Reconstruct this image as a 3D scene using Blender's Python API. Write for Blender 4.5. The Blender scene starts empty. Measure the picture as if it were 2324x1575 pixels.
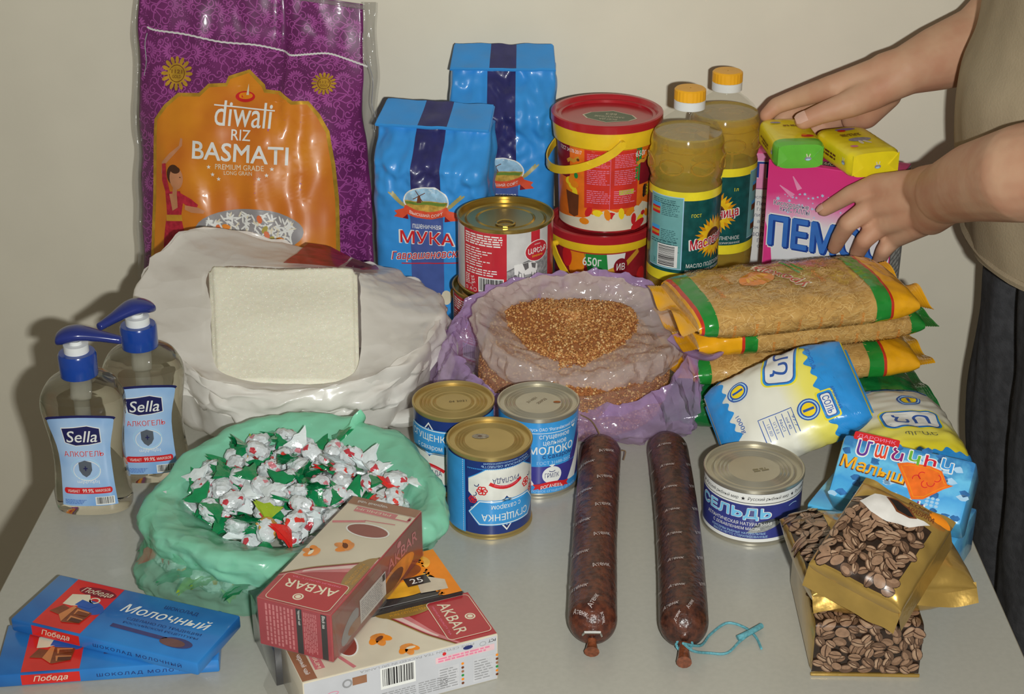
import bpy, bmesh, math, random
from mathutils import Vector, Matrix, noise
from mathutils.geometry import tessellate_polygon
random.seed(7)
PI = math.pi
SC = bpy.context.scene
COL = SC.collection
# ------------------------------------------------------------------ camera
T = 0.75                                   # table top height
F = 3700.0                                 # focal length in photo pixels (2324 x 1575)
CAMP = Vector((0.0, 0.0, T + 0.77))
PITCH = math.radians(25.7)
cam_d = bpy.data.cameras.new('camera'); cam = bpy.data.objects.new('camera', cam_d); COL.objects.link(cam)
cam.location = CAMP; cam.rotation_euler = (PI / 2 - PITCH, 0, 0)
cam_d.sensor_width = 36.0; cam_d.lens = 36.0 * F / 2324.0; cam_d.clip_start = 0.05
SC.camera = cam
# ------------------------------------------------------------------ light
wd = bpy.data.worlds.new('room_light'); SC.world = wd; wd.use_nodes = True
wd.node_tree.nodes['Background'].inputs[0].default_value = (1.0, 0.91, 0.72, 1)
wd.node_tree.nodes['Background'].inputs[1].default_value = 0.165
fl = bpy.data.lights.new('camera_flash', 'AREA'); fl.shape = 'RECTANGLE'; fl.size = 0.024; fl.size_y = 0.014
fl.energy = 7.9; fl.color = (0.985, 1.0, 0.965); fl.spread = math.radians(116)
flo = bpy.data.objects.new('camera_flash', fl); COL.objects.link(flo)
flo.location = CAMP + Vector((0.068, 0.0, -0.022)); flo.rotation_euler = (PI / 2 - math.radians(15), 0, 0)
VS = SC.view_settings
VS.view_transform = 'Standard'; VS.look = 'None'; VS.exposure = 0.0; VS.gamma = 1.0; VS.use_curve_mapping = False
# ------------------------------------------------------------------ photo pixel -> place
_fw = Vector((0, math.cos(PITCH), -math.sin(PITCH))); _up = Vector((0, math.sin(PITCH), math.cos(PITCH)))
def ray(x, y): return _fw * F + Vector((1, 0, 0)) * (x - 1162.0) + _up * (787.5 - y)
def PZ(x, y, h=0.0):                       # point at height h above the table top
    d = ray(x, y); return CAMP + d * ((T + h - CAMP.z) / d.z)
def PY(x, y, Y):                           # point at distance Y from the camera's foot
    d = ray(x, y); return CAMP + d * (Y / d.y)
# ------------------------------------------------------------------ materials
def lin(c): c = c / 255.0; return c / 12.92 if c <= 0.04045 else ((c + 0.055) / 1.055) ** 2.4
def rgb(c): return (lin(c[0]), lin(c[1]), lin(c[2]), 1.0)
MATS = {}
def M(name, c, rough=0.5, metal=0.0, coat=0.0, spec=0.4, var=0.08, ns=60.0, bump=0.0, bs=200.0, trans=0.0, ior=1.45, film=None, c2=None, sub=0.0, crough=0.08, crink=False, tlk=0.45):
    """procedural material: base colour broken up by noise; film = opacity of a thin plastic film"""
    if name in MATS: return MATS[name]
    m = bpy.data.materials.new(name); MATS[name] = m; m.use_nodes = True
    nt = m.node_tree; N = nt.nodes; L = nt.links
    b = N['Principled BSDF']
    a = rgb(c)
    tc = N.new('ShaderNodeTexCoord'); nz = N.new('ShaderNodeTexNoise'); nz.inputs['Scale'].default_value = ns; nz.inputs['Detail'].default_value = 3
    L.new(tc.outputs['Object'], nz.inputs['Vector'])
    rp = N.new('ShaderNodeValToRGB'); e = rp.color_ramp.elements
    k = rgb(c2) if c2 else tuple(max(0, q * (1 - var)) for q in a[:3]) + (1,)
    e[0].position = 0.35; e[0].color = k; e[1].position = 0.65; e[1].color = a if c2 else tuple(min(1, q * (1 + var)) for q in a[:3]) + (1,)
    L.new(nz.outputs['Fac'], rp.inputs['Fac']); L.new(rp.outputs['Color'], b.inputs['Base Color'])
    b.inputs['Roughness'].default_value = rough; b.inputs['Metallic'].default_value = metal
    b.inputs['Specular IOR Level'].default_value = spec; b.inputs['Coat Weight'].default_value = coat; b.inputs['Coat Roughness'].default_value = crough
    b.inputs['Transmission Weight'].default_value = trans; b.inputs['IOR'].default_value = ior
    if sub: b.inputs['Subsurface Weight'].default_value = sub; b.inputs['Subsurface Radius'].default_value = (0.012, 0.004, 0.002)
    if bump:
        n2 = N.new('ShaderNodeTexNoise'); n2.inputs['Scale'].default_value = bs if not crink else bs * 0.5; n2.inputs['Detail'].default_value = 4
        L.new(tc.outputs['Object'], n2.inputs['Vector']); hgt = n2.outputs['Fac']
        if crink:                           # creased film: cells of flat facets, their outlines bent by noise
            vm = N.new('ShaderNodeVectorMath'); vm.operation = 'MULTIPLY_ADD'; vm.inputs[1].default_value = (1.4 / bs,) * 3; L.new(n2.outputs['Color'], vm.inputs[0]); L.new(tc.outputs['Object'], vm.inputs[2])
            vo = N.new('ShaderNodeTexVoronoi'); vo.inputs['Scale'].default_value = bs; L.new(vm.outputs[0], vo.inputs['Vector']); hgt = vo.outputs['Distance']
        bp = N.new('ShaderNodeBump'); bp.inputs['Strength'].default_value = bump; bp.inputs['Distance'].default_value = 0.004 if crink else 0.002
        L.new(hgt, bp.inputs['Height']); L.new(bp.outputs['Normal'], b.inputs['Normal']); L.new(bp.outputs['Normal'], b.inputs['Coat Normal'])
    if film is not None:
        tr = N.new('ShaderNodeBsdfTransparent'); tr.inputs[0].default_value = tuple(0.22 * q + 0.78 for q in a[:3]) + (1,)
        mx = N.new('ShaderNodeMixShader'); mx.inputs[0].default_value = film
        tl = N.new('ShaderNodeBsdfTranslucent'); L.new(rp.outputs['Color'], tl.inputs[0])
        m2 = N.new('ShaderNodeMixShader'); m2.inputs[0].default_value = tlk
        L.new(b.outputs[0], m2.inputs[1]); L.new(tl.outputs[0], m2.inputs[2])
        L.new(tr.outputs[0], mx.inputs[1]); L.new(m2.outputs[0], mx.inputs[2])
        L.new(mx.outputs[0], N['Material Output'].inputs[0])
    return m
# ------------------------------------------------------------------ objects
def thing(name, label, cat, loc=(0, 0, 0), rot=(0, 0, 0), group=None, mat=None):
    o = bpy.data.objects.new(name, None); COL.objects.link(o); o.empty_display_size = 0.02
    if mat is not None: o.matrix_world = mat
    else: o.location = loc; o.rotation_euler = rot
    tag(o, label, cat, group); return o
def tag(o, label, cat, group=None, kind=None):
    if label: o['label'] = label
    if cat: o['category'] = cat
    if group: o['group'] = group
    if kind: o['kind'] = kind
    return o
def mesh(name, V, Fc, mats, parent=None, smooth=True, fm=None, sharp=None):
    me = bpy.data.meshes.new(name); me.from_pydata([tuple(v) for v in V], [], Fc); me.update()
    if not isinstance(mats, (list, tuple)): mats = [mats]
    for m in mats: me.materials.append(m)
    if fm: me.polygons.foreach_set('material_index', fm)
    if smooth:
        me.polygons.foreach_set('use_smooth', [True] * len(me.polygons))
        if sharp: me.set_sharp_from_angle(angle=math.radians(sharp))
    o = bpy.data.objects.new(name, me); COL.objects.link(o)
    if parent: o.parent = parent
    return o
def fix(o):
    b = bmesh.new(); b.from_mesh(o.data); bmesh.ops.recalc_face_normals(b, faces=b.faces); b.to_mesh(o.data); b.free(); return o
def lathe(name, prof, mat, parent, n=64, sx=1.0, sy=1.0, sharp=35, cap=False, loc=(0, 0, 0), fm=None):
    V = []; Fc = []; mi = []
    for r, z in prof:
        for i in range(n):
            a = 2 * PI * i / n; V.append((loc[0] + r * sx * math.cos(a), loc[1] + r * sy * math.sin(a), loc[2] + z))
    for k in range(len(prof) - 1):
        for i in range(n):
            j = (i + 1) % n; Fc.append((k * n + i, k * n + j, (k + 1) * n + j, (k + 1) * n + i)); mi.append(fm[k] if fm else 0)
    if cap:
        Fc.append(tuple(range(n - 1, -1, -1))); mi.append(0); q = (len(prof) - 1) * n; Fc.append(tuple(range(q, q + n))); mi.append(0)
    return mesh(name, V, Fc, mat, parent, True, mi, sharp)
def box(name, sz, mat, parent, loc=(0, 0, 0), bev=0.0008, seg=2, rot=None):
    b = bmesh.new(); bmesh.ops.create_cube(b, size=1.0)
    for v in b.verts: v.co = Vector((v.co.x * sz[0], v.co.y * sz[1], v.co.z * sz[2]))
    if bev: bmesh.ops.bevel(b, geom=b.edges[:], offset=bev, segments=seg, profile=0.5, affect='EDGES')
    if rot: bmesh.ops.transform(b, matrix=rot, verts=b.verts)
    for v in b.verts: v.co += Vector(loc)
    me = bpy.data.meshes.new(name); b.to_mesh(me); b.free(); me.materials.append(mat)
    me.polygons.foreach_set('use_smooth', [True] * len(me.polygons)); me.set_sharp_from_angle(angle=math.radians(40))
    o = bpy.data.objects.new(name, me); COL.objects.link(o)
    if parent: o.parent = parent
    return o
def tube(name, pts, r, mat, parent, n=8, closed=False, flat=1.0):
    pts = [Vector(p) for p in pts]; V = []; Fc = []; m = len(pts)
    rr = r if isinstance(r, (list, tuple)) else [r] * m
    up = Vector((0.13, 0.21, 1)).normalized()
    for i, p in enumerate(pts):
        t = (pts[(i + 1) % m] - pts[i - 1]) if closed else (pts[min(i + 1, m - 1)] - pts[max(i - 1, 0)])
        t.normalize(); a = t.cross(up)
        if a.length < 1e-4: a = t.cross(Vector((1, 0, 0)))
        a.normalize(); b = a.cross(t)
        for k in range(n):
            g = 2 * PI * k / n; V.append(p + a * (math.cos(g) * rr[i]) + b * (math.sin(g) * rr[i] * flat))
    for i in range(m if closed else m - 1):
        for k in range(n):
            j = (k + 1) % n; i2 = (i + 1) % m; Fc.append((i * n + k, i * n + j, i2 * n + j, i2 * n + k))
    if not closed: Fc.append(tuple(range(n - 1, -1, -1))); Fc.append(tuple(range((m - 1) * n, m * n)))
    return fix(mesh(name, V, Fc, mat, parent, True, None, 50))
def cr(P, t, closed=False):                # Catmull-Rom through P, t in 0..1
    n = len(P); s = t * (n if closed else n - 1); i = int(math.floor(s)); f = s - i
    if not closed and i >= n - 1: i = n - 2; f = 1.0
    g = (lambda k: P[k % n]) if closed else (lambda k: P[max(0, min(n - 1, k))])
    a, b, c, d = g(i - 1), g(i), g(i + 1), g(i + 2)
    return 0.5 * ((2 * b) + (c - a) * f + (2 * a - 5 * b + 4 * c - d) * f * f + (3 * b - a - 3 * c + d) * f ** 3)
def smoothpts(P, n, closed=False):
    P = [Vector(p) for p in P]; return [cr(P, i / (n if closed else n - 1), closed) for i in range(n)]
def sm(a, b, x): x = max(0.0, min(1.0, (x - a) / (b - a))); return x * x * (3 - 2 * x)
def nz(*a): return noise.noise(Vector(a))
# ------------------------------------------------------------------ printing: flat print laid on a surface
def surf_of(pos, e=5e-4, flip=False):      # pos(u,v) -> Vector ; returns S(u,v,d) offset d along the normal
    def S(u, v, d):
        p = pos(u, v); a = pos(u + e, v) - pos(u - e, v); b = pos(u, v + e) - pos(u, v - e)
        n = a.cross(b)
        if n.length > 1e-14: n.normalize()
        return p + n * (-d if flip else d)
    return S
def cyl(r, face=0.0):                      # u = arc length from 'face' (0 = towards -y), positive to the viewer's right
    def S(u, v, d):
        a = -PI / 2 + face + u / r; return Vector(((r + d) * math.cos(a), (r + d) * math.sin(a), v))
    return S
def plane(o, ux, vx):
    o = Vector(o); ux = Vector(ux).normalized(); vx = Vector(vx).normalized(); n = ux.cross(vx)
    return lambda u, v, d: o + ux * u + vx * v + n * d
TXT = {}
def text_geo(s, bold=0.0, shear=0.0, space=1.0):
    k = (s, bold, shear, space)
    if k in TXT: return TXT[k]
    c = bpy.data.curves.new('lettering', 'FONT'); c.body = s; c.size = 1.0; c.offset = bold; c.shear = shear; c.space_character = space
    c.resolution_u = 3; c.fill_mode = 'NONE'
    o = bpy.data.objects.new('lettering', c); COL.objects.link(o)
    bpy.context.view_layer.update()
    me = bpy.data.meshes.new_from_object(o.evaluated_get(bpy.context.evaluated_depsgraph_get()))
    P = [(v.co.x, v.co.y) for v in me.vertices]; nb = {}
    for e in me.edges: nb.setdefault(e.vertices[0], []).append(e.vertices[1]); nb.setdefault(e.vertices[1], []).append(e.vertices[0])
    bpy.data.objects.remove(o); bpy.data.curves.remove(c); bpy.data.meshes.remove(me)
    seen = set(); loops = []                # outlines of the letters; each is filled with its own holes, so overlapping strokes stay solid
    for i in sorted(nb):
        if i in seen: continue
        lp = [i]; seen.add(i)
        while True:
            n = [j for j in nb[lp[-1]] if j not in seen]
            if not n: break
            n = min(n) if len(lp) == 1 else n[0]; seen.add(n); lp.append(n)
        if len(lp) > 2: loops.append(lp)
    area = lambda l: sum(P[l[k - 1]][0] * P[l[k]][1] - P[l[k]][0] * P[l[k - 1]][1] for k in range(len(l))) / 2
    def within(q, l):
        r = False
        for k in range(len(l)):
            u, w = P[l[k]], P[l[k - 1]]
            if (u[1] > q[1]) != (w[1] > q[1]) and q[0] < (w[0] - u[0]) * (q[1] - u[1]) / (w[1] - u[1]) + u[0]: r = not r
        return r
    V = []; Fc = []
    if loops:
        ar = {id(l): area(l) for l in loops}; outer = []; holes = []; bb = {id(l): (min(P[k][0] for k in l), max(P[k][0] for k in l), min(P[k][1] for k in l), max(P[k][1] for k in l)) for l in loops}
        def host(h):
            x = bb[id(h)]; c_ = [l for l in loops if l is not h and ar[id(l)] * ar[id(h)] < 0 and bb[id(l)][0] <= x[0] and bb[id(l)][1] >= x[1] and bb[id(l)][2] <= x[2] and bb[id(l)][3] >= x[3] and within(P[h[0]], l)]
            return min(c_, key=lambda l: abs(ar[id(l)])) if c_ else None
        hs = {id(l): host(l) for l in loops}; outer = [l for l in loops if hs[id(l)] is None]; own = {id(l): [] for l in loops}
        for l in loops:
            if hs[id(l)] is not None: own[id(hs[id(l)])].append(l)
        for l in outer:
            grp = [l] + own[id(l)]; b0 = len(V)
            for g in grp: V += [P[k] for k in g]
            for t3 in tessellate_polygon([[Vector((P[k][0], P[k][1], 0)) for k in g] for g in grp]):
                q0, q1, q2 = (V[b0 + k] for k in t3); Fc.append(tuple(b0 + k for k in (t3 if (q1[0] - q0[0]) * (q2[1] - q0[1]) - (q2[0] - q0[0]) * (q1[1] - q0[1]) > 0 else t3[::-1])))
    if not V: V = [(0, 0), (1, 0), (1, 1)]; Fc = [(0, 1, 2)]
    x0 = min(v[0] for v in V); x1 = max(v[0] for v in V); y0 = min(v[1] for v in V); y1 = max(v[1] for v in V)
    w = max(1e-6, x1 - x0); h = max(1e-6, y1 - y0)
    TXT[k] = ([((x - x0) / w - 0.5, (y - y0) / h - 0.5) for x, y in V], Fc, w / h); return TXT[k]
class Print:
    def __init__(s): s.V = []; s.L = []; s.F = []; s.m = []; s.mats = []
    def mi(s, mat):
        if mat not in s.mats: s.mats.append(mat)
        return s.mats.index(mat)
    def add(s, V, Fc, mat, layer):
        b = len(s.V); s.V += [tuple(v) for v in V]; s.L += [layer] * len(V); k = s.mi(mat)
        for f in Fc:
            for i in range(1, len(f) - 1): s.F.append((b + f[0], b + f[i], b + f[i + 1])); s.m.append(k)
        return s
    def poly(s, P, mat, layer=0):
        a = sum(P[i - 1][0] * P[i][1] - P[i][0] * P[i - 1][1] for i in range(len(P)))
        if a < 0: P = P[::-1]
        return s.add(P, tessellate_polygon([[Vector((p[0], p[1], 0)) for p in P]]), mat, layer)
    def rect(s, x0, y0, x1, y1, mat, layer=0): return s.poly([(x0, y0), (x1, y0), (x1, y1), (x0, y1)], mat, layer)
    def rrect(s, x0, y0, x1, y1, r, mat, layer=0):
        P = []
        for cx, cy, a0 in ((x1 - r, y1 - r, 0), (x0 + r, y1 - r, 90), (x0 + r, y0 + r, 180), (x1 - r, y0 + r, 270)):
            for k in range(5): a = math.radians(a0 + 22.5 * k); P.append((cx + r * math.cos(a), cy + r * math.sin(a)))
        return s.poly(P, mat, layer)
    def ell(s, cx, cy, rx, ry, mat, layer=0, n=24, rot=0.0):
        c, d = math.cos(rot), math.sin(rot); P = []
        for i in range(n):
            a = 2 * PI * i / n; x = rx * math.cos(a); y = ry * math.sin(a); P.append((cx + x * c - y * d, cy + x * d + y * c))
        return s.poly(P, mat, layer)
    def line(s, P, w, mat, layer=0, closed=False):
        n = len(P); V = []
        for i in range(n):
            a = P[i - 1] if (i or closed) else P[i]; b = P[(i + 1) % n] if (i < n - 1 or closed) else P[i]
            tx, ty = b[0] - a[0], b[1] - a[1]; l = math.hypot(tx, ty) or 1
            ww = w[i] if isinstance(w, (list, tuple)) else w
            V += [(P[i][0] - ty / l * ww / 2, P[i][1] + tx / l * ww / 2), (P[i][0] + ty / l * ww / 2, P[i][1] - tx / l * ww / 2)]
        Fc = [(2 * i, 2 * i + 1, 2 * ((i + 1) % n) + 1, 2 * ((i + 1) % n)) for i in range(n if closed else n - 1)]
        return s.add(V, Fc, mat, layer)
    def ring(s, cx, cy, rx, ry, w, mat, layer=0, n=28, a0=0, a1=360):
        full = a1 - a0 >= 360; k = n if full else n + 1
        return s.line([(cx + rx * math.cos(math.radians(a0 + (a1 - a0) * i / n)), cy + ry * math.sin(math.radians(a0 + (a1 - a0) * i / n))) for i in range(k)], w, mat, layer, full)
    def star(s, cx, cy, r, mat, layer=0, n=5, k=0.42, rot=PI / 2):
        return s.poly([(cx + (r if i % 2 == 0 else r * k) * math.cos(rot + PI * i / n), cy + (r if i % 2 == 0 else r * k) * math.sin(rot + PI * i / n)) for i in range(2 * n)], mat, layer)
    def text(s, t, cx, cy, w, h, mat, layer=2, bold=0.0, shear=0.0, rot=0.0, arc=None, space=1.0):
        V, Fc, asp = text_geo(t, min(bold, 0.006), shear, space)
        if w is None: w = h * asp
        if h is None: h = w / asp
        k = max(0.0, bold - 0.008) * h * 0.75       # heavier strokes: the letters laid down again, slightly shifted
        n = 0 if k <= 0 else (8 if bold > 0.045 else 4)
        w -= 2 * k; h -= 2 * k
        c, d = math.cos(rot), math.sin(rot)
        for q in range(max(1, n)):
            ox, oy = (k * math.cos(2 * PI * (q + 0.5) / n), k * math.sin(2 * PI * (q + 0.5) / n)) if n else (0, 0)
            P = []
            for x, y in V:
                x = x * w + ox; y = y * h + oy
                if arc: y += arc * (x / (w / 2)) ** 2
                P.append((cx + x * c - y * d, cy + x * d + y * c))
            s.add(P, Fc, mat, layer + 0.04 * q)
        return s
    def words(s, x0, y0, x1, y1, rows, mat, layer=1, seed=1, fill=0.62, rag=0.3):     # lines of print too fine to read
        R = random.Random(seed); h = (y1 - y0) / rows
        for k in range(rows):
            x = x0; end = x1 - (x1 - x0) * rag * R.random(); y = y1 - (k + 0.5) * h
            while x < end:
                w = h * R.uniform(0.8, 3.2); e = min(x + w, end)
                s.rect(x, y - h * fill / 2, e, y + h * fill / 2, mat, layer); x = e + h * 0.45
        return s
    def barcode(s, x0, y0, x1, y1, white, black, layer=2, seed=3, vert=True):
        s.rect(x0, y0, x1, y1, white, layer); R = random.Random(seed)
        a, b, c, d = (x0, x1, y0, y1) if vert else (y0, y1, x0, x1)
        q = a + (b - a) * 0.06; st = (b - a) * 0.88 / 58; i = 0
        while i < 58:
            w = R.choice((1, 1, 2, 2, 3)); e0 = q + i * st; e1 = min(e0 + w * st, b)
            if vert: s.rect(e0, c + (d - c) * 0.14, e1, d - (d - c) * 0.06, black, layer + 1)
            else: s.rect(c + (d - c) * 0.06, e0, d - (d - c) * 0.14, e1, black, layer + 1)
            i += w + R.choice((1, 1, 2, 2))
        return s
    def map(s, f):                          # move everything in 2D
        s.V = [f(x, y) for x, y in s.V]; return s
    def spin(s, a, k=1.0, dx=0.0, dy=0.0):
        c, d = math.cos(a) * k, math.sin(a) * k; return s.map(lambda x, y: (x * c - y * d + dx, x * d + y * c + dy))
    def cut(s, inside):                     # drop faces whose centre is outside
        keep = [i for i, f in enumerate(s.F) if inside(sum(s.V[j][0] for j in f) / 3, sum(s.V[j][1] for j in f) / 3)]
        s.F = [s.F[i] for i in keep]; s.m = [s.m[i] for i in keep]; return s
    def split(s, L):
        out = []; om = []; mid = {}
        st = list(zip(s.F, s.m))
        while st:
            f, k = st.pop(); best = 0; bi = 0
            for i in range(3):
                a, b = s.V[f[i]], s.V[f[(i + 1) % 3]]; l = (a[0] - b[0]) ** 2 + (a[1] - b[1]) ** 2
                if l > best: best = l; bi = i
            if best <= L * L: out.append(f); om.append(k); continue
            a, b, c = f[bi], f[(bi + 1) % 3], f[(bi + 2) % 3]; key = (min(a, b), max(a, b))
            if key not in mid:
                mid[key] = len(s.V); s.V.append(((s.V[a][0] + s.V[b][0]) / 2, (s.V[a][1] + s.V[b][1]) / 2)); s.L.append(s.L[a])
            q = mid[key]; st += [((a, q, c), k), ((q, b, c), k)]
        s.F = out; s.m = om; return s
    def build(s, name, S, parent, L=0.006, eps=0.00012, base=0.00015):
        if L: s.split(L)
        used = sorted({j for f in s.F for j in f}); ix = {j: i for i, j in enumerate(used)}
        V = [S(s.V[j][0], s.V[j][1], base + eps * s.L[j]) for j in used]
        Fc = [tuple(ix[j] for j in f) for f in s.F]
        o = mesh(name, V, Fc, s.mats, parent, True, s.m); return o
def grid(name, pos, u0, u1, v0, v1, nu, nv, mat, parent, smooth=True):
    V = [pos(u0 + (u1 - u0) * i / nu, v0 + (v1 - v0) * j / nv) for j in range(nv + 1) for i in range(nu + 1)]
    Fc = [(j * (nu + 1) + i, j * (nu + 1) + i + 1, (j + 1) * (nu + 1) + i + 1, (j + 1) * (nu + 1) + i) for j in range(nv) for i in range(nu)]
    return mesh(name, V, Fc, mat, parent, smooth)
def frame(o, x, y):                        # matrix with local x, y directions and z = x cross y
    x = Vector(x).normalized(); z = x.cross(Vector(y)).normalized(); y = z.cross(x)
    return Matrix(((x.x, y.x, z.x, o[0]), (x.y, y.y, z.y, o[1]), (x.z, y.z, z.z, o[2]), (0, 0, 0, 1)))
# common inks
WH = M('ink_white', (232, 232, 228), 0.4, var=0.02); BK = M('ink_black', (30, 28, 30), 0.4, var=0.05)
NAVY = M('ink_navy', (40, 48, 104), 0.35, var=0.08); SKYB = M('ink_sky_blue', (70, 164, 226), 0.35, var=0.05)
RED = M('ink_red', (208, 40, 44), 0.35, var=0.05); GOLD = M('ink_gold', (206, 150, 50), 0.3, var=0.1)
GREY = M('ink_grey', (150, 150, 152), 0.4, var=0.06); PINK = M('ink_pink', (226, 130, 160), 0.4); YEL = M('ink_yellow', (246, 214, 40), 0.35, var=0.05)
GRN = M('ink_green', (40, 140, 66), 0.35, var=0.08); ORG = M('ink_orange', (238, 140, 30), 0.35, var=0.06); CREAM = M('ink_cream', (226, 216, 190), 0.4, var=0.05)
BRN = M('ink_brown', (110, 60, 34), 0.4, var=0.12); LBLUE = M('ink_light_blue', (170, 208, 236), 0.4, var=0.05); ROYAL = M('ink_royal_blue', (52, 92, 172), 0.35)
MAROON = M('ink_maroon', (132, 26, 40), 0.35, var=0.08)
# ------------------------------------------------------------------ the room
WALLY = 1.885
def st(o): o['kind'] = 'structure'; return o
wm = M('painted_wall', (232, 225, 206), 0.6, var=0.025, ns=9, bump=0.05, bs=140)
st(box('wall_back', (7.0, 0.12, 2.9), wm, None, (0, WALLY + 0.06, 1.35), bev=0))
st(box('floor', (7.0, 6.0, 0.06), M('floor_lino', (140, 128, 110), 0.5, var=0.15, ns=4), None, (0, -1.0, -0.03), bev=0))
# table: sides run through the edges seen in the photo
tl0, tl1 = PZ(0, 1345), PZ(125, 1105); tr0, tr1 = PZ(2190, 1190), PZ(2324, 1495)
def on(a, b, Y): return a + (b - a) * ((Y - a.y) / (b.y - a.y))
Y0, Y1 = 0.80, WALLY - 0.012
tm = M('table_laminate', (178, 176, 166), 0.28, var=0.025, ns=220, spec=0.45, bump=0.015, bs=500)
table = thing('table', 'pale grey laminate table covered with groceries', 'table', (0, 1.3, 0))
c4 = [on(tl0, tl1, Y0), on(tr0, tr1, Y0), on(tr0, tr1, Y1), on(tl0, tl1, Y1)]
V = [(p.x, p.y - 1.3, T) for p in c4] + [(p.x, p.y - 1.3, T - 0.022) for p in c4]
to = mesh('tabletop', V, [(0, 1, 2, 3), (7, 6, 5, 4), (0, 4, 5, 1), (1, 5, 6, 2), (2, 6, 7, 3), (3, 7, 4, 0)], tm, table, False)
em = M('table_edge_band', (150, 142, 124), 0.4)
def edge(a, b, nm='edge_band'):
    a = Vector(a); b = Vector(b); d = (b - a).normalized(); n = d.cross(Vector((0, 0, 1))) * 0.0012
    V = [a + Vector((0, 0, -0.0008)), b + Vector((0, 0, -0.0008)), b + n + Vector((0, 0, -0.0012)), a + n + Vector((0, 0, -0.0012)), a - Vector((0, 0, 0.022)), b - Vector((0, 0, 0.022)), b + n - Vector((0, 0, 0.022)), a + n - Vector((0, 0, 0.022))]
    fix(mesh(nm, V, [(0, 1, 2, 3), (4, 5, 6, 7), (3, 2, 6, 7), (0, 1, 5, 4), (0, 3, 7, 4), (1, 2, 6, 5)], em, table, False))
for i in range(4): edge(V[i], V[(i + 1) % 4])
lm = M('table_leg_metal', (90, 86, 80), 0.4, metal=0.6)
cx = sum(p.x for p in c4) / 4; cy = sum(p.y for p in c4) / 4 - 1.3
for p in c4:
    x = p.x + (cx - p.x) * 0.12; y = p.y - 1.3 + (cy - p.y + 1.3) * 0.08
    box('leg', (0.04, 0.04, T - 0.022), lm, table, (x, y, (T - 0.022) / 2), 0.003)
box('apron', (abs(c4[3].x - c4[2].x) * 0.86, 0.02, 0.08), lm, table, (cx, c4[2].y - 1.3 - 0.08, T - 0.062), 0.002)
# ------------------------------------------------------------------ tin cans
TINGOLD = M('tin_gold_lacquer', (196, 172, 112), 0.34, metal=0.75, var=0.06, ns=30)
TIN = M('tin_plate', (196, 190, 172), 0.3, metal=0.75, var=0.05, ns=30)
TINBRASS = M('tin_brass_lacquer', (186, 160, 86), 0.25, metal=0.85, var=0.05, ns=30)
def can(name, label, cat, pos, R, h, lidm, bodym, group=None, rings=(0.8, 0.72, 0.5), deep=0.003, rotz=0.0):
    t = thing(name, label, cat, pos, (0, 0, rotz), group)
    b = R - 0.0014
    lathe('can_body', [(b - 0.003, 0.0012), (R - 0.001, 0.0), (R, 0.0006), (R, 0.0026), (b, 0.0034), (b, h - 0.0036), (b, h - 0.003)], bodym, t, 72)
    pr = [(b, h - 0.0036), (R, h - 0.0028), (R, h - 0.0006), (R - 0.0006, h), (R - 0.0016, h), (R - 0.0022, h - 0.0006), (R - 0.0026, h - deep)]
    z = h - deep; q = R - 0.0026
    for k in rings:
        r = q * k
        pr += [(r + 0.0016, z), (r + 0.0008, z - 0.0007), (r, z), (r - 0.0008, z + 0.0006), (r - 0.0016, z)]
    pr += [(0.004, z), (0.0002, z)]
    lathe('lid', pr, lidm, t, 72)
    return t
def ornament(p, x, y, k, mat, layer=3, s=1):
    for a in range(0, 360, 60):
        p.ring(x + k * 0.5 * math.cos(math.radians(a)), y + k * 0.5 * math.sin(math.radians(a)), k * 0.36, k * 0.3, k * 0.22, mat, layer, 10, a - 60, a + 170)
    p.ell(x, y, k * 0.24, k * 0.24, mat, layer, 8)
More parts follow.
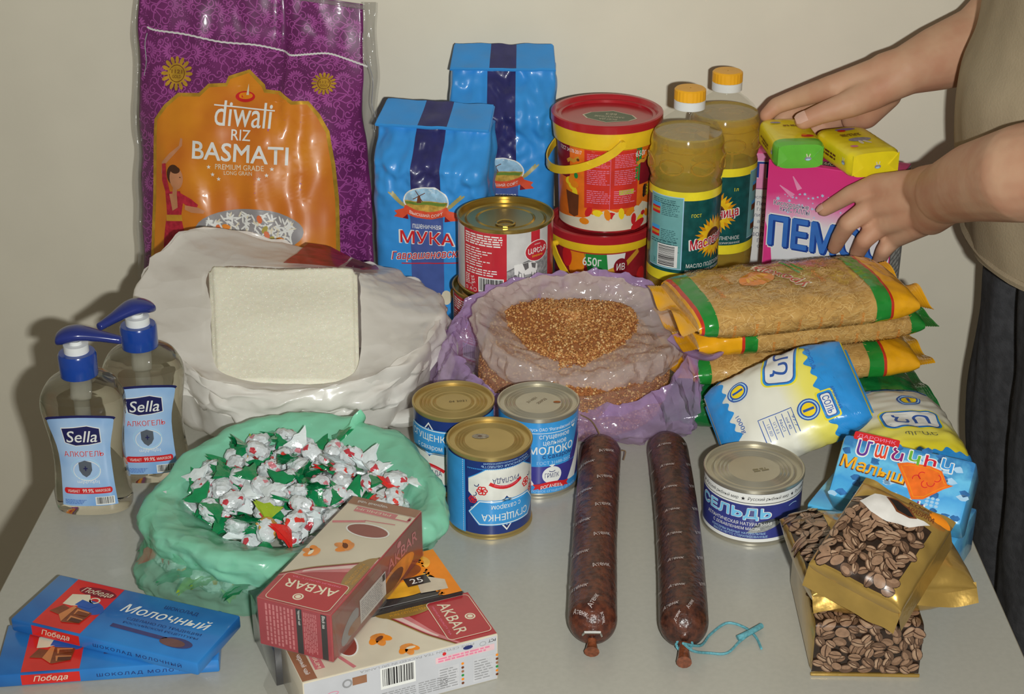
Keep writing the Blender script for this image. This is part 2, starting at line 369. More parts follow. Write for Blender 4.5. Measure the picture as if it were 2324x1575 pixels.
def milk_label(plain=True):
    p = Print(); DN = M('ink_milk_navy', (34, 54, 118), 0.3, coat=0.3)
    SB = M('ink_milk_blue', (60, 150, 216), 0.3, coat=0.3); CR = M('ink_milk_cream', (226, 226, 218), 0.3, coat=0.3)
    H0, H1 = 0.005, 0.0775
    p.rect(-0.114, H0, 0.114, H1, DN, 0)
    p.poly([(-0.052, 0.012), (0.034, 0.012), (0.034, 0.052), (0.026, 0.052), (-0.026, 0.052), (-0.052, 0.034)], CR, 1)
    p.poly([(0.034, 0.012), (0.034, 0.022), (0.018, 0.012)], DN, 2); p.poly([(-0.034, 0.012), (-0.034, 0.022), (-0.018, 0.012)], DN, 2)
    for s in (-1, 1): p.line([(s * 0.034, 0.0225), (s * 0.0175, 0.0118)], 0.0008, SB, 3)
    p.poly([(0.034, 0.036), (0.034, 0.053), (0.024, 0.046)], DN, 2)
    # zigzag edge
    for i in range(40): x = -0.033 + i * 0.0017; p.poly([(x, 0.0118), (x + 0.0017, 0.0118), (x + 0.00085, 0.0132)], SB, 2)
    p.text('СМОЛЕНСКАЯ ОБЛАСТЬ', -0.002, 0.0095, 0.048, 0.0022, LBLUE, 3); p.text('ПРОДУКТ МОЛОКОСОДЕРЖАЩИЙ', -0.002, 0.0066, 0.044, 0.002, LBLUE, 3)
    p.text('РУСЛАДА', 0.0, 0.0235, 0.025, 0.006, NAVY, 3, 0.01)
    P = [(x * 0.001, 0.0308 - 0.004 * (x / 14.0) ** 2) for x in range(-15, 16, 3)]
    p.line(P, 0.0034, RED, 3); p.text('ВАРЕНКА КЛАССИЧЕСКАЯ', 0.0, 0.0299, 0.022, 0.0013, PINK, 4, arc=-0.002)
    for s in (-1, 1):
        ornament(p, s * 0.0215, 0.0335, 0.0052, RED); ornament(p, s * 0.0300, 0.0432, 0.0042, RED); p.ring(s * 0.0265, 0.0275, 0.002, 0.002, 0.0008, NAVY, 3, 8, 20, 200); p.ring(s * 0.0285, 0.037, 0.002, 0.002, 0.0008, NAVY, 3, 8, 60, 240)
    # diamond and hexagon plate
    p.poly([(-0.0145, 0.055), (0, 0.0375), (0.0145, 0.055), (0, 0.0745)], WH, 3); p.poly([(-0.0125, 0.055), (0, 0.0395), (0.0125, 0.055), (0, 0.0725)], NAVY, 4)
    p.poly([(-0.0095, 0.055), (0, 0.0428), (0.0095, 0.055), (0, 0.0695)], LBLUE, 5); p.poly([(-0.006, 0.055), (0, 0.047), (0.006, 0.055), (0, 0.066)], NAVY, 6)
    hx = lambda k, g: [(-0.0325 - g, 0.0555), (-0.0235 - g * .6, 0.0445 - g), (-0.005, 0.0445 - g), (0, 0.0428 - g), (0.005, 0.0445 - g), (0.0235 + g * .6, 0.0445 - g), (0.0325 + g, 0.0555), (0.0235 + g * .6, 0.0665 + g), (-0.0235 - g * .6, 0.0665 + g)]
    p.poly(hx(0, 0.0016), SB, 7); p.poly(hx(0, 0.0009), WH, 8); p.poly(hx(0, 0.0), SB, 9)
    p.text('СГУЩЕНКА', 0, 0.0592, 0.044, 0.0082, WH, 10, 0.02); p.text('с сахаром', 0, 0.0488, 0.027, 0.0052, WH, 10, 0.006)
    if plain:
        p.rect(0.0365, H0, 0.0365 + 0.034, H1, SB, 11)
        for i in range(36): p.rect(0.0385, H0 + i * 0.002, 0.0389, H0 + i * 0.002 + 0.0012, WH, 12)
    p.rect(-0.075, 0.008, -0.052, 0.075, SB, 11); p.words(-0.073, 0.012, -0.054, 0.072, 20, WH, 12, 4)
    return p
MR = 0.0378; MH = 0.0825
c = PZ(1111, 991, MH)
t = can('condensed_milk_can', 'blue and white condensed milk can standing upside down with gold lid', 'can', (c.x, c.y, T), MR, MH, TINGOLD, TINGOLD, rings=(0.82, 0.74, 0.66))
p = milk_label(); p.spin(PI, 1.0, 0, MH + 0.0002); p.build('printed_label', cyl(MR - 0.0013, 0.42), t)
q = Print(); q.ell(-0.008, 0.006, 0.0075, 0.0045, M('worn_patch', (150, 140, 122), 0.5, var=0.3, ns=300), 0); q.ell(-0.0085, 0.006, 0.002, 0.002, M('worn_patch_dark', (110, 90, 76), 0.5), 1, 8)
q.build('worn_patch', plane((0, 0, MH - 0.0029), (1, 0, 0), (0, 1, 0)), t, None)
c = PZ(1029, 905, MH)
t = can('condensed_milk_can', 'blue and white condensed milk can standing upright against the white sugar bag', 'can', (c.x, c.y, T), MR, MH, TINGOLD, TINGOLD, rings=(0.84, 0.74, 0.64, 0.5))
milk_label().build('printed_label', cyl(MR - 0.0013, -0.62), t)
q = Print(); q.text('04 2021', 0.004, 0.001, 0.016, 0.003, M('stamp_grey', (96, 84, 60), 0.6), 0, 0.01, rot=0.15); q.build('date_stamp', plane((0, 0, MH - 0.0029), (1, 0, 0), (0, 1, 0)), t, None)
c = PZ(1222, 907, MH)
t = can('condensed_milk_can', 'light blue condensed milk can with silver lid and red ribbon emblem', 'can', (c.x, c.y, T), MR, MH, TIN, TIN, rings=(0.84, 0.74, 0.64))
p = Print(); SB = M('ink_milk_blue', (60, 150, 216)); VI = M('ink_violet', (64, 60, 140), 0.3, coat=0.3)
p.rect(-0.114, 0.005, 0.114, 0.0775, SB, 0); p.rect(-0.114, 0.0135, 0.114, 0.033, VI, 1)
p.poly([(0.018, 0.0335), (0.030, 0.0335), (0.040, 0.066), (0.034, 0.066)], VI, 1); p.poly([(0.016, 0.0135), (0.028, 0.0135), (0.044, 0.05), (0.036, 0.05)], WH, 2); p.poly([(-0.016, 0.0135), (-0.028, 0.0135), (-0.044, 0.05), (-0.036, 0.05)], WH, 2)
p.text('Беларусь ОАО "Рогачёвский МКК"', 0, 0.0708, 0.058, 0.0042, WH, 3, 0.006); p.line([(-0.03, 0.0672), (0.02, 0.0672)], 0.0006, WH, 3); p.poly([(0.021, 0.0685), (0.027, 0.0685), (0.024, 0.0655)], WH, 3)
p.text('сгущенное', 0.003, 0.0628, 0.03, 0.0052, WH, 3, 0.008); p.text('цельное', 0.003, 0.0565, 0.023, 0.005, WH, 3, 0.008)
p.text('МОЛОКО', 0.001, 0.0496, 0.044, 0.0078, WH, 3, 0.03); p.text('с сахаром', 0.006, 0.0424, 0.03, 0.005, NAVY, 3, 0.02); p.text('ГОСТ 31688-2012', 0.003, 0.0367, 0.034, 0.0034, LBLUE, 3, 0.01)
p.poly([(0.0, 0.0315), (0.003, 0.0345), (-0.003, 0.0345)], WH, 3)
p.ell(0, 0.0238, 0.0092, 0.0088, WH, 4); p.text('ГРМЛК', 0, 0.0236, 0.0135, 0.0048, NAVY, 5, 0.01); p.ring(0, 0.029, 0.003, 0.0018, 0.0007, NAVY, 5, 10, 200, 340)
P = [(x * 0.001, 0.0133 - 0.0022 * (abs(x) / 12.0) ** 2 + 0.001) for x in range(-13, 14, 2)]; p.line(P, 0.0056, RED, 5)
for s in (-1, 1): p.poly([(s * 0.011, 0.0105), (s * 0.0175, 0.0088), (s * 0.0155, 0.0118), (s * 0.018, 0.0145), (s * 0.012, 0.015)], RED, 4)
p.text('РОГАЧЕВЪ', 0, 0.0128, 0.021, 0.0036, WH, 6, 0.02, arc=-0.0016); p.text('МОЛОЧНОЕ СГУЩЕНИЕ ЦЕЛЬНОЕ', 0.002, 0.0072, 0.052, 0.0028, LBLUE, 3, 0.008)
p.build('printed_label', cyl(MR - 0.0013, 0.34), t)
q = Print(); q.text('311021', -0.006, 0.005, 0.013, 0.003, M('stamp_brown', (120, 100, 74), 0.6), 0, rot=0.9); q.text('250722', 0.003, 0.003, 0.013, 0.003, MATS['stamp_brown'], 0, rot=0.9); q.ell(0.017, 0.001, 0.0035, 0.0018, M('rust', (166, 96, 46), 0.7), 1, 10); q.build('date_stamp', plane((0, 0, MH - 0.0029), (1, 0, 0), (0, 1, 0)), t, None)
# herring can
HR, HH = 0.0442, 0.056
c = PZ(1712, 1056, HH)
t = can('herring_can', 'low round herring can with violet label beside the coffee packs', 'can', (c.x, c.y, T), HR, HH, TIN, TIN, rings=(0.86, 0.74, 0.66, 0.58), deep=0.0035)
p = Print(); HV = M('ink_herring_blue', (56, 62, 132), 0.3, coat=0.3, var=0.12); HL = M('ink_herring_sky', (120, 196, 236), 0.3)
p.rect(-0.134, 0.004, 0.134, 0.0515, HV, 0); p.rect(-0.134, 0.0405, 0.134, 0.0515, WH, 1); p.line([(-0.13, 0.0425), (0.13, 0.0425)], 0.0006, BK, 2); p.rect(-0.134, 0.004, 0.134, 0.0072, WH, 1)
for k in range(-2, 3):
    p.text('Русский рыбный мир', 0.0165 + k * 0.046 + 0.008, 0.0468, 0.038, 0.0042, BK, 2, 0.012, 0.25); p.star(0.0 + k * 0.046 + 0.0016, 0.0468, 0.002, BK, 2)
p.text('СЕЛЬДЬ', -0.0085, 0.0318, 0.072, 0.0130, WH, 3, 0.09); p.text('СЕЛЬДЬ', -0.0085, 0.0318, 0.0700, 0.0120, HL, 4, 0.05)
p.text('АТЛАНТИЧЕСКАЯ НАТУРАЛЬНАЯ', -0.003, 0.0222, 0.062, 0.0034, WH, 5, 0.012); p.text('С ДОБАВЛЕНИЕМ МАСЛА', -0.004, 0.0172, 0.044, 0.0034, WH, 5, 0.012)
p.text('КОНСЕРВЫ РЫБНЫЕ НАТУРАЛЬНЫЕ', -0.002, 0.0128, 0.05, 0.0022, LBLUE, 5, 0.008); p.text('МАССА НЕТТО СТЕРИЛИЗОВАННЫЕ', 0.0, 0.0097, 0.05, 0.0022, LBLUE, 5, 0.008)
FG = M('ink_fish_grey', (150, 152, 150), 0.3, var=0.3, ns=300); FD = M('ink_fish_dark', (74, 78, 84), 0.3, var=0.2, ns=300)
fs = 0.018
p.poly([(-0.012 + fs, 0.0125), (0.0 + fs, 0.0245), (0.010 + fs, 0.0265), (0.0205 + fs, 0.0252), (0.0215 + fs, 0.0235), (0.014 + fs, 0.0185), (0.004 + fs, 0.0145)], FG, 2); p.poly([(-0.008 + fs, 0.0175), (0.0 + fs, 0.0245), (0.010 + fs, 0.0268), (0.0205 + fs, 0.0252), (0.010 + fs, 0.0238)], FD, 3); p.ell(0.0165 + fs, 0.0242, 0.0008, 0.0008, BK, 4, 8)
for k in range(3): p.ring(0.050, 0.026 - k * 0.004, 0.0085 - k * 0.001, 0.005, 0.0009, LBLUE, 3, 14, 200, 330)
p.ring(0.050, 0.034, 0.006, 0.003, 0.0007, LBLUE, 3, 12, 30, 150); p.words(0.040, 0.009, 0.056, 0.016, 5, LBLUE, 3, 5)
p.build('printed_label', cyl(HR - 0.0013, -0.38), t)
q = Print(); q.words(-0.002, -0.006, 0.012, 0.0, 2, M('stamp_olive', (140, 128, 96), 0.6), 0, 9); q.build('date_stamp', plane((0, 0, HH - 0.0034), (1, 0.3, 0), (-0.3, 1, 0)), t, None)
# stewed beef cans, one on the other
SR, SH = 0.0512, 0.078
SRD = M('ink_stew_red', (196, 44, 56), 0.3, coat=0.3, var=0.06)
c = PY(1147, 478, 1.600)
for up in (0, 1):
    lb = 'red and grey stewed beef can with ring pull, on top of another can' if up else 'red stewed beef can underneath an equal can, mostly hidden by the buckwheat bag'
    t = can('stewed_beef_can', lb, 'can', (c.x - (0 if up else 0.006), c.y - (0 if up else 0.004), T + SH * up), SR, SH, TINBRASS, TINBRASS, rings=(0.86, 0.62), deep=0.0055)
    p = Print(); p.rect(-0.158, 0.004, 0.158, 0.0735, GREY if False else M('ink_stew_silver', (206, 206, 204), 0.3, coat=0.3), 0)
    p.rect(-0.048, 0.004, 0.0035, 0.0735, SRD, 1); p.rect(0.030, 0.040, 0.0415, 0.0735, SRD, 1); p.rect(0.055, 0.004, 0.12, 0.0735, SRD, 1)
    p.words(-0.0455, 0.058, 0.0015, 0.071, 5, WH, 2, 5, 0.55, 0.1); p.words(-0.0455, 0.034, -0.012, 0.056, 8, WH, 2, 6, 0.4, 0.5); p.words(-0.044, 0.025, -0.003, 0.033, 3, WH, 2, 7, 0.45, 0.2)
    p.text('525', -0.0345, 0.0185, 0.0085, 0.0042, WH, 3, 0.02, rot=-1.35); p.text('գ/г', -0.036, 0.0125, 0.005, 0.0026, WH, 3, rot=-1.35)
    p.words(-0.046, 0.012, -0.038, 0.024, 6, WH, 2, 9, 0.5); p.poly([(-0.0395, 0.0065), (-0.0355, 0.0065), (-0.0375, 0.0098)], WH, 3); p.poly([(-0.0386, 0.007), (-0.0364, 0.007), (-0.0375, 0.0088)], SRD, 4); p.ring(-0.032, 0.0078, 0.002, 0.002, 0.0004, WH, 3, 14); p.rect(-0.0455, 0.006, -0.0425, 0.0095, WH, 3); p.rect(-0.045, 0.0065, -0.043, 0.009, SRD, 4)
    p.barcode(-0.0275, 0.006, 0.0005, 0.0235, WH, BK, 3, 11)
    # hillside and cow
    SG = M('ink_sketch_grey', (150, 150, 150), 0.35, var=0.35, ns=220); SD = M('ink_sketch_dark', (104, 102, 102), 0.35, var=0.3, ns=300)
    p.poly([(0.0035, 0.010), (0.055, 0.010), (0.055, 0.048), (0.040, 0.047), (0.022, 0.041), (0.0035, 0.032)], SG, 1)
    p.line([(0.0035, 0.032), (0.022, 0.041), (0.055, 0.047)], 0.0008, SD, 2)
    p.poly([(0.0125, 0.036), (0.016, 0.0395), (0.021, 0.0405), (0.034, 0.040), (0.038, 0.036), (0.0375, 0.030), (0.033, 0.027), (0.023, 0.027), (0.018, 0.030)], WH, 3)
    for x in (0.0165, 0.0195, 0.031, 0.0345): p.poly([(x, 0.029), (x + 0.0022, 0.029), (x + 0.0017, 0.0135), (x + 0.0002, 0.0135)], WH, 3)
    p.poly([(0.011, 0.039), (0.016, 0.040), (0.0155, 0.029), (0.013, 0.0255), (0.0115, 0.0265)], WH, 4); p.poly([(0.020, 0.040), (0.0265, 0.0402), (0.027, 0.034), (0.023, 0.032)], SD, 4); p.poly([(0.030, 0.0395), (0.036, 0.038), (0.035, 0.032), (0.031, 0.034)], SD, 4); p.ell(0.0123, 0.0268, 0.0018, 0.0016, SD, 5, 8)
    for x in (0.0158, 0.0215, 0.0305, 0.0365): p.line([(x, 0.029), (x + 0.0012, 0.0135)], 0.0007, SD, 5)
    p.line([(0.0035, 0.0205), (0.055, 0.024)], 0.0006, SD, 2); p.line([(0.004, 0.0165), (0.055, 0.0185)], 0.0005, SD, 2)
    p.ell(0.0375, 0.0515, 0.0152, 0.0118, WH, 5); p.ell(0.0375, 0.0515, 0.0144, 0.011, SRD, 6); p.text('ԱԹԵՆՔ', 0.0378, 0.0522, 0.0235, 0.0068, WH, 7, 0.03); p.text('ՏՈՒՇՈՆԿԱ', 0.0378, 0.0462, 0.014, 0.0022, YEL, 7, 0.01); p.text('ARMENIA', 0.0375, 0.0588, 0.008, 0.0013, WH, 7)
    p.build('printed_label', cyl(SR - 0.0013, -0.04 if up else -0.35), t)
    P = [(0.010 * math.cos(a) * 0.95, -0.018 + 0.0085 * math.sin(a), SH - 0.0042) for a in [2 * PI * i / 20 for i in range(20)]]
    tube('ring_pull', P, 0.0013, TINBRASS, t, 6, True, 0.6)
    lathe('rivet', [(0.0035, SH - 0.0055), (0.0035, SH - 0.0042), (0.002, SH - 0.0036), (0.0002, SH - 0.0036)], TINBRASS, t, 16, loc=(0, -0.026, 0))
    tube('pull_tab_neck', [(0, -0.0235, SH - 0.0044), (0, -0.030, SH - 0.0044)], 0.0028, TINBRASS, t, 8, False, 0.3)
# ------------------------------------------------------------------ plastic pails
PRD = M('pail_red_plastic', (176, 36, 44), 0.22, coat=0.3, var=0.05); PYL = M('pail_yellow_plastic', (236, 196, 40), 0.3, coat=0.2, var=0.05)
def pail(label, pos, R, h, Rb, face, small):
    t = thing('plastic_pail', label, 'pail', pos, (0, 0, 0))
    yb = h - (0.022 if small else 0.030)
    rr = lambda z: Rb + (R - 0.004 - Rb) * z / h
    lathe('pail_body', [(0.001, 0.0), (Rb - 0.002, 0.0), (Rb, 0.002), (rr(yb), yb)], M('pail_print_red', (186, 50, 48), 0.3, coat=0.3, var=0.2, ns=25, c2=(150, 30, 40)), t, 72)
    lathe('yellow_band', [(rr(yb), yb), (R - 0.001, yb + 0.002), (R + 0.0008, h - 0.010), (R, h - 0.008)], PYL, t, 72)
    lathe('lid', [(R, h - 0.010), (R + 0.0022, h - 0.009), (R + 0.0022, h - 0.001), (R + 0.0008, h), (R - 0.003, h), (R - 0.0042, h - 0.001), (R - 0.006, h - 0.0045), (R - 0.009, h - 0.005), (R - 0.0095, h - 0.008), (R - 0.014, h - 0.0085), (0.001, h - 0.0085)], PRD, t, 72)
    def pos2(u, v):
        r = rr(v); a = -PI / 2 + face + u / R; return Vector((r * math.cos(a), r * math.sin(a), v))
    p = Print()
    if not small:
        PR2 = M('ink_pail_red', (214, 56, 44), 0.3, coat=0.3, var=0.1); PO = M('ink_pail_orange', (240, 120, 34), 0.3, coat=0.3, var=0.15, ns=60)
        p.rect(-0.085, 0.004, 0.085, 0.098, PO, 0); p.rect(-0.030, 0.03, 0.0395, 0.0975, PR2, 1); p.rect(-0.085, 0.06, -0.052, 0.0985, MAROON, 1)
        p.rect(0.042, 0.055, 0.085, 0.085, MAROON, 2); p.rect(0.035, 0.06, 0.044, 0.098, GRN, 1); p.poly([(-0.085, 0.004), (0.085, 0.004), (0.085, 0.02), (0.05, 0.034), (0.03, 0.02), (0.0, 0.030), (-0.03, 0.018), (-0.085, 0.012)], CREAM, 2)
        for i in range(16):
            x = -0.03 + i * 0.006; y = 0.014 + 0.012 * abs(math.sin(i * 1.7)); p.ell(x, y, 0.007, 0.004, (ORG, RED, CREAM, YEL, CREAM)[i % 5], 3 + i % 3, 10, i)
        p.ell(0.044, 0.008, 0.012, 0.005, RED, 6, 14, 0.3); p.ell(0.052, 0.02, 0.004, 0.003, RED, 6, 10)
        for k in range(2):
            x0 = -0.0265 + k * 0.034
            p.words(x0, 0.078, x0 + 0.030, 0.094, 8, PINK, 3, 3 + k, 0.4); p.words(x0, 0.058, x0 + 0.030, 0.076, 8, PINK, 3, 13 + k, 0.4); p.words(x0, 0.036, x0 + 0.030, 0.052, 7, PINK, 3, 23 + k, 0.4)
        p.rect(0.0022, 0.015, 0.0027, 0.097, PINK, 3)
        p.text('ГОСТ 34178-2017', -0.052, 0.0935, 0.037, 0.0045, WH, 4, 0.02); p.text('650г', 0.0425, 0.0918, 0.017, 0.0065, WH, 4, 0.03)
        for i in range(7): p.ell(-0.0485 + 0.0052 * math.sin(i * 2.1), 0.044 + i * 0.0028, 0.0042, 0.0065, (ORG, YEL)[i % 2], 3 + i, 12, 0.4 * i)
        p.poly([(-0.058, 0.046), (-0.037, 0.044), (-0.038, 0.020), (-0.044, 0.017), (-0.053, 0.019)], BRN, 10); p.ell(-0.041, 0.066, 0.003, 0.0035, GRN, 10, 10)
        for s, x in ((1, 0.046), (-1, -0.047)):
            p.line([(x - 0.009, 0.080), (x - 0.004, 0.083), (x + 0.002, 0.082), (x + 0.006, 0.085), (x + 0.010, 0.087)], 0.0042, GOLD, 5); p.ell(x + 0.0085, 0.0845, 0.0022, 0.0018, BRN, 6, 8)
        for i in range(9): p.ell(0.052 + 0.004 * (i % 3), 0.03 + 0.004 * (i // 3) + 0.012, 0.0028, 0.004, (BK, BRN, YEL)[i % 3], 5, 8, i)
        p.rect(0.014, 0.0465, 0.034, 0.052, M('ink_lime', (186, 196, 60), 0.3), 2)
    else:
        p.rect(-0.085, 0.004, 0.085, 0.068, M('ink_pail_maroon', (150, 34, 44), 0.3, coat=0.3, var=0.15), 0)
        p.poly([(-0.03, 0.068), (-0.002, 0.068), (0.0, 0.046), (-0.024, 0.04)], GRN, 1); p.poly([(-0.055, 0.068), (-0.028, 0.068), (-0.032, 0.03), (-0.05, 0.035)], ORG, 1); p.ell(-0.055, 0.055, 0.008, 0.011, RED, 2); p.poly([(-0.002, 0.068), (0.022, 0.068), (0.02, 0.05), (0.0, 0.045)], WH, 1)
        p.text('650г', -0.020, 0.0545, 0.0235, 0.0095, WH, 4, 0.03)
        p.line([(-0.032, 0.036), (-0.022, 0.040), (-0.010, 0.0385), (0.0, 0.043), (0.012, 0.047), (0.022, 0.053)], 0.006, GOLD, 3); p.line([(0.020, 0.048), (0.032, 0.056), (0.042, 0.062)], 0.006, GOLD, 3)
        p.ell(0.016, 0.0485, 0.0092, 0.0092, MAROON, 5); p.text('ИВ', 0.016, 0.0485, 0.011, 0.0075, WH, 6, 0.02)
        p.text('СМЕСЬ РАСТИТЕЛЬНО-ЖИРОВАЯ', 0.0, 0.030, 0.05, 0.0026, WH, 4, 0.01); p.text('Янтарный вкус', 0.006, 0.0205, 0.038, 0.0075, WH, 4, 0.01, 0.3)
        for s in (-1, 1): p.ell(s * 0.04 + 0.01, 0.03, 0.009, 0.012, (ORG, RED)[s > 0], 2)
    if small: p.map(lambda x, y: (x, 0.004 + (y - 0.004) * (yb - 0.005) / 0.064 + (0.006 if 0.014 < y < 0.066 else 0)))
    p.build('printed_wrap', surf_of(pos2), t)
    z0 = h - 0.019
    if not small:
        P = [((R + 0.0055) * math.cos(a), (R + 0.0055) * math.sin(a), z0 - 0.040 * math.sin(f * PI) ** 0.8) for f in [i / 22 for i in range(23)] for a in [-PI / 2 + 0.22 - f * PI]]
        piv = [(-PI / 2 + 0.22), (PI / 2 + 0.22)]
    else:
        P = [((R + 0.0045) * math.cos(a), (R + 0.0045) * math.sin(a), z0 - 0.062 * math.sin(f * PI) ** 0.9) for f in [i / 22 for i in range(23)] for a in [PI + 0.5 + f * (PI - 0.5)]]
        piv = [PI + 0.5, 2 * PI]
    V = []; Fc = []
    for i, q in enumerate(P):
        q = Vector(q); t1 = (Vector(P[min(i + 1, 22)]) - Vector(P[max(i - 1, 0)])).normalized(); o = Vector((q.x, q.y, 0)).normalized(); w = o.cross(t1).normalized()
        for a, b in ((-1, 0), (1, 0), (1, 1), (-1, 1)): V.append(q + w * (a * 0.0045) + o * (b * 0.0016))
        if i:
            for k in range(4): Fc.append(((i - 1) * 4 + k, (i - 1) * 4 + (k + 1) % 4, i * 4 + (k + 1) % 4, i * 4 + k))
    Fc += [(3, 2, 1, 0), (88, 89, 90, 91)]
    fix(mesh('handle', V, Fc, PYL, t, True, None, 40))
    for a in piv:
        d = Vector((math.cos(a), math.sin(a), 0)); tube('pivot', [d * (R - 0.001) + Vector((0, 0, z0)), d * (R + 0.0075) + Vector((0, 0, z0))], 0.0032, PYL, t, 12)
    q = Print(); DG = M('ink_lid_green', (74, 98, 66), 0.3)
    if not small:
        q.poly([(-0.031, 0), (-0.024, 0.011), (0.0, 0.022), (0.024, 0.011), (0.031, 0), (0.024, -0.011), (0.0, -0.022), (-0.024, -0.011)], CREAM, 0); q.poly([(-0.029, 0), (-0.0225, 0.0105), (0, 0.0205), (0.0225, 0.0105), (0.029, 0), (0.0225, -0.0105), (0, -0.0205), (-0.0225, -0.0105)], DG, 1)
        q.text('ВСЕГДА', 0, 0.0098, 0.020, 0.0055, CREAM, 2, 0.01); q.text('ЗАВОДСКИЕ', 0, 0.001, 0.034, 0.0055, CREAM, 2, 0.01); q.text('БЕЗ', 0, -0.0085, 0.012, 0.006, CREAM, 2, 0.02)
        q.spin(PI - 0.25)
    else: q.ell(0, 0, 0.03, 0.03, DG, 0)
    q.build('lid_sticker', plane((0.003, 0, h - 0.0085), (1, 0, 0), (0, 1, 0)), t, None)
    return t
c = PY(1378, 248, 1.735); hz = c.z - T; h2 = 0.128
pail('tall red and yellow plastic pail stacked on a second pail', (c.x, c.y, T + hz - h2), 0.0598, h2, 0.0515, 0.0, False)
pail('low red and yellow plastic pail marked 650 under the tall pail', (c.x - 0.003, c.y, T), 0.0592, hz - h2, 0.052, 0.1, True)
# ------------------------------------------------------------------ sunflower oil bottles
PET = M('clear_plastic', (225, 228, 222), 0.06, spec=0.6, film=0.07, var=0.02, coat=0.9)
OIL = M('sunflower_oil', (244, 214, 104), 0.03, trans=0.74, ior=1.22, coat=0.6, var=0.1, ns=20, c2=(236, 200, 84))
CAPY = M('cap_orange', (246, 178, 40), 0.35, var=0.04); CAPW = M('cap_white', (228, 230, 228), 0.35, var=0.03)
def oil(label, c, face):
    t = thing('oil_bottle', label, 'bottle', (c.x, c.y, T), (0, 0, 0))
    H = c.z - T; k = H / 0.273
    prof = [(0.001, 0.004), (0.028, 0.0), (0.036, 0.002), (0.0385, 0.008), (0.0385, 0.02), (0.037, 0.023), (0.0385, 0.026), (0.0385, 0.04), (0.037, 0.043), (0.0385, 0.046), (0.039, 0.062), (0.0385, 0.066), (0.0385, 0.170), (0.0385, 0.173), (0.037, 0.176), (0.0388, 0.180), (0.0405, 0.188), (0.0405, 0.205), (0.0385, 0.209), (0.0392, 0.214), (0.0385, 0.219)]
    sh = [(0.0385, 0.219), (0.036, 0.226), (0.031, 0.2335), (0.024, 0.240), (0.0165, 0.2455), (0.0140, 0.249), (0.0138, 0.2535)]
    lathe('oil_filled_body', [(r, z * k) for r, z in prof + [(0.0358, 0.2262)]], OIL, t, 64, sharp=60)
    lathe('clear_shoulder', [(r + 0.0004, z * k) for r, z in sh], PET, t, 64, sharp=60)
    lathe('oil_surface', [(0.0365, 0.2245 * k), (0.0002, 0.2245 * k)], OIL, t, 48)
    lathe('tamper_ring', [(0.0138, 0.2515 * k), (0.0166, 0.2515 * k), (0.0166, 0.2605 * k), (0.0158, 0.261 * k)], CAPW, t, 48)
    V = []; n = 96; Fc = []
    for z, r0 in ((0.261, 0), (0.2715, 0), (0.273, -0.0014), (0.273, -0.0155)):
        for i in range(n): a = 2 * PI * i / n; r = 0.0164 + r0 + (0.00035 if (i % 4 < 2 and r0 == 0) else 0); V.append((r * math.cos(a), r * math.sin(a), z * k))
    for j in range(3):
        for i in range(n): Fc.append((j * n + i, j * n + (i + 1) % n, (j + 1) * n + (i + 1) % n, (j + 1) * n + i))
    mesh('cap', V, Fc, CAPY, t, True, None, 30)
    for a in [face - 0.45 + 0.9 * i for i in range(7)]:       # oval swellings pressed into the shoulder band
        S = cyl(0.0405, a); P = [S(0.0135 * math.cos(g), 0.1965 * k + 0.008 * math.sin(g), 0.0004) for g in [2 * PI * i / 24 for i in range(24)]]
        tube('pressed_oval', P, 0.0011, OIL, t, 6, True)
    p = Print(); DGN = M('ink_teal', (22, 84, 82), 0.3, coat=0.4, var=0.2, ns=120); LT = M('ink_pale_teal', (116, 176, 176), 0.3, coat=0.4, var=0.06); LY = M('ink_oil_yellow', (244, 226, 50), 0.3, coat=0.4)
    z0, z1 = 0.066 * k, 0.170 * k; hh = z1 - z0
    p.rect(-0.121, z0, 0.121, z1, DGN, 0); p.rect(-0.121, z0, 0.121, z0 + 0.011, LY, 1); p.rect(-0.121, z1 - 0.0095, 0.121, z1, LY, 1)
    for u0 in (-0.078, 0.043): p.rect(u0, z0 + 0.015, u0 + 0.042, z1 - 0.006, LBLUE, 2); p.rect(u0, z0 + 0.016, u0 + 0.041, z1 - 0.007, LT, 3)
    u = -0.078
    DT = M('ink_dark_teal', (60, 104, 108), 0.3)
    for q0, a in ((0.075, 1), (0.046, 2), (0.030, 3)): p.words(u + 0.017, z0 + q0, u + 0.039, z0 + q0 + 0.014, 7, DT, 4, a, 0.4)
    p.words(u + 0.004, z0 + 0.088, u + 0.036, z0 + 0.094, 3, DT, 4, 8, 0.45)
    for q0 in (0.076, 0.050): p.rect(u + 0.003, z0 + q0, u + 0.015, z0 + q0 + 0.008, RED, 5); p.rect(u + 0.003, z0 + q0 + 0.003, u + 0.015, z0 + q0 + 0.006, GOLD, 6); p.rect(u + 0.003, z0 + q0 + 0.008, u + 0.015, z0 + q0 + 0.012, SKYB, 5)
    p.words(u + 0.003, z0 + 0.042, u + 0.038, z0 + 0.047, 2, DT, 4, 18, 0.5); p.text('ЕАС', u + 0.009, z0 + 0.022, 0.006, 0.003, DT, 4, 0.02, rot=PI / 2)
    p.barcode(u + 0.0135, z0 + 0.017, u + 0.0375, z0 + 0.0425, WH, BK, 5, 5, False)
    u = 0.073
    for q0 in (0.024, 0.047, 0.070): p.rect(u - 0.024, z0 + q0, u - 0.012, z0 + q0 + 0.007, BRN, 5); p.rect(u - 0.024, z0 + q0 + 0.007, u - 0.012, z0 + q0 + 0.011, SKYB, 5)
    # sunflower
    PT = M('ink_petal', (248, 196, 36), 0.3, coat=0.4, var=0.12, ns=150); PT2 = M('ink_petal_dark', (226, 150, 24), 0.3, coat=0.4)
    cx, cy = 0.002, z0 + 0.050
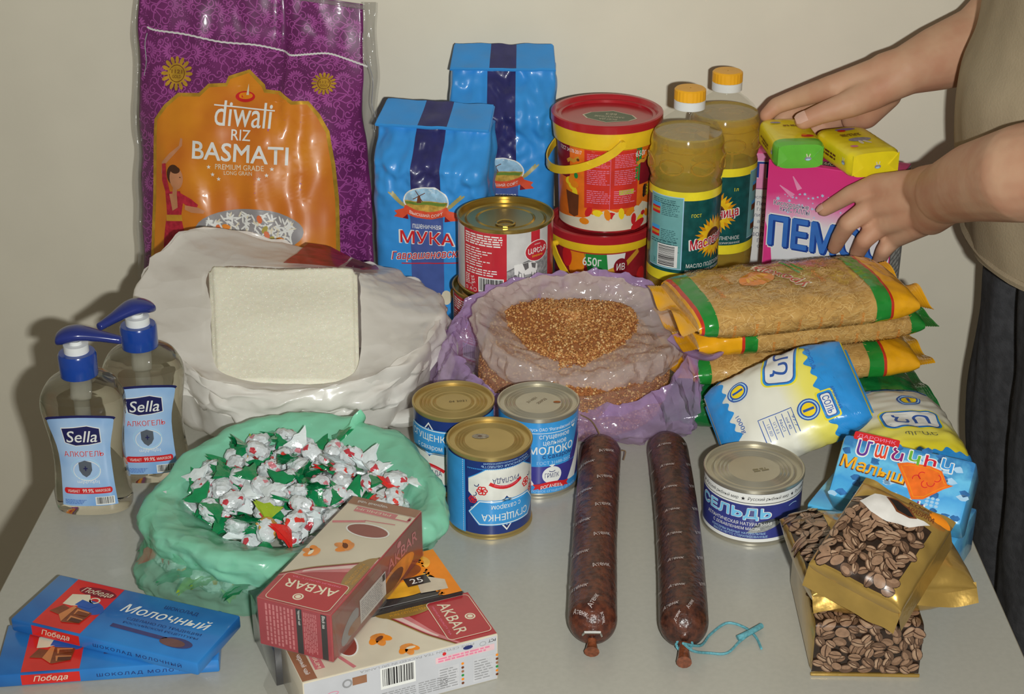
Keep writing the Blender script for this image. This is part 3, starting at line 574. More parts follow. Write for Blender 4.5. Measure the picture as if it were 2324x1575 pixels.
    for j, (n2, l, mt) in enumerate(((15, 0.0255, PT2), (15, 0.0235, PT))):
        for i in range(n2):
            a = 2 * PI * (i + 0.5 * j) / n2; c1, s1 = math.cos(a), math.sin(a)
            p.poly([(cx + c1 * 0.006 - s1 * 0.0, cy + s1 * 0.006), (cx + c1 * 0.013 - s1 * 0.0034, cy + s1 * 0.013 + c1 * 0.0034), (cx + c1 * l, cy + s1 * l), (cx + c1 * 0.013 + s1 * 0.0034, cy + s1 * 0.013 - c1 * 0.0034)], mt, 2 + j)
    p.ell(cx, cy, 0.0105, 0.0105, BRN, 4); p.ring(cx, cy, 0.008, 0.008, 0.002, M('ink_dark_brown', (70, 36, 22), 0.4), 5)
    p.text('Масленица', 0.0, z0 + 0.047, 0.060, 0.0155, WH, 6, 0.075, 0.15, rot=0.16); p.text('Масленица', 0.0, z0 + 0.047, 0.057, 0.0138, M('ink_crimson', (190, 30, 50), 0.3), 7, 0.03, 0.15, rot=0.16)
    p.text('ГОСТ', -0.022, z0 + 0.0775, 0.011, 0.0038, LY, 5, 0.02); p.text('1л', 0.024, z0 + 0.0775, 0.005, 0.004, LY, 5, 0.02)
    p.text('МАСЛО ПОДСОЛНЕЧНОЕ', 0.0, z0 + 0.0195, 0.062, 0.0055, WH, 5, 0.012); p.text('РАФИНИРОВАННОЕ ДЕЗОДОРИРОВАННОЕ', 0.0, z0 + 0.0138, 0.064, 0.003, WH, 5, 0.008)
    p.build('printed_label', cyl(0.0388, face), t)
    return t
oil('sunflower oil bottle with teal label, beside the red pails', PY(1567, 199, 1.662), 0.80)
oil('sunflower oil bottle with teal label, behind the other oil bottle beside the soap', PY(1652, 160, 1.746), -0.30)
# ------------------------------------------------------------------ hand sanitiser bottles
GEL = M('clear_gel', (238, 235, 222), 0.02, spec=0.5, trans=1.0, ior=1.30, var=0.02, coat=0.3); PUMP = M('pump_blue', (40, 52, 124), 0.25, coat=0.3, var=0.08); PUMPC = M('collar_blue', (28, 66, 150), 0.22, coat=0.5, var=0.06)
def sanitiser(label, c, rz, nozzle):
    t = thing('hand_sanitiser_bottle', label, 'bottle', (c.x, c.y, T), (0, 0, rz)); t.scale = (0.96, 0.96, 1.07)
    ctl = [(0.0325, 0.0), (0.0352, 0.004), (0.0345, 0.022), (0.0325, 0.045), (0.0338, 0.066), (0.0372, 0.086), (0.0385, 0.097), (0.037, 0.106), (0.031, 0.1155), (0.022, 0.121), (0.0155, 0.1235)]
    P = smoothpts([(r, 0, z) for r, z in ctl], 44); prof = [(p.x, p.z) for p in P]
    dep = lambda r: 0.62 * r + 0.004
    V = []; Fc = []; n = 56
    def ringpt(r, z, a):
        k = sm(0.108, 0.1235, z); s = 0.62 + 0.38 * k; e = 0.75
        cx, sy = math.cos(a), math.sin(a)
        return Vector((r * math.copysign(abs(cx) ** e, cx), s * r * math.copysign(abs(sy) ** e, sy), z))
    for r, z in [(0.001, 0.0015)] + prof:
        for i in range(n): V.append(ringpt(r, z, 2 * PI * i / n))
    for j in range(len(prof)):
        for i in range(n): Fc.append((j * n + i, j * n + (i + 1) % n, (j + 1) * n + (i + 1) % n, (j + 1) * n + i))
    mesh('clear_body', V, Fc, GEL, t, True, None, 60)
    lathe('gel_level', [(0.0375, 0.1035), (0.0001, 0.1035)], M('gel_meniscus', (210, 204, 184), 0.1, film=0.12), t, 32, 0.98, 0.62)
    lathe('collar', [(0.0158, 0.1235), (0.0170, 0.1235), (0.0172, 0.1415), (0.0160, 0.1435), (0.011, 0.1438)], PUMPC, t, 48)
    lathe('pump_stem', [(0.0112, 0.1432), (0.0112, 0.1505), (0.006, 0.151), (0.006, 0.154)], CAPW, t, 32)
    lathe('dip_tube', [(0.009, 0.123), (0.0085, 0.105), (0.0068, 0.103), (0.0068, 0.085), (0.0022, 0.084), (0.0022, 0.01)], M('dip_tube_white', (232, 232, 226), 0.4, film=0.55), t, 20)
    # pump head: rounded cap that runs out into the nozzle
    V = []; Fc = []; n = 14
    st_ = [(-0.0165, 0.1545, 0.004, 0.003), (-0.0155, 0.1565, 0.0095, 0.0055), (-0.008, 0.1592, 0.0122, 0.0072), (0.002, 0.1608, 0.0122, 0.0068), (0.012, 0.1598, 0.0098, 0.0058), (0.024, 0.1572, 0.0068, 0.0048), (0.036, 0.1545, 0.0048, 0.0042), (0.041, 0.1535, 0.004, 0.0036), (0.0415, 0.1534, 0.001, 0.001)]
    st2 = smoothpts([(a, b, c2) for a, b, c2, d in st_], 30); st3 = smoothpts([(a, b, d) for a, b, c2, d in st_], 30)
    for q, w in zip(st2, st3):
        for i in range(n): a = 2 * PI * i / n; V.append(Vector((q.x * 1.0, max(0, q.z) * math.cos(a), q.y + max(0, w.z) * math.sin(a) * (0.75 if math.sin(a) > 0 else 1.0))))
    for j in range(29):
        for i in range(n): Fc.append((j * n + i, j * n + (i + 1) % n, (j + 1) * n + (i + 1) % n, (j + 1) * n + i))
    Fc += [tuple(range(n)), tuple(range(29 * n, 30 * n))]
    h = fix(mesh('pump_head', V, Fc, PUMP, t, True, None, 60)); h.rotation_euler = (0, 0, nozzle - rz)
    # label on the front
    def rad(z):
        for (r0, z0), (r1, z1) in zip(prof, prof[1:]):
            if z0 <= z <= z1: return r0 + (r1 - r0) * (z - z0) / max(1e-9, z1 - z0)
        return 0.034
    def pos(u, v):
        r = rad(v); cx = max(-0.999, min(0.999, u / r)); a = math.acos(abs(cx) ** (1 / 0.75)); return Vector((u, -0.62 * r * math.sin(a) ** 0.75, v))
    p = Print(); LB = M('sanitiser_label_blue', (122, 168, 222), 0.3, coat=0.5, var=0.1, ns=18, c2=(176, 204, 236)); INK = M('ink_sella_navy', (38, 38, 88), 0.3)
    ed = lambda v: 0.0262 - 0.0022 * math.sin((v - 0.012) / 0.072 * PI) + 0.0026 * sm(0.06, 0.09, v)
    L = [(ed(v), v) for v in [0.012 + 0.007 * i for i in range(11)]]; top = [(0.0288 * math.cos(a), 0.082 + 0.0045 * math.sin(a)) for a in [PI * i / 10 for i in range(1, 10)]]
    full = L + top + [(-x, y) for x, y in L[::-1]]
    p.poly(full, LB, 0); p.line([(0.0288 * math.cos(a), 0.0822 + 0.0048 * math.sin(a)) for a in [PI * i / 14 for i in range(15)]], 0.002, INK, 1)
    p.poly([(-0.0165, 0.0775), (-0.006, 0.0782), (0.006, 0.0795), (0.0165, 0.0768), (0.017, 0.0640), (0.006, 0.0625), (-0.006, 0.0617), (-0.0155, 0.0645)], WH, 1); p.poly([(-0.0158, 0.0768), (-0.006, 0.0775), (0.006, 0.0788), (0.0158, 0.0762), (0.0163, 0.0646), (0.006, 0.0632), (-0.006, 0.0624), (-0.0148, 0.0650)], INK, 2)
    p.text('Sella', 0.0, 0.0700, 0.027, 0.0098, WH, 3, 0.02, 0.25)
    p.text('АЛКОГЕЛЬ', 0.0, 0.0553, 0.0365, 0.0048, WH, 3, 0.03); p.text('АЛКОГЕЛЬ', 0.0, 0.0553, 0.0362, 0.0046, RED, 4, 0.004)
    p.ring(0, 0.0425, 0.0135, 0.0085, 0.0012, LBLUE, 2); p.ring(0.001, 0.041, 0.0125, 0.008, 0.0006, WH, 2)
    p.poly([(-0.006, 0.048), (0, 0.0497), (0.006, 0.048), (0.006, 0.0415), (0.0035, 0.0378), (0, 0.0358), (-0.0035, 0.0378), (-0.006, 0.0415)], M('ink_shield', (92, 98, 108), 0.3), 4); p.rect(-0.0005, 0.041, 0.0005, 0.045, INK, 5); p.rect(-0.002, 0.0425, 0.002, 0.0435, INK, 5)
    p.text('ալկոգել', 0.0015, 0.0322, 0.021, 0.0035, WH, 3, 0.01); p.rrect(-0.0225, 0.0222, 0.0225, 0.0272, 0.0024, RED, 3); p.text('99.9%', 0.0, 0.0247, 0.0105, 0.0031, WH, 4, 0.02); p.text('УБИВАЕТ', -0.0135, 0.0245, 0.0115, 0.0022, WH, 4, 0.01); p.text('МИКРОБОВ', 0.0137, 0.0247, 0.0135, 0.0022, WH, 4, 0.01)
    p.words(-0.023, 0.0135, -0.001, 0.0175, 4, ROYAL, 3, 3, 0.4); p.barcode(0.006, 0.0128, 0.0235, 0.0195, WH, BK, 3, 21)
    p.map(lambda x, y: (x * (0.97 + 0.1 * sm(0.05, 0.08, y)), 0.010 + (y - 0.012) * 1.14))
    p.build('printed_label', surf_of(pos), t, L=0.004, base=0.0004)
    return t
c = PZ(212, 1158); c.y += 0.011
sanitiser('clear hand sanitiser pump bottle with its nozzle turned towards the sugar bag', c, 0.03, 0.05)
c = PZ(346, 1082); c.y += 0.008
sanitiser('clear hand sanitiser pump bottle standing behind another and its nozzle turned towards that one', c, 0.12, PI + 0.80)
# ------------------------------------------------------------------ helpers for packs placed by a frame
def px2(mat, d=0.0, axis='xz'):            # photo pixel -> print coordinates on the plane at offset d of a pack's frame
    inv = mat.inverted(); o = inv @ CAMP
    def f(x, y):
        q = inv.to_3x3() @ ray(x, y)
        if axis == 'xz': s = (-d - o.y) / q.y; p = o + q * s; return (p.x, p.z)
        s = (d - o.z) / q.z; p = o + q * s; return (p.x, p.y)
    return f
# ------------------------------------------------------------------ rice bag leaning on the wall
base = PY(584, 662, 1.752); base.z = T
lean = math.atan2(0.088, 0.33)
mw = Matrix.Translation(base) @ Matrix.Rotation(math.radians(-2.0), 4, 'Z') @ Matrix.Rotation(-lean, 4, 'X')
t = thing('rice_bag', 'tall purple and orange basmati rice bag leaning on the wall', 'bag', mat=mw)
RH = 0.352
def rw(v, s): return 0.1315 - 0.004 * sm(0.05, 0.34, v) + 0.0035 * nz(v * 22, s * 3, 1) + 0.006 * math.sin(v * 12 + s) * (1 - sm(0.2, 0.3, v)) * (1 if s > 0 else 0.2)
def rbulge(x, v):
    s = max(-1, min(1, x / 0.132)); e = (1 - abs(s) ** 3.2)
    b = 0.046 * e * sm(-0.02, 0.03, v) * (1 - 0.93 * sm(0.17, 0.31, v)) + 0.004
    b += 0.0055 * e * nz(x * 26, v * 12, 3) + 0.003 * e * nz(x * 60, v * 26, 9)
    b -= 0.007 * math.exp(-((x - 0.035 - 0.02 * (v - 0.2)) / 0.006) ** 2) * sm(0.1, 0.3, v)
    b -= 0.004 * math.exp(-((x + 0.01) / 0.01) ** 2) * sm(0.15, 0.2, v) * (1 - sm(0.22, 0.28, v)) + 0.004 * math.exp(-((x - 0.06) / 0.008) ** 2) * sm(0.1, 0.14, v) * (1 - sm(0.2, 0.24, v))
    return b
def rpos(x, v): return Vector((x, -rbulge(x, v), v))
PUR = M('rice_bag_purple', (112, 42, 100), 0.38, coat=0.25, var=0.18, ns=30)
V = []; Fc = []; nu, nv = 70, 80
for side in (0, 1):
    for j in range(nv + 1):
        v = RH * j / nv
        for i in range(nu + 1):
            s = -1 + 2 * i / nu; x = s * rw(v, s); zz = v + (0.012 - 0.034 * (s + 1) / 2) * sm(0.22, RH, v)
            p = rpos(x, v); V.append((p.x, p.y if side == 0 else 0.012 * (1 - s ** 4) * (1 - sm(0.2, 0.32, v)) + 0.001, zz))
o2 = (nu + 1) * (nv + 1)
for j in range(nv):
    for i in range(nu):
        a = j * (nu + 1) + i; Fc.append((a, a + 1, a + nu + 2, a + nu + 1)); Fc.append((o2 + a + 1, o2 + a, o2 + a + nu + 1, o2 + a + nu + 2))
    a = j * (nu + 1); b = a + nu; Fc.append((a + nu + 1, o2 + a + nu + 1, o2 + a, a)); Fc.append((b, o2 + b, o2 + b + nu + 1, b + nu + 1))
for i in range(nu): Fc.append((o2 + i, o2 + i + 1, i + 1, i))
mesh('bag_body', V, Fc, PUR, t)
def rS(u, v, d):
    p = rpos(u, v); p.y -= d; p.z += (0.012 - 0.034 * (u / 0.131 + 1) / 2) * sm(0.22, RH, v); return p
# purple ornament
MG = M('ink_magenta', (166, 78, 152), 0.38, coat=0.25, var=0.1)
p = Print()
def motif(cx, cy, k, a0):
    q = Print()
    for i in range(9):
        a = math.radians(-80 + i * 20) + PI / 2; q.ell(0.42 * math.cos(a), 0.42 * math.sin(a), 0.2, 0.065, MG, 0, 8, a)
    q.ring(0, 0, 0.16, 0.16, 0.07, MG, 0, 10)
    for sgn in (-1, 1):
        q.line([(sgn * (0.5 + (0.34 - 0.022 * i) * math.cos(i * 0.55)), -0.35 + (0.34 - 0.022 * i) * math.sin(i * 0.55)) for i in range(13)], 0.075, MG, 0)
        q.line([(sgn * (0.25 + (0.24 - 0.018 * i) * math.cos(2 + i * 0.6)), 0.95 + (0.24 - 0.018 * i) * math.sin(2 + i * 0.6)) for i in range(11)], 0.07, MG, 0)
        q.line([(sgn * 0.1, -0.2), (sgn * 0.3, -0.6), (sgn * 0.12, -0.95), (0, -1.15)], 0.075, MG, 0)
        for i in range(5): q.ell(sgn * (0.75 + 0.12 * math.cos(i)), 0.35 + 0.14 * i, 0.035, 0.035, MG, 0, 5)
    q.spin(a0, k, cx, cy); b = len(p.V); p.V += q.V; p.L += q.L; p.F += [tuple(j + b for j in f) for f in q.F]; km = p.mi(MG); p.m += [km] * len(q.F)
kk = 0
for j in range(15):
    for i in range(11):
        motif(-0.130 + 0.0262 * i + (0.0131 if j % 2 else 0), 0.004 + 0.0245 * j, 0.0158, (i * 2 + j) % 4 * PI / 2 + (0.3 if (i + j) % 3 else 0)); kk += 1
f = px2(mw, 0.036)
ft = px2(mw, 0.012)
orn = [(335, 640), (345, 440), (349, 311), (353, 272), (378, 240), (410, 214), (459, 214), (481, 193), (520, 191), (526, 175), (569, 159), (603, 193), (607, 205), (638, 209), (668, 232), (703, 232), (725, 260), (745, 299), (756, 374), (764, 453), (768, 640)]
def fm(x, y):
    w = sm(330, 180, y) if False else max(0, min(1, (330 - y) / 150.0)); a = f(x, y); b = ft(x, y); return (a[0] * (1 - w) + b[0] * w, a[1] * (1 - w) + b[1] * w)
O2 = [fm(*q) for q in orn]
p.cut(lambda x, y: abs(x) < rw(y, 1 if x > 0 else -1) - 0.002 and 0.003 < y < RH - 0.003)
p.build('purple_ornament', rS, t, 0.008)
p = Print(); OR = M('rice_bag_orange', (226, 142, 36), 0.36, coat=0.3, var=0.1, ns=14, c2=(206, 112, 36)); GF = M('gold_foil', (226, 176, 64), 0.22, metal=0.5, var=0.2, ns=80)
p.poly(O2, OR, 1); p.line(O2, 0.0042, GF, 2)
def T_(s, x, y, w, h, mat, layer=4, **k):
    a = fm(x, y); b = fm(x + w / 2, y); c = fm(x - w / 2, y); d = fm(x, y - h / 2); e = fm(x, y + h / 2)
    p.text(s, a[0], a[1], b[0] - c[0], d[1] - e[1], mat, layer, **k)
T_('diwali', 560, 258, 128, 58, WH, bold=0.012, rot=-0.05)
p.line([fm(494, 236), fm(560, 243), fm(630, 250)], 0.0015, WH, 5)
T_('RIZ', 553, 305, 44, 25, WH, bold=0.02, rot=-0.04); T_('BASMATI', 549, 346, 218, 42, WH, bold=0.035, rot=-0.06); T_('PREMIUM GRADE', 549, 378, 110, 12, CREAM, bold=0.012, rot=-0.03); T_('LONG GRAIN', 546, 391, 64, 9, CREAM, bold=0.01, rot=-0.02)
for x, y in ((479, 377), (488, 394), (502, 404), (622, 382), (610, 396), (593, 404)): a = fm(x, y); p.star(a[0], a[1], 0.0026, WH, 4)
a = fm(563, 218); p.ell(a[0], a[1], 0.0115, 0.0062, RED, 4); p.ell(a[0], a[1] + 0.001, 0.0088, 0.0038, ORG, 5); a = fm(569, 202); p.poly([(a[0] - 0.0016, a[1] - 0.006), (a[0] + 0.0016, a[1] - 0.006), (a[0] + 0.0012, a[1] + 0.001), (a[0] + 0.0005, a[1] + 0.007)], CREAM, 6)
# bowl of rice
a = fm(570, 515); p.ell(a[0], a[1] - 0.004, 0.062, 0.026, M('ink_bowl', (152, 148, 150), 0.4), 4, 32)
R = random.Random(5)
for i in range(240):
    x = R.uniform(-0.05, 0.05); y = R.uniform(-0.026, 0.020) * math.sqrt(max(0.05, 1 - (x / 0.055) ** 2)); g = R.uniform(0, PI)
    p.ell(a[0] + x, a[1] - 0.003 + y, 0.0048, 0.0011, WH if i % 5 else CREAM, 5 + i % 8, 6, g)
for i in range(9): p.ell(a[0] + R.uniform(-0.04, 0.045), a[1] + R.uniform(-0.02, 0.014), 0.005, 0.003, (ORG, M('ink_pea', (176, 160, 60), 0.4), M('ink_carrot', (226, 110, 54), 0.4))[i % 3], 14, 8, i)
# dancing figure printed on the left
SKN = M('ink_skin', (204, 140, 100), 0.4); SAR = M('ink_sari', (186, 44, 62), 0.4, var=0.2, ns=200); HR_ = M('ink_hair', (80, 50, 34), 0.4)
def PP(pts, mat, l): p.poly([fm(*q) for q in pts], mat, l)
PP([(413, 312), (418, 314), (416, 330), (397, 350), (376, 372), (370, 396), (364, 394), (366, 368), (386, 347), (408, 330)], SKN, 4)
PP([(366, 372), (376, 370), (378, 400), (386, 436), (376, 440), (366, 410)], SAR, 5); PP([(374, 436), (412, 432), (420, 452), (414, 492), (378, 496)], SAR, 4); PP([(384, 440), (404, 438), (406, 470), (392, 478)], SKN, 5)
PP([(412, 436), (440, 450), (456, 462), (452, 472), (430, 466), (414, 456)], SAR, 5); PP([(424, 464), (456, 468), (472, 476), (468, 482), (440, 480), (424, 474)], SKN, 6)
PP([(376, 492), (414, 490), (430, 560), (436, 600), (366, 620), (370, 540)], SAR, 4); PP([(376, 488), (416, 486), (418, 500), (376, 502)], GOLD, 6)
a = fm(403, 404); p.ell(a[0], a[1], 0.0085, 0.0125, SKN, 6); p.ell(a[0] - 0.0035, a[1] + 0.004, 0.0085, 0.0115, HR_, 5); p.ell(a[0] - 0.001, a[1] + 0.0095, 0.006, 0.004, HR_, 7); p.ell(a[0] + 0.005, a[1] + 0.0015, 0.001, 0.0006, HR_, 8, 6)
PP([(396, 416), (406, 420), (404, 440), (392, 440)], SKN, 5)
for x, y, r in ((405, 168, 0.018), (738, 186, 0.0135)):
    a = ft(x, y)
    for i in range(16): p.ell(a[0] + r * 0.8 * math.cos(i * PI / 8), a[1] + r * 0.8 * math.sin(i * PI / 8), r * 0.24, r * 0.12, GF, 3, 8, i * PI / 8)
    p.ell(a[0], a[1], r * 0.62, r * 0.62, GF, 3); p.ring(a[0], a[1], r * 0.5, r * 0.5, 0.0008, BRN, 4); p.text('1121', a[0], a[1] + r * 0.12, r * 0.7, r * 0.22, BRN, 4, 0.01); p.text('GOLD', a[0], a[1] - r * 0.18, r * 0.6, r * 0.18, BRN, 4, 0.01)
p.cut(lambda x, y: abs(x) < rw(y, 1 if x > 0 else -1) - 0.001 and y < RH)
p.build('printed_front', rS, t, 0.007, base=0.0004)
P = [ft(x, y) for x, y in ((332, 75), (352, 80), (420, 84), (500, 95), (580, 97), (640, 107), (662, 117), (700, 112), (745, 107), (790, 121), (832, 139))]
sp = smoothpts([(a, b, 0) for a, b in P], 120)
tube('stitching', [rS(q.x, q.y, 0.0012) + Vector((0, 0, 0.0006 * (i % 2))) for i, q in enumerate(sp)], 0.0011, WH, t, 5)
for x0, y0, pts in ((0, 0, ((332, 75), (327, 100), (330, 140), (325, 172))), (1, 0, ((832, 139), (845, 180), (843, 235), (850, 262), (851, 295)))):
    q = [ft(*w) for w in pts]; q = smoothpts([(a, b, 0) for a, b in q], 24); tube('loose_thread', [Vector((a.x, -0.008, a.y)) for a in q], 0.0006, GREY, t, 5)
# clear side gusset
CLR = M('clear_film', (206, 204, 196), 0.12, film=0.42, coat=0.6, bump=0.3, bs=90, var=0.04)
grid('clear_side_gusset', lambda u, v: Vector((rw(v, 1) + (0.017 + 0.006 * nz(v * 18, 2, 2)) * u, -0.004 + 0.012 * math.sin(u * 2.6) * (1 - 0.7 * sm(0.2, 0.34, v)) + 0.004 * nz(u * 4, v * 40, 5), v)), 0, 1, 0.003, RH - 0.02, 10, 70, CLR, t)
grid('clear_side_gusset', lambda u, v: Vector((-rw(v, -1) - 0.008 * u, -0.004 + 0.006 * math.sin(u * 2.6) + 0.003 * nz(u * 4, v * 40, 8), v)), 0, 1, 0.003, RH - 0.01, 6, 50, CLR, t)
P = [rS(x, RH - 0.004, 0.001) for x in [0.13 - 0.09 * i / 20 for i in range(21)]]
tube('clear_top_hem', P, 0.0025, CLR, t, 6)
# ------------------------------------------------------------------ flour bags
FB = M('flour_paper_blue', (58, 150, 226), 0.36, coat=0.25, var=0.05, ns=20, bump=0.25, bs=55); FN = M('flour_paper_navy', (50, 50, 104), 0.36, coat=0.2, var=0.12, bump=0.2, bs=60)
def flour(label, loc, rz, w, d, h, seed, ridge, zp):
    t = thing('flour_bag', label, 'bag', loc, (0, 0, rz))
    def sec(a, v):                          # rounded rectangle section, a in 0..1 round from front left
        tp = sm(h * 0.80, h, v); dd = d * (1 - 0.55 * tp); ww = w * (1 - 0.02 * tp) * (1 - 0.012 * math.sin(v * 20))
        n = 5.0; g = 2 * PI * a; c, s = math.cos(g), math.sin(g)
        k = (abs(c) ** n + abs(s) ** n) ** (-1 / n)
        wr = 1 + 0.02 * sm(0, 0.02, v)
        x = ww / 2 * k * c * wr; y = dd / 2 * k * s * wr
        am = 0.0058 * (0.25 + sm(h * 0.45, h * 0.8, v)) * (1 - 0.5 * sm(h * 0.93, h, v))
        y += am * nz(x * 45 + seed, v * 38, seed) + 0.6 * am * nz(x * 110, v * 90, seed + 4)
        x += am * 0.5 * nz(y * 60, v * 45, seed + 9)
        y += 0.012 * tp
        if v < 0.006: x *= 0.97; y *= 0.97
        return Vector((x, y, v))
    n, m = 190, 110; V = []; Fc = []
    for j in range(m + 1):
        for i in range(n): V.append(sec(i / n, h * j / m))
    for j in range(m):
        for i in range(n): Fc.append((j * n + i, j * n + (i + 1) % n, (j + 1) * n + (i + 1) % n, (j + 1) * n + i))
    Fc += [tuple(range(n - 1, -1, -1)), tuple(range(m * n, m * n + n))]
    mesh('paper_body', V, Fc, FB, t, True, None, 60)
    # folded top flap: blue, navy, blue
    y0 = -d * 0.22 + 0.012; yb = d * 0.225 + 0.012
    fl = lambda u, v: Vector((u * w * 0.5 * (1.0 - 0.05 * v), y0 - 0.004 + (yb - y0 + 0.004) * v, h - 0.004 + (0.002 + ridge * v) + 0.002 * nz(u * 3, v * 2, seed)))
    g = Print(); g.rect(-1, 0, -0.26, 1, FB, 0); g.rect(-0.26, 0, 0.26, 1, FN, 0); g.rect(0.26, 0, 1, 1, FB, 0)
    g.split(0.12); V = []; Fc = []
    nn = len(g.V); V = [fl(*q) + Vector((0, 0, 0.0022)) for q in g.V] + [fl(*q) for q in g.V]; Fc = [tuple(f) for f in g.F] + [tuple(j + nn for j in f[::-1]) for f in g.F]
    mesh('folded_top', V, Fc, g.mats, t, True, g.m + g.m, 50)
    for s in (-1, 1):
        P = [fl(s, v) for v in (0, 0.25, 0.5, 0.75, 1)]; tube('flap_edge', P, 0.0016, FB, t, 5)
    P = [fl(u / 10, 0) + Vector((0, 0, 0.0008)) for u in range(-10, 11)]; tube('flap_edge', P, 0.0018, FB, t, 5)
    def pos(u, v):
        lo, hi = 0.5, 1.0
        for _ in range(13):
            md = (lo + hi) / 2
            if sec(md, v).x < u: lo = md
            else: hi = md
        return sec((lo + hi) / 2, v)
    p = Print(); FS = M('ink_flour_slate', (74, 94, 160), 0.36, coat=0.2, var=0.06); RB = M('ink_ribbon', (224, 84, 54), 0.36); 
    z = zp
    p.poly([(-0.0175, h * 0.985), (0.0145, h * 0.985), (0.0165, z), (-0.0165, z)], FN, 0); p.rect(-0.0185, 0.012, 0.0185, z - 0.01, FS, 0)
    p.ell(0, z, 0.0255, 0.0165, WH, 2, 32); p.ell(0, z, 0.0240, 0.0152, M('ink_sky_pale', (156, 196, 222), 0.4, var=0.2, ns=120), 3, 32)
    p.poly([(0.0240 * math.cos(a), z + 0.0152 * math.sin(a)) for a in [PI + i * PI / 14 for i in range(15)]] , M('ink_wheatfield', (196, 158, 70), 0.4, var=0.25, ns=200), 4); p.poly([(-0.0235, z - 0.001), (0.0235, z - 0.001), (0.020, z - 0.005), (-0.022, z - 0.004)], M('ink_field_green', (110, 140, 60), 0.4), 5)
    p.poly([(-0.010, z - 0.002), (-0.005, z - 0.002), (-0.0062, z + 0.006), (-0.0088, z + 0.006)], BRN, 6)
    for a in (0.5, 2.07, 3.64, 5.2): p.line([(-0.0075, z + 0.006), (-0.0075 + 0.0075 * math.cos(a), z + 0.006 + 0.0075 * math.sin(a))], 0.0009, BRN, 7)
    for s in (-1, 1):
        for i in range(5):
            x = s * (0.025 + 0.0028 * i); y = z - 0.006 + 0.0026 * i; p.ell(x, y, 0.005, 0.0014, M('ink_wheat', (170, 160, 104), 0.4), 2, 8, PI / 2 - s * 0.5); p.ell(x + s * 0.003, y + 0.001, 0.0045, 0.0012, MATS['ink_wheat'], 2, 8, PI / 2 - s * 0.9)
        p.poly([(s * 0.023, z - 0.009), (s * 0.036, z - 0.013), (s * 0.033, z - 0.0165), (s * 0.037, z - 0.0205), (s * 0.027, z - 0.0215), (s * 0.021, z - 0.016)], RB, 5); p.poly([(s * 0.021, z - 0.016), (s * 0.027, z - 0.0215), (s * 0.0205, z - 0.0225)], MAROON, 5)
    P = [(x * 0.001, z - 0.0165 + 0.0075 * (x / 25.0) ** 2) for x in range(-25, 26, 5)]; p.line(P, 0.0085, RB, 6); p.text('ВЫСШИЙ СОРТ', 0, z - 0.0165, 0.037, 0.0042, WH, 7, 0.015, arc=0.0042)
    p.text('пшеничная', 0, z - 0.030, 0.032, 0.0052, WH, 3, 0.015)
    p.text('МУКА', 0, z - 0.043, 0.064, 0.0165, WH, 3, 0.07); p.text('МУКА', 0, z - 0.043, 0.0605, 0.0145, RED, 4, 0.035)
    p.text('Гаврашановская', 0.002, z - 0.0635, 0.090, 0.0135, WH, 4, 0.055, 0.35, rot=0.12); p.text('Гаврашановская', 0.002, z - 0.0635, 0.088, 0.0118, RED, 5, 0.02, 0.35, rot=0.12); p.line([(-0.030, z - 0.0755), (0.045, z - 0.069)], 0.0012, RED, 4)
    for i in range(7): p.ell(-0.012 + 0.011 * i, 0.018 + 0.0045 * i, 0.009, 0.006, (CREAM, GOLD, M('ink_crust', (200, 120, 60), 0.4))[i % 3], 5 + i % 3, 14, 0.5 * i)
    p.build('printed_front', lambda u, v, d2: pos(u, v) + Vector((0, -d2, 0)), t, 0.0036, base=0.0006)
    return t
c = PY(985, 500, 1.66)
flour('blue paper flour bag with navy stripe, behind the stacked beef cans', (c.x, 1.708, T), -0.20, 0.126, 0.082, 0.218, 3, 0.016, 0.144)
c = PY(1142, 400, 1.79)
flour('taller blue paper flour bag with navy stripe, standing between the wall and the red pails', (c.x, 1.815, T), -0.03, 0.118, 0.078, 0.252, 14, 0.018, 0.140)
# ------------------------------------------------------------------ thin plastic bags
def loft(name, loops, mat, parent, N=110, rows=None, amp=0.004, fr=5.0, seed=0, ampr=None, zamp=0.4, fine=0.0, sharp=None):
    K = len(loops); L = [[cr([Vector(p) for p in lp], i / N, True) for i in range(N)] for lp in loops]
    rows = rows or K * 7; cen = sum((p for p in L[K // 2]), Vector()) / N; V = []
    for j in range(rows + 1):
        tt = j / rows
        for i in range(N):
            p = cr([l[i] for l in L], tt); a = 2 * PI * i / N
            k = amp * (ampr(tt) if ampr else 1.0)
            d = Vector((p.x - cen.x, p.y - cen.y, 0)); d.normalize()
            w = nz(math.cos(a) * fr + seed, math.sin(a) * fr, tt * 2.0) + 0.6 * nz(math.cos(a) * fr * 2.7, math.sin(a) * fr * 2.7 + seed, tt * 4.5) + 0.4 * abs(nz(math.cos(a) * fr * 1.3, math.sin(a) * fr * 1.3 + 9 + seed, tt * 7))
            w2 = nz(math.cos(a) * fr * 1.6 + 31 + seed, math.sin(a) * fr * 1.6, tt * 3.1)
            q = p * 62; g = fine * (abs(nz(q.x, q.y, q.z + seed)) + 0.6 * nz(q.x * 2.1, q.y * 2.1 + seed, q.z * 2.1) - 0.2)
            V.append(p + d * (k * w + g) + Vector((0, 0, (k * zamp * w2 + g) * (1 if p.z > T + 0.012 else 0))))
    Fc = [(j * N + i, j * N + (i + 1) % N, (j + 1) * N + (i + 1) % N, (j + 1) * N + i) for j in range(rows) for i in range(N)]
    for v in V: v.z = max(v.z, T + 0.0008)
    return mesh(name, V, Fc, mat, parent, True, None, sharp), V
def scaled(lp, s, z=None, dz=0.0, c=None):
    c = c or sum((Vector(p) for p in lp), Vector()) / len(lp)
    return [Vector((c.x + (p.x - c.x) * s, c.y + (p.y - c.y) * s, (T + z) if z is not None else p.z + dz)) for p in lp]
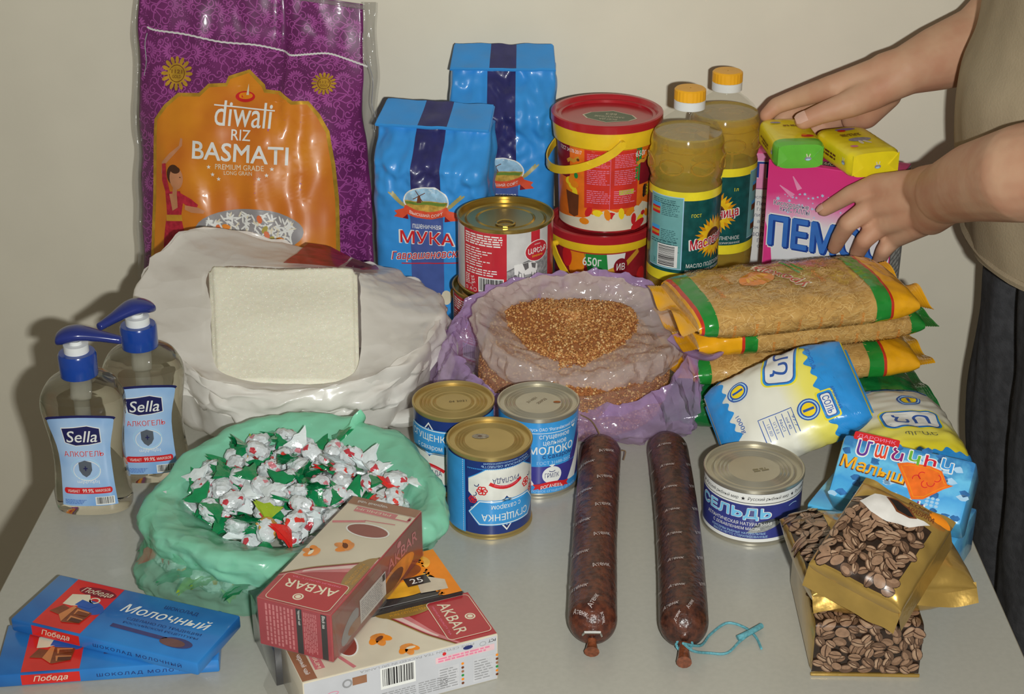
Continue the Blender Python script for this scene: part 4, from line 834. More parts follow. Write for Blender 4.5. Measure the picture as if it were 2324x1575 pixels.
def local(o, root):                         # vertices were made in the world: move them into the root's frame
    inv = root.matrix_world.inverted() if root.matrix_world != Matrix() else Matrix.Translation(-root.location); o.data.transform(Matrix.Translation(-root.location)); return o
# white sugar bag
WF = M('white_film', (252, 248, 242), 0.28, film=0.86, coat=0.35, var=0.03, ns=20, bump=0.55, bs=24, crink=True, tlk=0.3, crough=0.15)
WF2 = M('white_film_folded', (252, 249, 243), 0.28, film=0.84, coat=0.35, var=0.03, ns=20, bump=0.4, bs=40, crink=True, tlk=0.3, crough=0.15)
crest = [PY(*q) for q in ((1000, 715, 1.50), (962, 648, 1.575), (835, 598, 1.62), (640, 550, 1.625), (430, 522, 1.60), (308, 682, 1.47), (440, 842, 1.375), (650, 892, 1.348), (892, 832, 1.385))]
def sug(x, y):                              # on the sloping sugar surface
    d = ray(x, y); k = 0.36; s = (T + 0.071 + k * (CAMP.y - 1.375) - CAMP.z) / (d.z - k * d.y); return CAMP + d * s
inner = [sug(*q) for q in ((822, 720), (815, 640), (800, 606), (640, 594), (482, 600), (478, 720), (496, 848), (650, 880), (803, 856))]
sc_ = sum(crest, Vector()) / 9
sugarbag = thing('sugar_bag', 'open white plastic bag holding a block of sugar', 'bag', (sc_.x, sc_.y, T))
ic_ = sum(inner, Vector()) / 9
ib = [Vector((ic_.x + (p.x - ic_.x) * (1.0 if i in (2, 3, 4) else 0.985), ic_.y + (p.y - ic_.y) * (1.0 if i in (2, 3, 4) else 0.985), p.z + (-0.006 if i in (2, 3, 4) else 0.0035))) for i, p in enumerate(inner)]
o, _ = loft('bag_film', [scaled(crest, 0.80, 0.001), scaled(crest, 0.93, 0.012), scaled(crest, 0.985, 0.045), scaled(crest, 1.0, dz=-0.022), crest, [crest[i] * 0.72 + ib[i] * 0.28 + Vector((0, 0, -0.001)) for i in range(9)], [crest[i] * 0.25 + ib[i] * 0.75 for i in range(9)], ib], WF, sugarbag, 150, 84, 0.0080, 3.2, 4, lambda t: 1 - 0.85 * sm(0.66, 1, t), fine=0.0008)
local(o, sugarbag)
o, _ = loft('folded_lip', [scaled(crest, 1.012, dz=-0.034), scaled(crest, 1.028, dz=-0.022), scaled(crest, 1.018, dz=-0.008), scaled(crest, 0.995, dz=0.001)], WF, sugarbag, 150, 22, 0.0105, 4.1, 14, lambda t: 1.15 - 0.6 * t, zamp=0.9, fine=0.0010)
local(o, sugarbag)
# twisted tail of the bag at its right side
tail = smoothpts([PZ(985, 760, 0.058), PZ(985, 815, 0.045), PZ(962, 885, 0.032), PZ(905, 950, 0.014), PZ(885, 985, 0.010)], 30)
for k in range(4):
    q = [p + Vector((0.012 * math.sin(i * 0.16 + k * 1.7) - 0.012 * (k - 1.5) - 0.016, 0.014 * math.cos(i * 0.2 + k * 2), 0.006 * math.sin(i * 0.3 + k))) for i, p in enumerate(tail)]
    for v in q: v.z = max(v.z, T + 0.009)
    o = tube('twisted_tail', q, [(0.010 + 0.004 * math.sin(i * 0.4 + k)) * min(1, 0.15 + i / 6, 0.15 + (29 - i) / 5) for i in range(30)], WF2, sugarbag, 10, False, 0.6); local(o, sugarbag)
# red print showing on the back of the bag
pr = Print(); Cs = [crest[i] * 0.72 + ib[i] * 0.28 for i in range(9)]
def bk(u, v):                               # u along the back of the rim, v from rim to sugar
    a = cr(crest, u, True); b = cr(ib, u, True); return a * (1 - v) + b * v
RP = M('red_bag_print', (190, 44, 62), 0.3, coat=0.4, var=0.35, ns=60, film=0.85)
pr.poly([(0.245, 0.1), (0.275, -0.25), (0.300, -0.1), (0.312, 0.5), (0.330, 0.95), (0.252, 0.95), (0.245, 0.5)], RP, 0)
pr.poly([(0.205, 0.25), (0.242, 0.15), (0.242, 0.85), (0.205, 0.8)], M('red_dark_print', (120, 40, 50), 0.3, film=0.85, var=0.4, ns=90), 0); pr.poly([(0.178, 0.45), (0.204, 0.15), (0.206, 0.85), (0.186, 0.85)], RP, 0); pr.ell(0.225, 0.7, 0.006, 0.12, WH, 1); pr.ell(0.213, 0.6, 0.004, 0.1, BK, 1)
o = pr.build('red_print', lambda u, v, d: bk(u, v) + Vector((0, -0.006 - d, 0.006)), sugarbag, 0.03); local(o, sugarbag)
# sugar
SU = M('sugar', (244, 240, 220), 0.5, var=0.03, ns=400, bump=0.22, bs=1500, sub=0.15)
c0, c1, c2_, c3 = sug(488, 868), sug(812, 872), sug(806, 592), sug(476, 590)
def sp_(u, v):
    p = (c0 * (1 - u) + c1 * u) * (1 - v) + (c3 * (1 - u) + c2_ * u) * v
    e = min(u, 1 - u, 0.5); b = min(1 - v, 0.5)
    p = p.copy(); p.z += 0.004 * nz(u * 3, v * 3, 1) - 0.006 * (1 - sm(0, 0.025, e)) - 0.030 * (1 - sm(0, 0.06, b)) - 0.006 * (1 - sm(0, 0.03, v)) + 0.0006 * nz(u * 40, v * 40, 2)
    return p
sg = grid('sugar', sp_, -0.012, 1.012, -0.03, 1.03, 70, 70, SU, None); tag(sg, 'block of pale sugar filling the white plastic bag', 'sugar', None, 'stuff')
V = [v.co.copy() for v in sg.data.vertices]; Fc = [tuple(f.vertices) for f in sg.data.polygons]; n0 = 71
R = random.Random(2)
rim = [i for i in range(n0)] + [j * n0 + 70 for j in range(1, 71)] + [70 * n0 + i for i in range(69, -1, -1)] + [j * n0 for j in range(69, 0, -1)]
gcn = (c0 + c1 + c2_ + c3) / 4
b0 = len(V); V += [Vector((gcn.x + (V[i].x - gcn.x) * 0.86, gcn.y + 0.012 + (V[i].y - gcn.y) * 0.72, T + 0.006)) for i in rim]; m_ = len(rim)
for k in range(m_): Fc.append((rim[k], b0 + k, b0 + (k + 1) % m_, rim[(k + 1) % m_]))
fmx = [0] * len(Fc)
SPK = M('sugar_crystal', (252, 252, 248), 0.05, spec=1.0, coat=1.0, var=0.0)
for i in range(1500):
    p = sp_(R.random(), R.random()); s = R.uniform(0.0003, 0.0006); d = Vector((R.uniform(-1, 1), R.uniform(-1, 1), R.uniform(-1, 1))).normalized(); e = d.orthogonal().normalized(); g = d.cross(e); k = len(V)
    p = p + Vector((0, -0.0002, 0.0004)); V += [p + d * s, p + e * s, p + g * s, p - d * s]; Fc += [(k, k + 1, k + 2), (k, k + 2, k + 3), (k, k + 3, k + 1), (k + 1, k + 3, k + 2)]; fmx += [1] * 4
old = sg.data; me = bpy.data.meshes.new('sugar'); me.from_pydata([tuple(v) for v in V], [], Fc); me.materials.append(SU); me.materials.append(SPK); me.polygons.foreach_set('material_index', fmx); me.polygons.foreach_set('use_smooth', [q == 0 for q in fmx]); sg.data = me
# buckwheat bag: purple bag outside, clear bag inside, groats
crB = [PY(*q) for q in ((1540, 762, 1.46), (1482, 662, 1.525), (1320, 622, 1.535), (1165, 642, 1.52), (1088, 690, 1.475), (1130, 792, 1.42), (1282, 852, 1.398), (1442, 822, 1.41))]
def bw(x, y):
    d = ray(x, y); k = 0.10; s = (T + 0.074 + k * (CAMP.y - 1.43) - CAMP.z) / (d.z - k * d.y); return CAMP + d * s
inB = [bw(*q) for q in ((1418, 728), (1392, 700), (1310, 690), (1218, 690), (1163, 712), (1212, 775), (1298, 800), (1380, 775))]
bc = sum(crB, Vector()) / 8
bagB = thing('buckwheat_bag', 'open clear bag of buckwheat set inside a purple plastic bag', 'bag', (bc.x, bc.y, T))
CF = M('clear_bag_film', (226, 216, 210), 0.13, film=0.16, coat=1.0, bump=0.6, bs=44, var=0.05, crink=True); CF2 = M('clear_bag_rim', (244, 232, 226), 0.15, film=0.52, coat=1.0, bump=0.8, bs=40, var=0.06, crink=True)
PF = M('purple_film', (216, 186, 234), 0.14, film=0.52, coat=1.0, bump=0.8, bs=40, var=0.1, crink=True)
belly = [PZ(*q, h) for q, h in (((1520, 850), 0.045), ((1490, 770), 0.06), ((1320, 738), 0.06), ((1130, 752), 0.06), ((1085, 800), 0.05), ((1110, 880), 0.045), ((1290, 925), 0.045), ((1450, 900), 0.045))]
baseB = scaled(belly, 0.93, 0.001)
o, _ = loft('clear_bag_film', [baseB, belly, scaled(belly, 1.0, dz=0.012), scaled(crB, 1.0, dz=-0.020), crB], CF, bagB, 130, 40, 0.003, 4, 8, fine=0.0018, sharp=28); local(o, bagB)
o, _ = loft('rolled_rim', [scaled(crB, 1.015, dz=-0.026), scaled(crB, 1.05, dz=-0.014), crB, [crB[i] * 0.75 + inB[i] * 0.25 for i in range(8)], [crB[i] * 0.3 + inB[i] * 0.7 - Vector((0, 0, 0.002)) for i in range(8)], [p - Vector((0, 0, 0.005)) for p in inB]], CF2, bagB, 170, 60, 0.0055, 4.5, 21, lambda t: 1 - 0.5 * sm(0.7, 1, t), fine=0.0028, sharp=28); local(o, bagB)
ocr = [PY(*q) for q in ((1568, 735, 1.475), (1500, 652, 1.535), (1325, 619, 1.542), (1120, 655, 1.525), (1035, 735, 1.49), (1070, 850, 1.40), (1290, 930, 1.374), (1510, 880, 1.388))]
ob = [PZ(*q, 0.001) for q in ((1590, 930), (1555, 855), (1320, 835), (1090, 845), (985, 880), (1040, 950), (1290, 1000), (1530, 995))]
om = [PZ(*q, h) for q, h in (((1597, 905), 0.028), ((1565, 790), 0.05), ((1325, 752), 0.045), ((1075, 785), 0.05), ((975, 835), 0.028), ((1030, 925), 0.025), ((1290, 985), 0.020), ((1545, 970), 0.020))]
o, _ = loft('purple_bag_film', [ob, om, ocr, scaled(ocr, 0.975, dz=-0.012)], PF, bagB, 180, 60, 0.0085, 5.5, 33, lambda t: 1 - 0.3 * sm(0.8, 1, t), fine=0.0036, sharp=28); local(o, bagB)
q = smoothpts([PY(1545, 770, 1.455), PY(1575, 800, 1.43), PY(1610, 812, 1.40), PY(1640, 800, 1.39)], 14)
o = tube('bag_corner', q, [0.016, 0.015, 0.013, 0.012, 0.010, 0.009, 0.008, 0.0075, 0.007, 0.007, 0.006, 0.005, 0.004, 0.002], PF, bagB, 10, False, 0.5); local(o, bagB)
# groats: real grains over a core
GR = [M('groat_tan', (186, 130, 74), 0.55, var=0.2, ns=500), M('groat_brown', (158, 98, 56), 0.55, var=0.2, ns=500), M('groat_pale', (214, 172, 116), 0.5, var=0.15, ns=500)]
V = []; Fc = []; fmx = []; R = random.Random(11)
gl = [scaled(belly, 0.90, 0.004), scaled(belly, 0.975, dz=-0.002), [p + Vector((0, 0, -0.004)) for p in scaled(inB, 1.28)], [p + Vector((0, 0, 0.003)) for p in scaled(inB, 1.1)], [p + Vector((0, 0, 0.006)) for p in scaled(inB, 0.6)], [p + Vector((0, 0, 0.007)) for p in scaled(inB, 0.002)]]
core, cv = loft('groats_core', gl, GR[1], None, 64, 30, 0.0, 3, 1); V = [v.copy() for v in cv]; Fc = [tuple(f.vertices) for f in core.data.polygons]; fmx = [1] * len(Fc)
bpy.data.objects.remove(core)
def sample(j0, j1):
    j = R.uniform(j0, j1); i = R.uniform(0, 64); a = int(i) % 64; b = (a + 1) % 64; k = int(j); fj = j - k; fi = i - int(i)
    p = (cv[k * 64 + a] * (1 - fi) + cv[k * 64 + b] * fi) * (1 - fj) + (cv[min(30, k + 1) * 64 + a] * (1 - fi) + cv[min(30, k + 1) * 64 + b] * fi) * fj
    return p
def grain(p, s, k):
    d = Vector((R.gauss(0, 1), R.gauss(0, 1), R.gauss(0, 1))).normalized(); e = d.orthogonal().normalized(); g = d.cross(e); b = len(V)
    V.extend([p + d * s * 1.1, p + e * s, p + g * s, p - e * s, p - g * s, p - d * s])
    for q in ((0, 1, 2), (0, 2, 3), (0, 3, 4), (0, 4, 1), (5, 2, 1), (5, 3, 2), (5, 4, 3), (5, 1, 4)): Fc.append(tuple(b + x for x in q)); fmx.append(k)
n = 0
while n < 5200:
    p = sample(0.5, 13)
    if p.y > bc.y + 0.02: continue
    grain(p + Vector((0, -0.001, 0)), R.uniform(0.0013, 0.0019), R.choice((0, 0, 1, 1, 2))); n += 1
while n < 8600:
    p = sample(10, 29.9)
    if R.random() < 0.35 and p.y > bc.y + 0.05: continue
    grain(p + Vector((0, 0, 0.0008)), R.uniform(0.0013, 0.0020), R.choice((0, 0, 0, 1, 2))); n += 1
gro = mesh('buckwheat_groats', V, Fc, GR, None, True, fmx); tag(gro, 'brown buckwheat groats filling the clear bag', 'buckwheat', None, 'stuff')
# ------------------------------------------------------------------ cartons
def Mgrad(name, stops, axis, lo, hi, nsc=12.0, namt=0.15, rough=0.35, coat=0.3):   # printed colour run along one direction of the object
    if name in MATS: return MATS[name]
    m = bpy.data.materials.new(name); MATS[name] = m; m.use_nodes = True; N = m.node_tree.nodes; L = m.node_tree.links; b = N['Principled BSDF']
    tc = N.new('ShaderNodeTexCoord'); sx = N.new('ShaderNodeSeparateXYZ'); L.new(tc.outputs['Object'], sx.inputs[0])
    mr = N.new('ShaderNodeMapRange'); mr.inputs['From Min'].default_value = lo; mr.inputs['From Max'].default_value = hi; L.new(sx.outputs[axis], mr.inputs['Value'])
    n = N.new('ShaderNodeTexNoise'); n.inputs['Scale'].default_value = nsc; n.inputs['Detail'].default_value = 4; L.new(tc.outputs['Object'], n.inputs['Vector'])
    ma = N.new('ShaderNodeMath'); ma.operation = 'MULTIPLY_ADD'; ma.inputs[1].default_value = namt * 2; L.new(n.outputs['Fac'], ma.inputs[0]); L.new(mr.outputs[0], ma.inputs[2])
    mb = N.new('ShaderNodeMath'); mb.operation = 'SUBTRACT'; mb.inputs[1].default_value = namt; L.new(ma.outputs[0], mb.inputs[0])
    rp = N.new('ShaderNodeValToRGB'); e = rp.color_ramp.elements
    for i, (q, c) in enumerate(stops):
        el = e[i] if i < 2 else e.new(q)
        el.position = q; el.color = rgb(c)
    L.new(mb.outputs[0], rp.inputs[0]); L.new(rp.outputs[0], b.inputs['Base Color'])
    b.inputs['Roughness'].default_value = rough; b.inputs['Coat Weight'].default_value = coat; b.inputs['Coat Roughness'].default_value = 0.08; b.inputs['Specular IOR Level'].default_value = 0.4
    return m
class Carton:
    def __init__(s, name, label, cat, fl, fr, back, h, mat, d=None, group=None, bev=0.0008, fixz=None, part='carton'):
        """fl, fr: front corners of the top; back: a point on the back edge of the top"""
        x = fr - fl; s.w = x.length; x.normalize(); yv = back - fl; yv = yv - x * yv.dot(x)
        s.d = d or yv.length; yv.normalize(); s.h = h
        n = x.cross(yv)
        o = (fl + fr) / 2 + yv * (s.d / 2) - n * h
        if fixz is not None: o.z = fixz
        s.m = frame(o, x, yv); s.t = thing(name, label, cat, mat=s.m, group=group)
        s.body = box(part, (s.w, s.d, h), mat, s.t, (0, 0, h / 2), bev)
        s.top = plane((0, 0, h), (1, 0, 0), (0, 1, 0)); s.front = plane((0, -s.d / 2, 0), (1, 0, 0), (0, 0, 1)); s.right = plane((s.w / 2, 0, 0), (0, 1, 0), (0, 0, 1)); s.left = plane((-s.w / 2, 0, 0), (0, -1, 0), (0, 0, 1))
        s.ftop = px2(s.m, h, 'xy'); s.ffront = px2(s.m, s.d / 2, 'xz')
# washing powder
PK = M('powder_pink', (228, 62, 138), 0.35, coat=0.25, var=0.05)
HB = 0.19
K = Carton('washing_powder_box', 'pink and white washing powder box under the yellow soap bars', 'box', PZ(1745, 362, HB), PZ(2038, 407, HB), PZ(1790, 330, HB), HB, PK, 0.056, fixz=T)
p = Print(); f = K.ffront; w2 = K.w / 2
PG = Mgrad('powder_front_print', [(0.0, (236, 150, 190)), (0.30, (232, 206, 222)), (0.42, (226, 228, 232)), (0.62, (232, 226, 232)), (0.74, (232, 140, 186)), (0.84, (224, 60, 134)), (1.0, (222, 54, 128))], 2, 0.0, 0.19, 22, 0.09)
p.rect(-w2 + 0.0008, 0.001, w2 - 0.0008, HB - 0.001, PG, 0)
PKL = M('ink_pink_light', (236, 150, 190), 0.35)
p.poly([(-w2 + 0.001, 0.001), (-w2 + 0.02, 0.001), (-w2 + 0.008, 0.10), (-w2 + 0.001, 0.12)], PK, 1)
for a, b in (((1770, 420), (1800, 445)), ((1800, 400), (1815, 430))): q, r = f(*a), f(*b); p.line([q, r], [0.001, 0.006], PKL, 1)
R = random.Random(8)
for i in range(46): a = f(R.uniform(1770, 1960), R.uniform(440, 500)); p.star(a[0], a[1], R.uniform(0.0008, 0.0025), LBLUE, 1, 6, 0.4)
def TX(s, x, y, w, h, mat, layer, fn, **k):
    a = fn(x, y); b = fn(x + w / 2, y); c = fn(x - w / 2, y); d = fn(x, y - h / 2); e = fn(x, y + h / 2); p.text(s, a[0], a[1], math.dist(b, c), math.dist(d, e), mat, layer, **k)
a = f(1796, 466); p.text('Кислородные', a[0], a[1], 0.040, 0.0075, WH, 3, 0.06); p.text('Кислородные', a[0], a[1], 0.039, 0.0068, M('ink_steel', (74, 84, 120), 0.35), 4, 0.012)
a = f(1804, 478); p.text('КРИСТАЛЛЫ', a[0], a[1], 0.034, 0.0062, WH, 3, 0.06); p.text('КРИСТАЛЛЫ', a[0], a[1], 0.033, 0.0056, MATS['ink_steel'], 4, 0.012)
a = f(1766, 450); p.star(a[0], a[1], 0.003, LBLUE, 3, 6); 
zb = 0.048; x0 = -w2 + 0.006
PB = M('ink_pemos_blue', (62, 116, 198), 0.35, coat=0.3); PD = M('ink_pemos_deep', (34, 68, 150), 0.35, coat=0.3)
a = f(1890, 546); zc = a[1]
p.text('ПЕМОС', 0.001, zc, K.w * 0.97, 0.0420, WH, 3, 0.13); p.text('ПЕМОС', 0.001, zc, K.w * 0.945, 0.0390, PD, 4, 0.09); p.text('ПЕМОС', -0.0004, zc + 0.0006, K.w * 0.930, 0.0360, PB, 5, 0.05)
p.build('printed_front', K.front, K.t, None)
p = Print(); f = K.ftop
DKG = M('ink_plum', (86, 66, 84), 0.35)
a = f(1878, 372); p.rrect(a[0] - 0.014, a[1] - 0.0065, a[0] + 0.014, a[1] + 0.0065, 0.003, DKG, 0); p.text('ПЕМОС', a[0], a[1], 0.026, 0.009, CREAM, 1, 0.02); a = f(1935, 370); p.ell(a[0], a[1], 0.006, 0.004, GREY, 0, 10)
a = f(1890, 345); p.rrect(a[0] - 0.02, a[1] - 0.006, a[0] + 0.02, a[1] + 0.006, 0.003, DKG, 0); p.text('ПЛЮС', a[0], a[1], 0.03, 0.008, WH, 1, 0.02)
p.build('printed_top', K.top, K.t, None)
p = Print(); p.rect(-0.027, 0.001, 0.027, HB - 0.001, GREY, 0); p.words(-0.024, 0.02, 0.024, 0.16, 22, WH, 1, 4); p.build('printed_side', K.right, K.t, None)
a = PY(1690, 344, 1.812); b = PY(1960, 352, 1.795)
K2 = Carton('washing_powder_box', 'washing powder box between the wall and the pink box, white side with small print', 'box', a, b, a + Vector((0.01, 0.1, 0)), a.z - T, PK, 0.05, fixz=T)
p = Print(); h2 = a.z - T; w2 = K2.w / 2
p.rect(-w2 + 0.001, 0.001, w2 - 0.001, h2 - 0.001, WH, 0); p.rect(-w2 + 0.001, h2 * 0.70, w2 - 0.001, h2 - 0.001, PKL, 1)
f = K2.ffront
a = f(1733, 385); p.text('ПЕМОС', a[0] + 0.034, a[1], 0.086, 0.022, WH, 2, 0.05); p.text('ПЕМОС', a[0] + 0.034, a[1], 0.083, 0.020, PD, 3, 0.02)
for i, s in enumerate(('Кислородные', 'Пемос', 'Глубоко', 'или ручная', 'а совр', 'он проник', 'волокна', 'Пемос', 'отстир')): a = f(1738, 448 + i * 14); p.text(s, a[0], a[1], None, 0.005, M('ink_small_grey', (110, 112, 130), 0.4), 2)
a = f(1735, 428); p.line([(a[0] - 0.03, a[1]), (a[0] + 0.03, a[1])], 0.0006, MATS['ink_steel'], 2)
p.build('printed_front', K2.front, K2.t, None)
# soap bars
def soap(label, fl, fr, br, h, endc, seed):
    x = (fr - fl); w = x.length; x.normalize(); y = br - fr; y = y - x * y.dot(x); d = min(0.088, y.length); y.normalize()
    o = (fl + fr) / 2 + y * d / 2; o.z = T + HB + 0.0006; m = frame(o, x, y)
    t = thing('soap_bar', label, 'soap', mat=m)
    SY = M('soap_wrap_yellow', (240, 220, 36), 0.3, coat=0.3, var=0.04, bump=0.2, bs=70)
    n = 5.0
    def sec(a, v):                          # v along the bar
        c, s = math.cos(a), math.sin(a); k = (abs(c) ** n + abs(s) ** n) ** (-1 / n); e = 1 - 0.10 * sm(0.40, 0.5, abs(v))
        return Vector((w / 2 * k * c * e, v * d, h / 2 + h / 2 * k * s * (e + 0.02 * nz(v * 20, c * 3, seed)) + 0.0))
    N_, J = 48, 26; V = []; Fc = []
    for j in range(J + 1):
        for i in range(N_): V.append(sec(2 * PI * i / N_, -0.5 + j / J))
    for j in range(J):
        for i in range(N_): Fc.append((j * N_ + i, j * N_ + (i + 1) % N_, (j + 1) * N_ + (i + 1) % N_, (j + 1) * N_ + i))
    fm = [1 if (endc and j < 5) else 0 for j in range(J) for i in range(N_)]
    b = len(V); V += [Vector((0, -d / 2 - 0.001, h / 2)), Vector((0, d / 2 + 0.001, h / 2))]
    for i in range(N_): Fc.append((b, (i + 1) % N_, i)); fm.append(1 if endc else 0); Fc.append((b + 1, J * N_ + i, J * N_ + (i + 1) % N_)); fm.append(0)
    mesh('wrapper', V, Fc, [SY, endc or SY], t, True, fm, 45)
    # tucked folds on the end
    for s in (-1, 1):
        V = [Vector((s * w * 0.45, -d / 2 - 0.0005, h * 0.88)), Vector((s * w * 0.45, -d / 2 - 0.0005, h * 0.14)), Vector((s * w * 0.25, -d / 2 - 0.0022, h * 0.45))]
        fix(mesh('end_fold', V + [v + Vector((0, 0.0016, 0)) for v in V], [(0, 1, 2), (3, 5, 4), (0, 3, 4, 1), (1, 4, 5, 2), (2, 5, 3, 0)], endc or SY, t, False))
    def mark(p, x, y, k, seed):             # small grey blot with two pale strokes
        p.ell(x, y, 0.0042 * k, 0.0026 * k, M('ink_soap_grey', (150, 146, 160), 0.4, var=0.2, ns=300), 1, 10); p.ell(x, y - 0.001 * k, 0.0028 * k, 0.0012 * k, LBLUE, 2, 8)
        for s in (-1, 1): p.line([(x + s * 0.001 * k, y + 0.002 * k), (x + s * 0.0022 * k, y + 0.006 * k)], 0.0012 * k, CREAM, 2)
    p = Print(); mark(p, 0.008 if endc else 0.002, h * 0.42, 0.9, 1); p.build('printed_end', plane((0, -d / 2 - 0.0011, 0), (1, 0, 0), (0, 0, 1)), t, None)
    p = Print()
    if endc: p.ell(-0.012, 0.026, 0.006, 0.003, MATS['ink_soap_grey'], 1, 12); p.ell(0.012, -d * 0.24, 0.007, 0.004, RED, 1, 12); p.ell(0.009, -d * 0.2, 0.003, 0.003, ORG, 2, 10); p.words(-0.006, 0.012, 0.014, 0.018, 2, BRN, 1, 3)
    else:
        p.ell(0.0, -0.004, 0.013, 0.006, MATS['ink_soap_grey'], 1, 16); p.ell(0.004, -0.013, 0.0024, 0.006, CREAM, 2, 8, 0.5); p.ell(-0.003, -0.013, 0.0024, 0.006, CREAM, 2, 8, -0.1); p.ell(-0.016, -0.023, 0.0045, 0.003, PINK, 1, 12); p.words(-0.014, 0.008, 0.014, 0.016, 3, BRN, 1, 5); p.ell(0.0, 0.03, 0.012, 0.004, M('ink_violet_soft', (150, 120, 170), 0.4), 1, 12); p.ell(-0.006, 0.026, 0.005, 0.003, RED, 2, 10)
    p.build('printed_top', plane((0, 0, h + 0.0004), (1, 0, 0), (0, 1, 0)), t, None)
    p = Print(); mark(p, -0.028 if True else 0, h * 0.5, 0.9, 2); p.words(-0.01, h * 0.35, 0.03, h * 0.6, 2, BRN, 1, 9); p.map(lambda x, y: (-x, y)); p.F = [f[::-1] for f in p.F]; p.build('printed_side', plane((-w / 2 - 0.0004, 0, 0), (0, -1, 0), (0, 0, 1)), t, None)
    return t
zt = HB + 0.029
soap('yellow wrapped soap bar with a green end, held by a hand', PZ(1762, 328, zt), PZ(1876, 325, zt), PZ(1842, 262, zt), 0.029, M('soap_wrap_green', (104, 190, 64), 0.3, coat=0.3, var=0.06, bump=0.2, bs=70), 1)
soap('plain yellow wrapped soap bar lying on the pink box', PZ(1932, 350, zt), PZ(2048, 338, zt), PZ(1972, 282, zt), 0.029, None, 5)
# tea
TD, TH = 0.154, 0.0415
TR_ = M('tea_red', (176, 50, 58), 0.25, coat=0.6, var=0.06); TC = M('tea_cream', (214, 204, 182), 0.25, coat=0.6, var=0.06, ns=25); TB = M('tea_brown', (150, 104, 76), 0.25, coat=0.6, var=0.1); TG = M('tea_gold', (150, 116, 52), 0.3, coat=0.5, var=0.1)
TPK = M('tea_pink_fade', (206, 120, 124), 0.25, coat=0.6, var=0.1)
def tea_top():
    p = Print(); a = 0.030; b = 0.0768
    p.rect(-a, -b, a, b, TC, 0)
    cv = [(-a, -0.004), (-0.020, 0.007), (-0.006, 0.016), (0.010, 0.026), (0.022, 0.036), (a, 0.043)]
    q = smoothpts([(x, y, 0) for x, y in cv], 20); q = [(v.x, v.y) for v in q]
    p.poly(q + [(a, b), (-a, b)], TR_, 1); p.poly([(x, y + 0.002) for x, y in q] + [(x, y + 0.004 + 0.012 * (0.5 - x / a / 2)) for x, y in q[::-1]], TPK, 2); p.poly([(x, y + 0.003) for x, y in q[:14]] + [(x, y + 0.004 + 0.005 * (0.5 - x / a / 2)) for x, y in q[:14][::-1]], M('tea_pale', (226, 196, 190), 0.25, coat=0.6), 2.5); p.line(q, 0.0012, TG, 3)
    p.line([(x, y + 0.0012) for x, y in q], 0.001, MAROON, 3)
    e = [(-a + 0.0005 + 0.013 * math.cos(g), 0.024 + 0.026 * math.sin(g)) for g in [-PI / 2 + PI * i / 20 for i in range(21)]]; p.poly(e, TG, 4)
    p.text('PURE CEYLON TEA', -0.0225, 0.024, 0.030, 0.003, GOLD, 5, 0.01, rot=PI / 2); p.text('MOUNTAIN FRESH', -0.0268, 0.024, 0.026, 0.0026, GOLD, 5, 0.01, rot=PI / 2)
    p.rrect(-0.0275, 0.0395, 0.0255, 0.0755, 0.004, CREAM, 5); p.rrect(-0.0269, 0.0401, 0.0249, 0.0749, 0.0036, TR_, 6)
    p.text('AKBAR', -0.001, 0.0525, 0.043, 0.0098, CREAM, 7, 0.02); p.text('PREMIUM QUALITY TEA', -0.001, 0.0435, 0.040, 0.0018, PINK, 7); p.ell(0.002, 0.066, 0.0042, 0.0042, CREAM, 7, 16); p.ring(0.002, 0.066, 0.0026, 0.0026, 0.0007, TR_, 8, 12)
    OF = M('tea_orange', (228, 140, 50), 0.25, coat=0.6, var=0.2, ns=90)
    for cx, cy, k in ((0.002, -0.008, 1.0), (0.022, 0.008, 0.9)):
        for i in range(4): p.ell(cx + 0.0032 * k * math.cos(i * 1.6), cy + 0.0042 * k * math.sin(i * 1.6), 0.0062 * k, 0.0036 * k, (OF, ORG)[i % 2], 3 + i % 3, 12, i * 0.8)
    p.ell(0.002, -0.008, 0.0022, 0.0040, BRN, 7, 10, 0.6); p.ell(0.022, 0.010, 0.0016, 0.004, CREAM, 7, 8)
    p.ell(-0.004, -0.034, 0.017, 0.0082, M('tea_cup_red', (140, 66, 56), 0.25, coat=0.6), 3, 28); p.ring(-0.004, -0.034, 0.0178, 0.009, 0.0012, WH, 4)
    p.line([(0.004, -0.046), (0.028, -0.036)], 0.003, TPK, 3); p.line([(-0.02, -0.05), (0.005, -0.047)], 0.0012, TPK, 3)
    p.rect(-a, -b, a, -0.0655, TB, 4); p.text('черный чай', 0.010, -0.071, 0.026, 0.0048, WH, 5, 0.012); p.rect(-a + 0.002, -0.064, a - 0.01, -0.0565, TPK, 4); p.text('PREMIUM', 0.004, -0.0605, 0.03, 0.003, CREAM, 5)
    p.rect(-0.026, -0.064, -0.016, -0.058, CREAM, 5); p.rect(-0.0285, -0.0615, -0.0265, -0.0585, MAROON, 6)
    return p
lower = Carton('tea_box', 'red and cream tea box lying flat with its white barcode side facing out', 'box', PZ(686, 1551, TH), PZ(1130, 1439, TH), PZ(1053, 1346, TH), TH, TC, 0.0612, fixz=T)
lower.t
p = tea_top().spin(-PI / 2, lower.w / 0.1545); p.build('printed_top', lower.top, lower.t, None)
p = Print(); f = lower.ffront; w2 = lower.w / 2; h = TH
p.rect(-w2 + 0.001, 0.0008, w2 - 0.001, h - 0.0008, M('tea_side_white', (196, 197, 202), 0.3, coat=0.5, var=0.03), 0)
p.text('PURE CEYLON TEA PACKED IN SRI LANKA', 0.012, h - 0.003, 0.09, 0.002, GREY, 1, rot=PI); p.barcode(-0.0135 - 0.004, 0.018, 0.010, h - 0.0045, WH, BK, 1, 31)
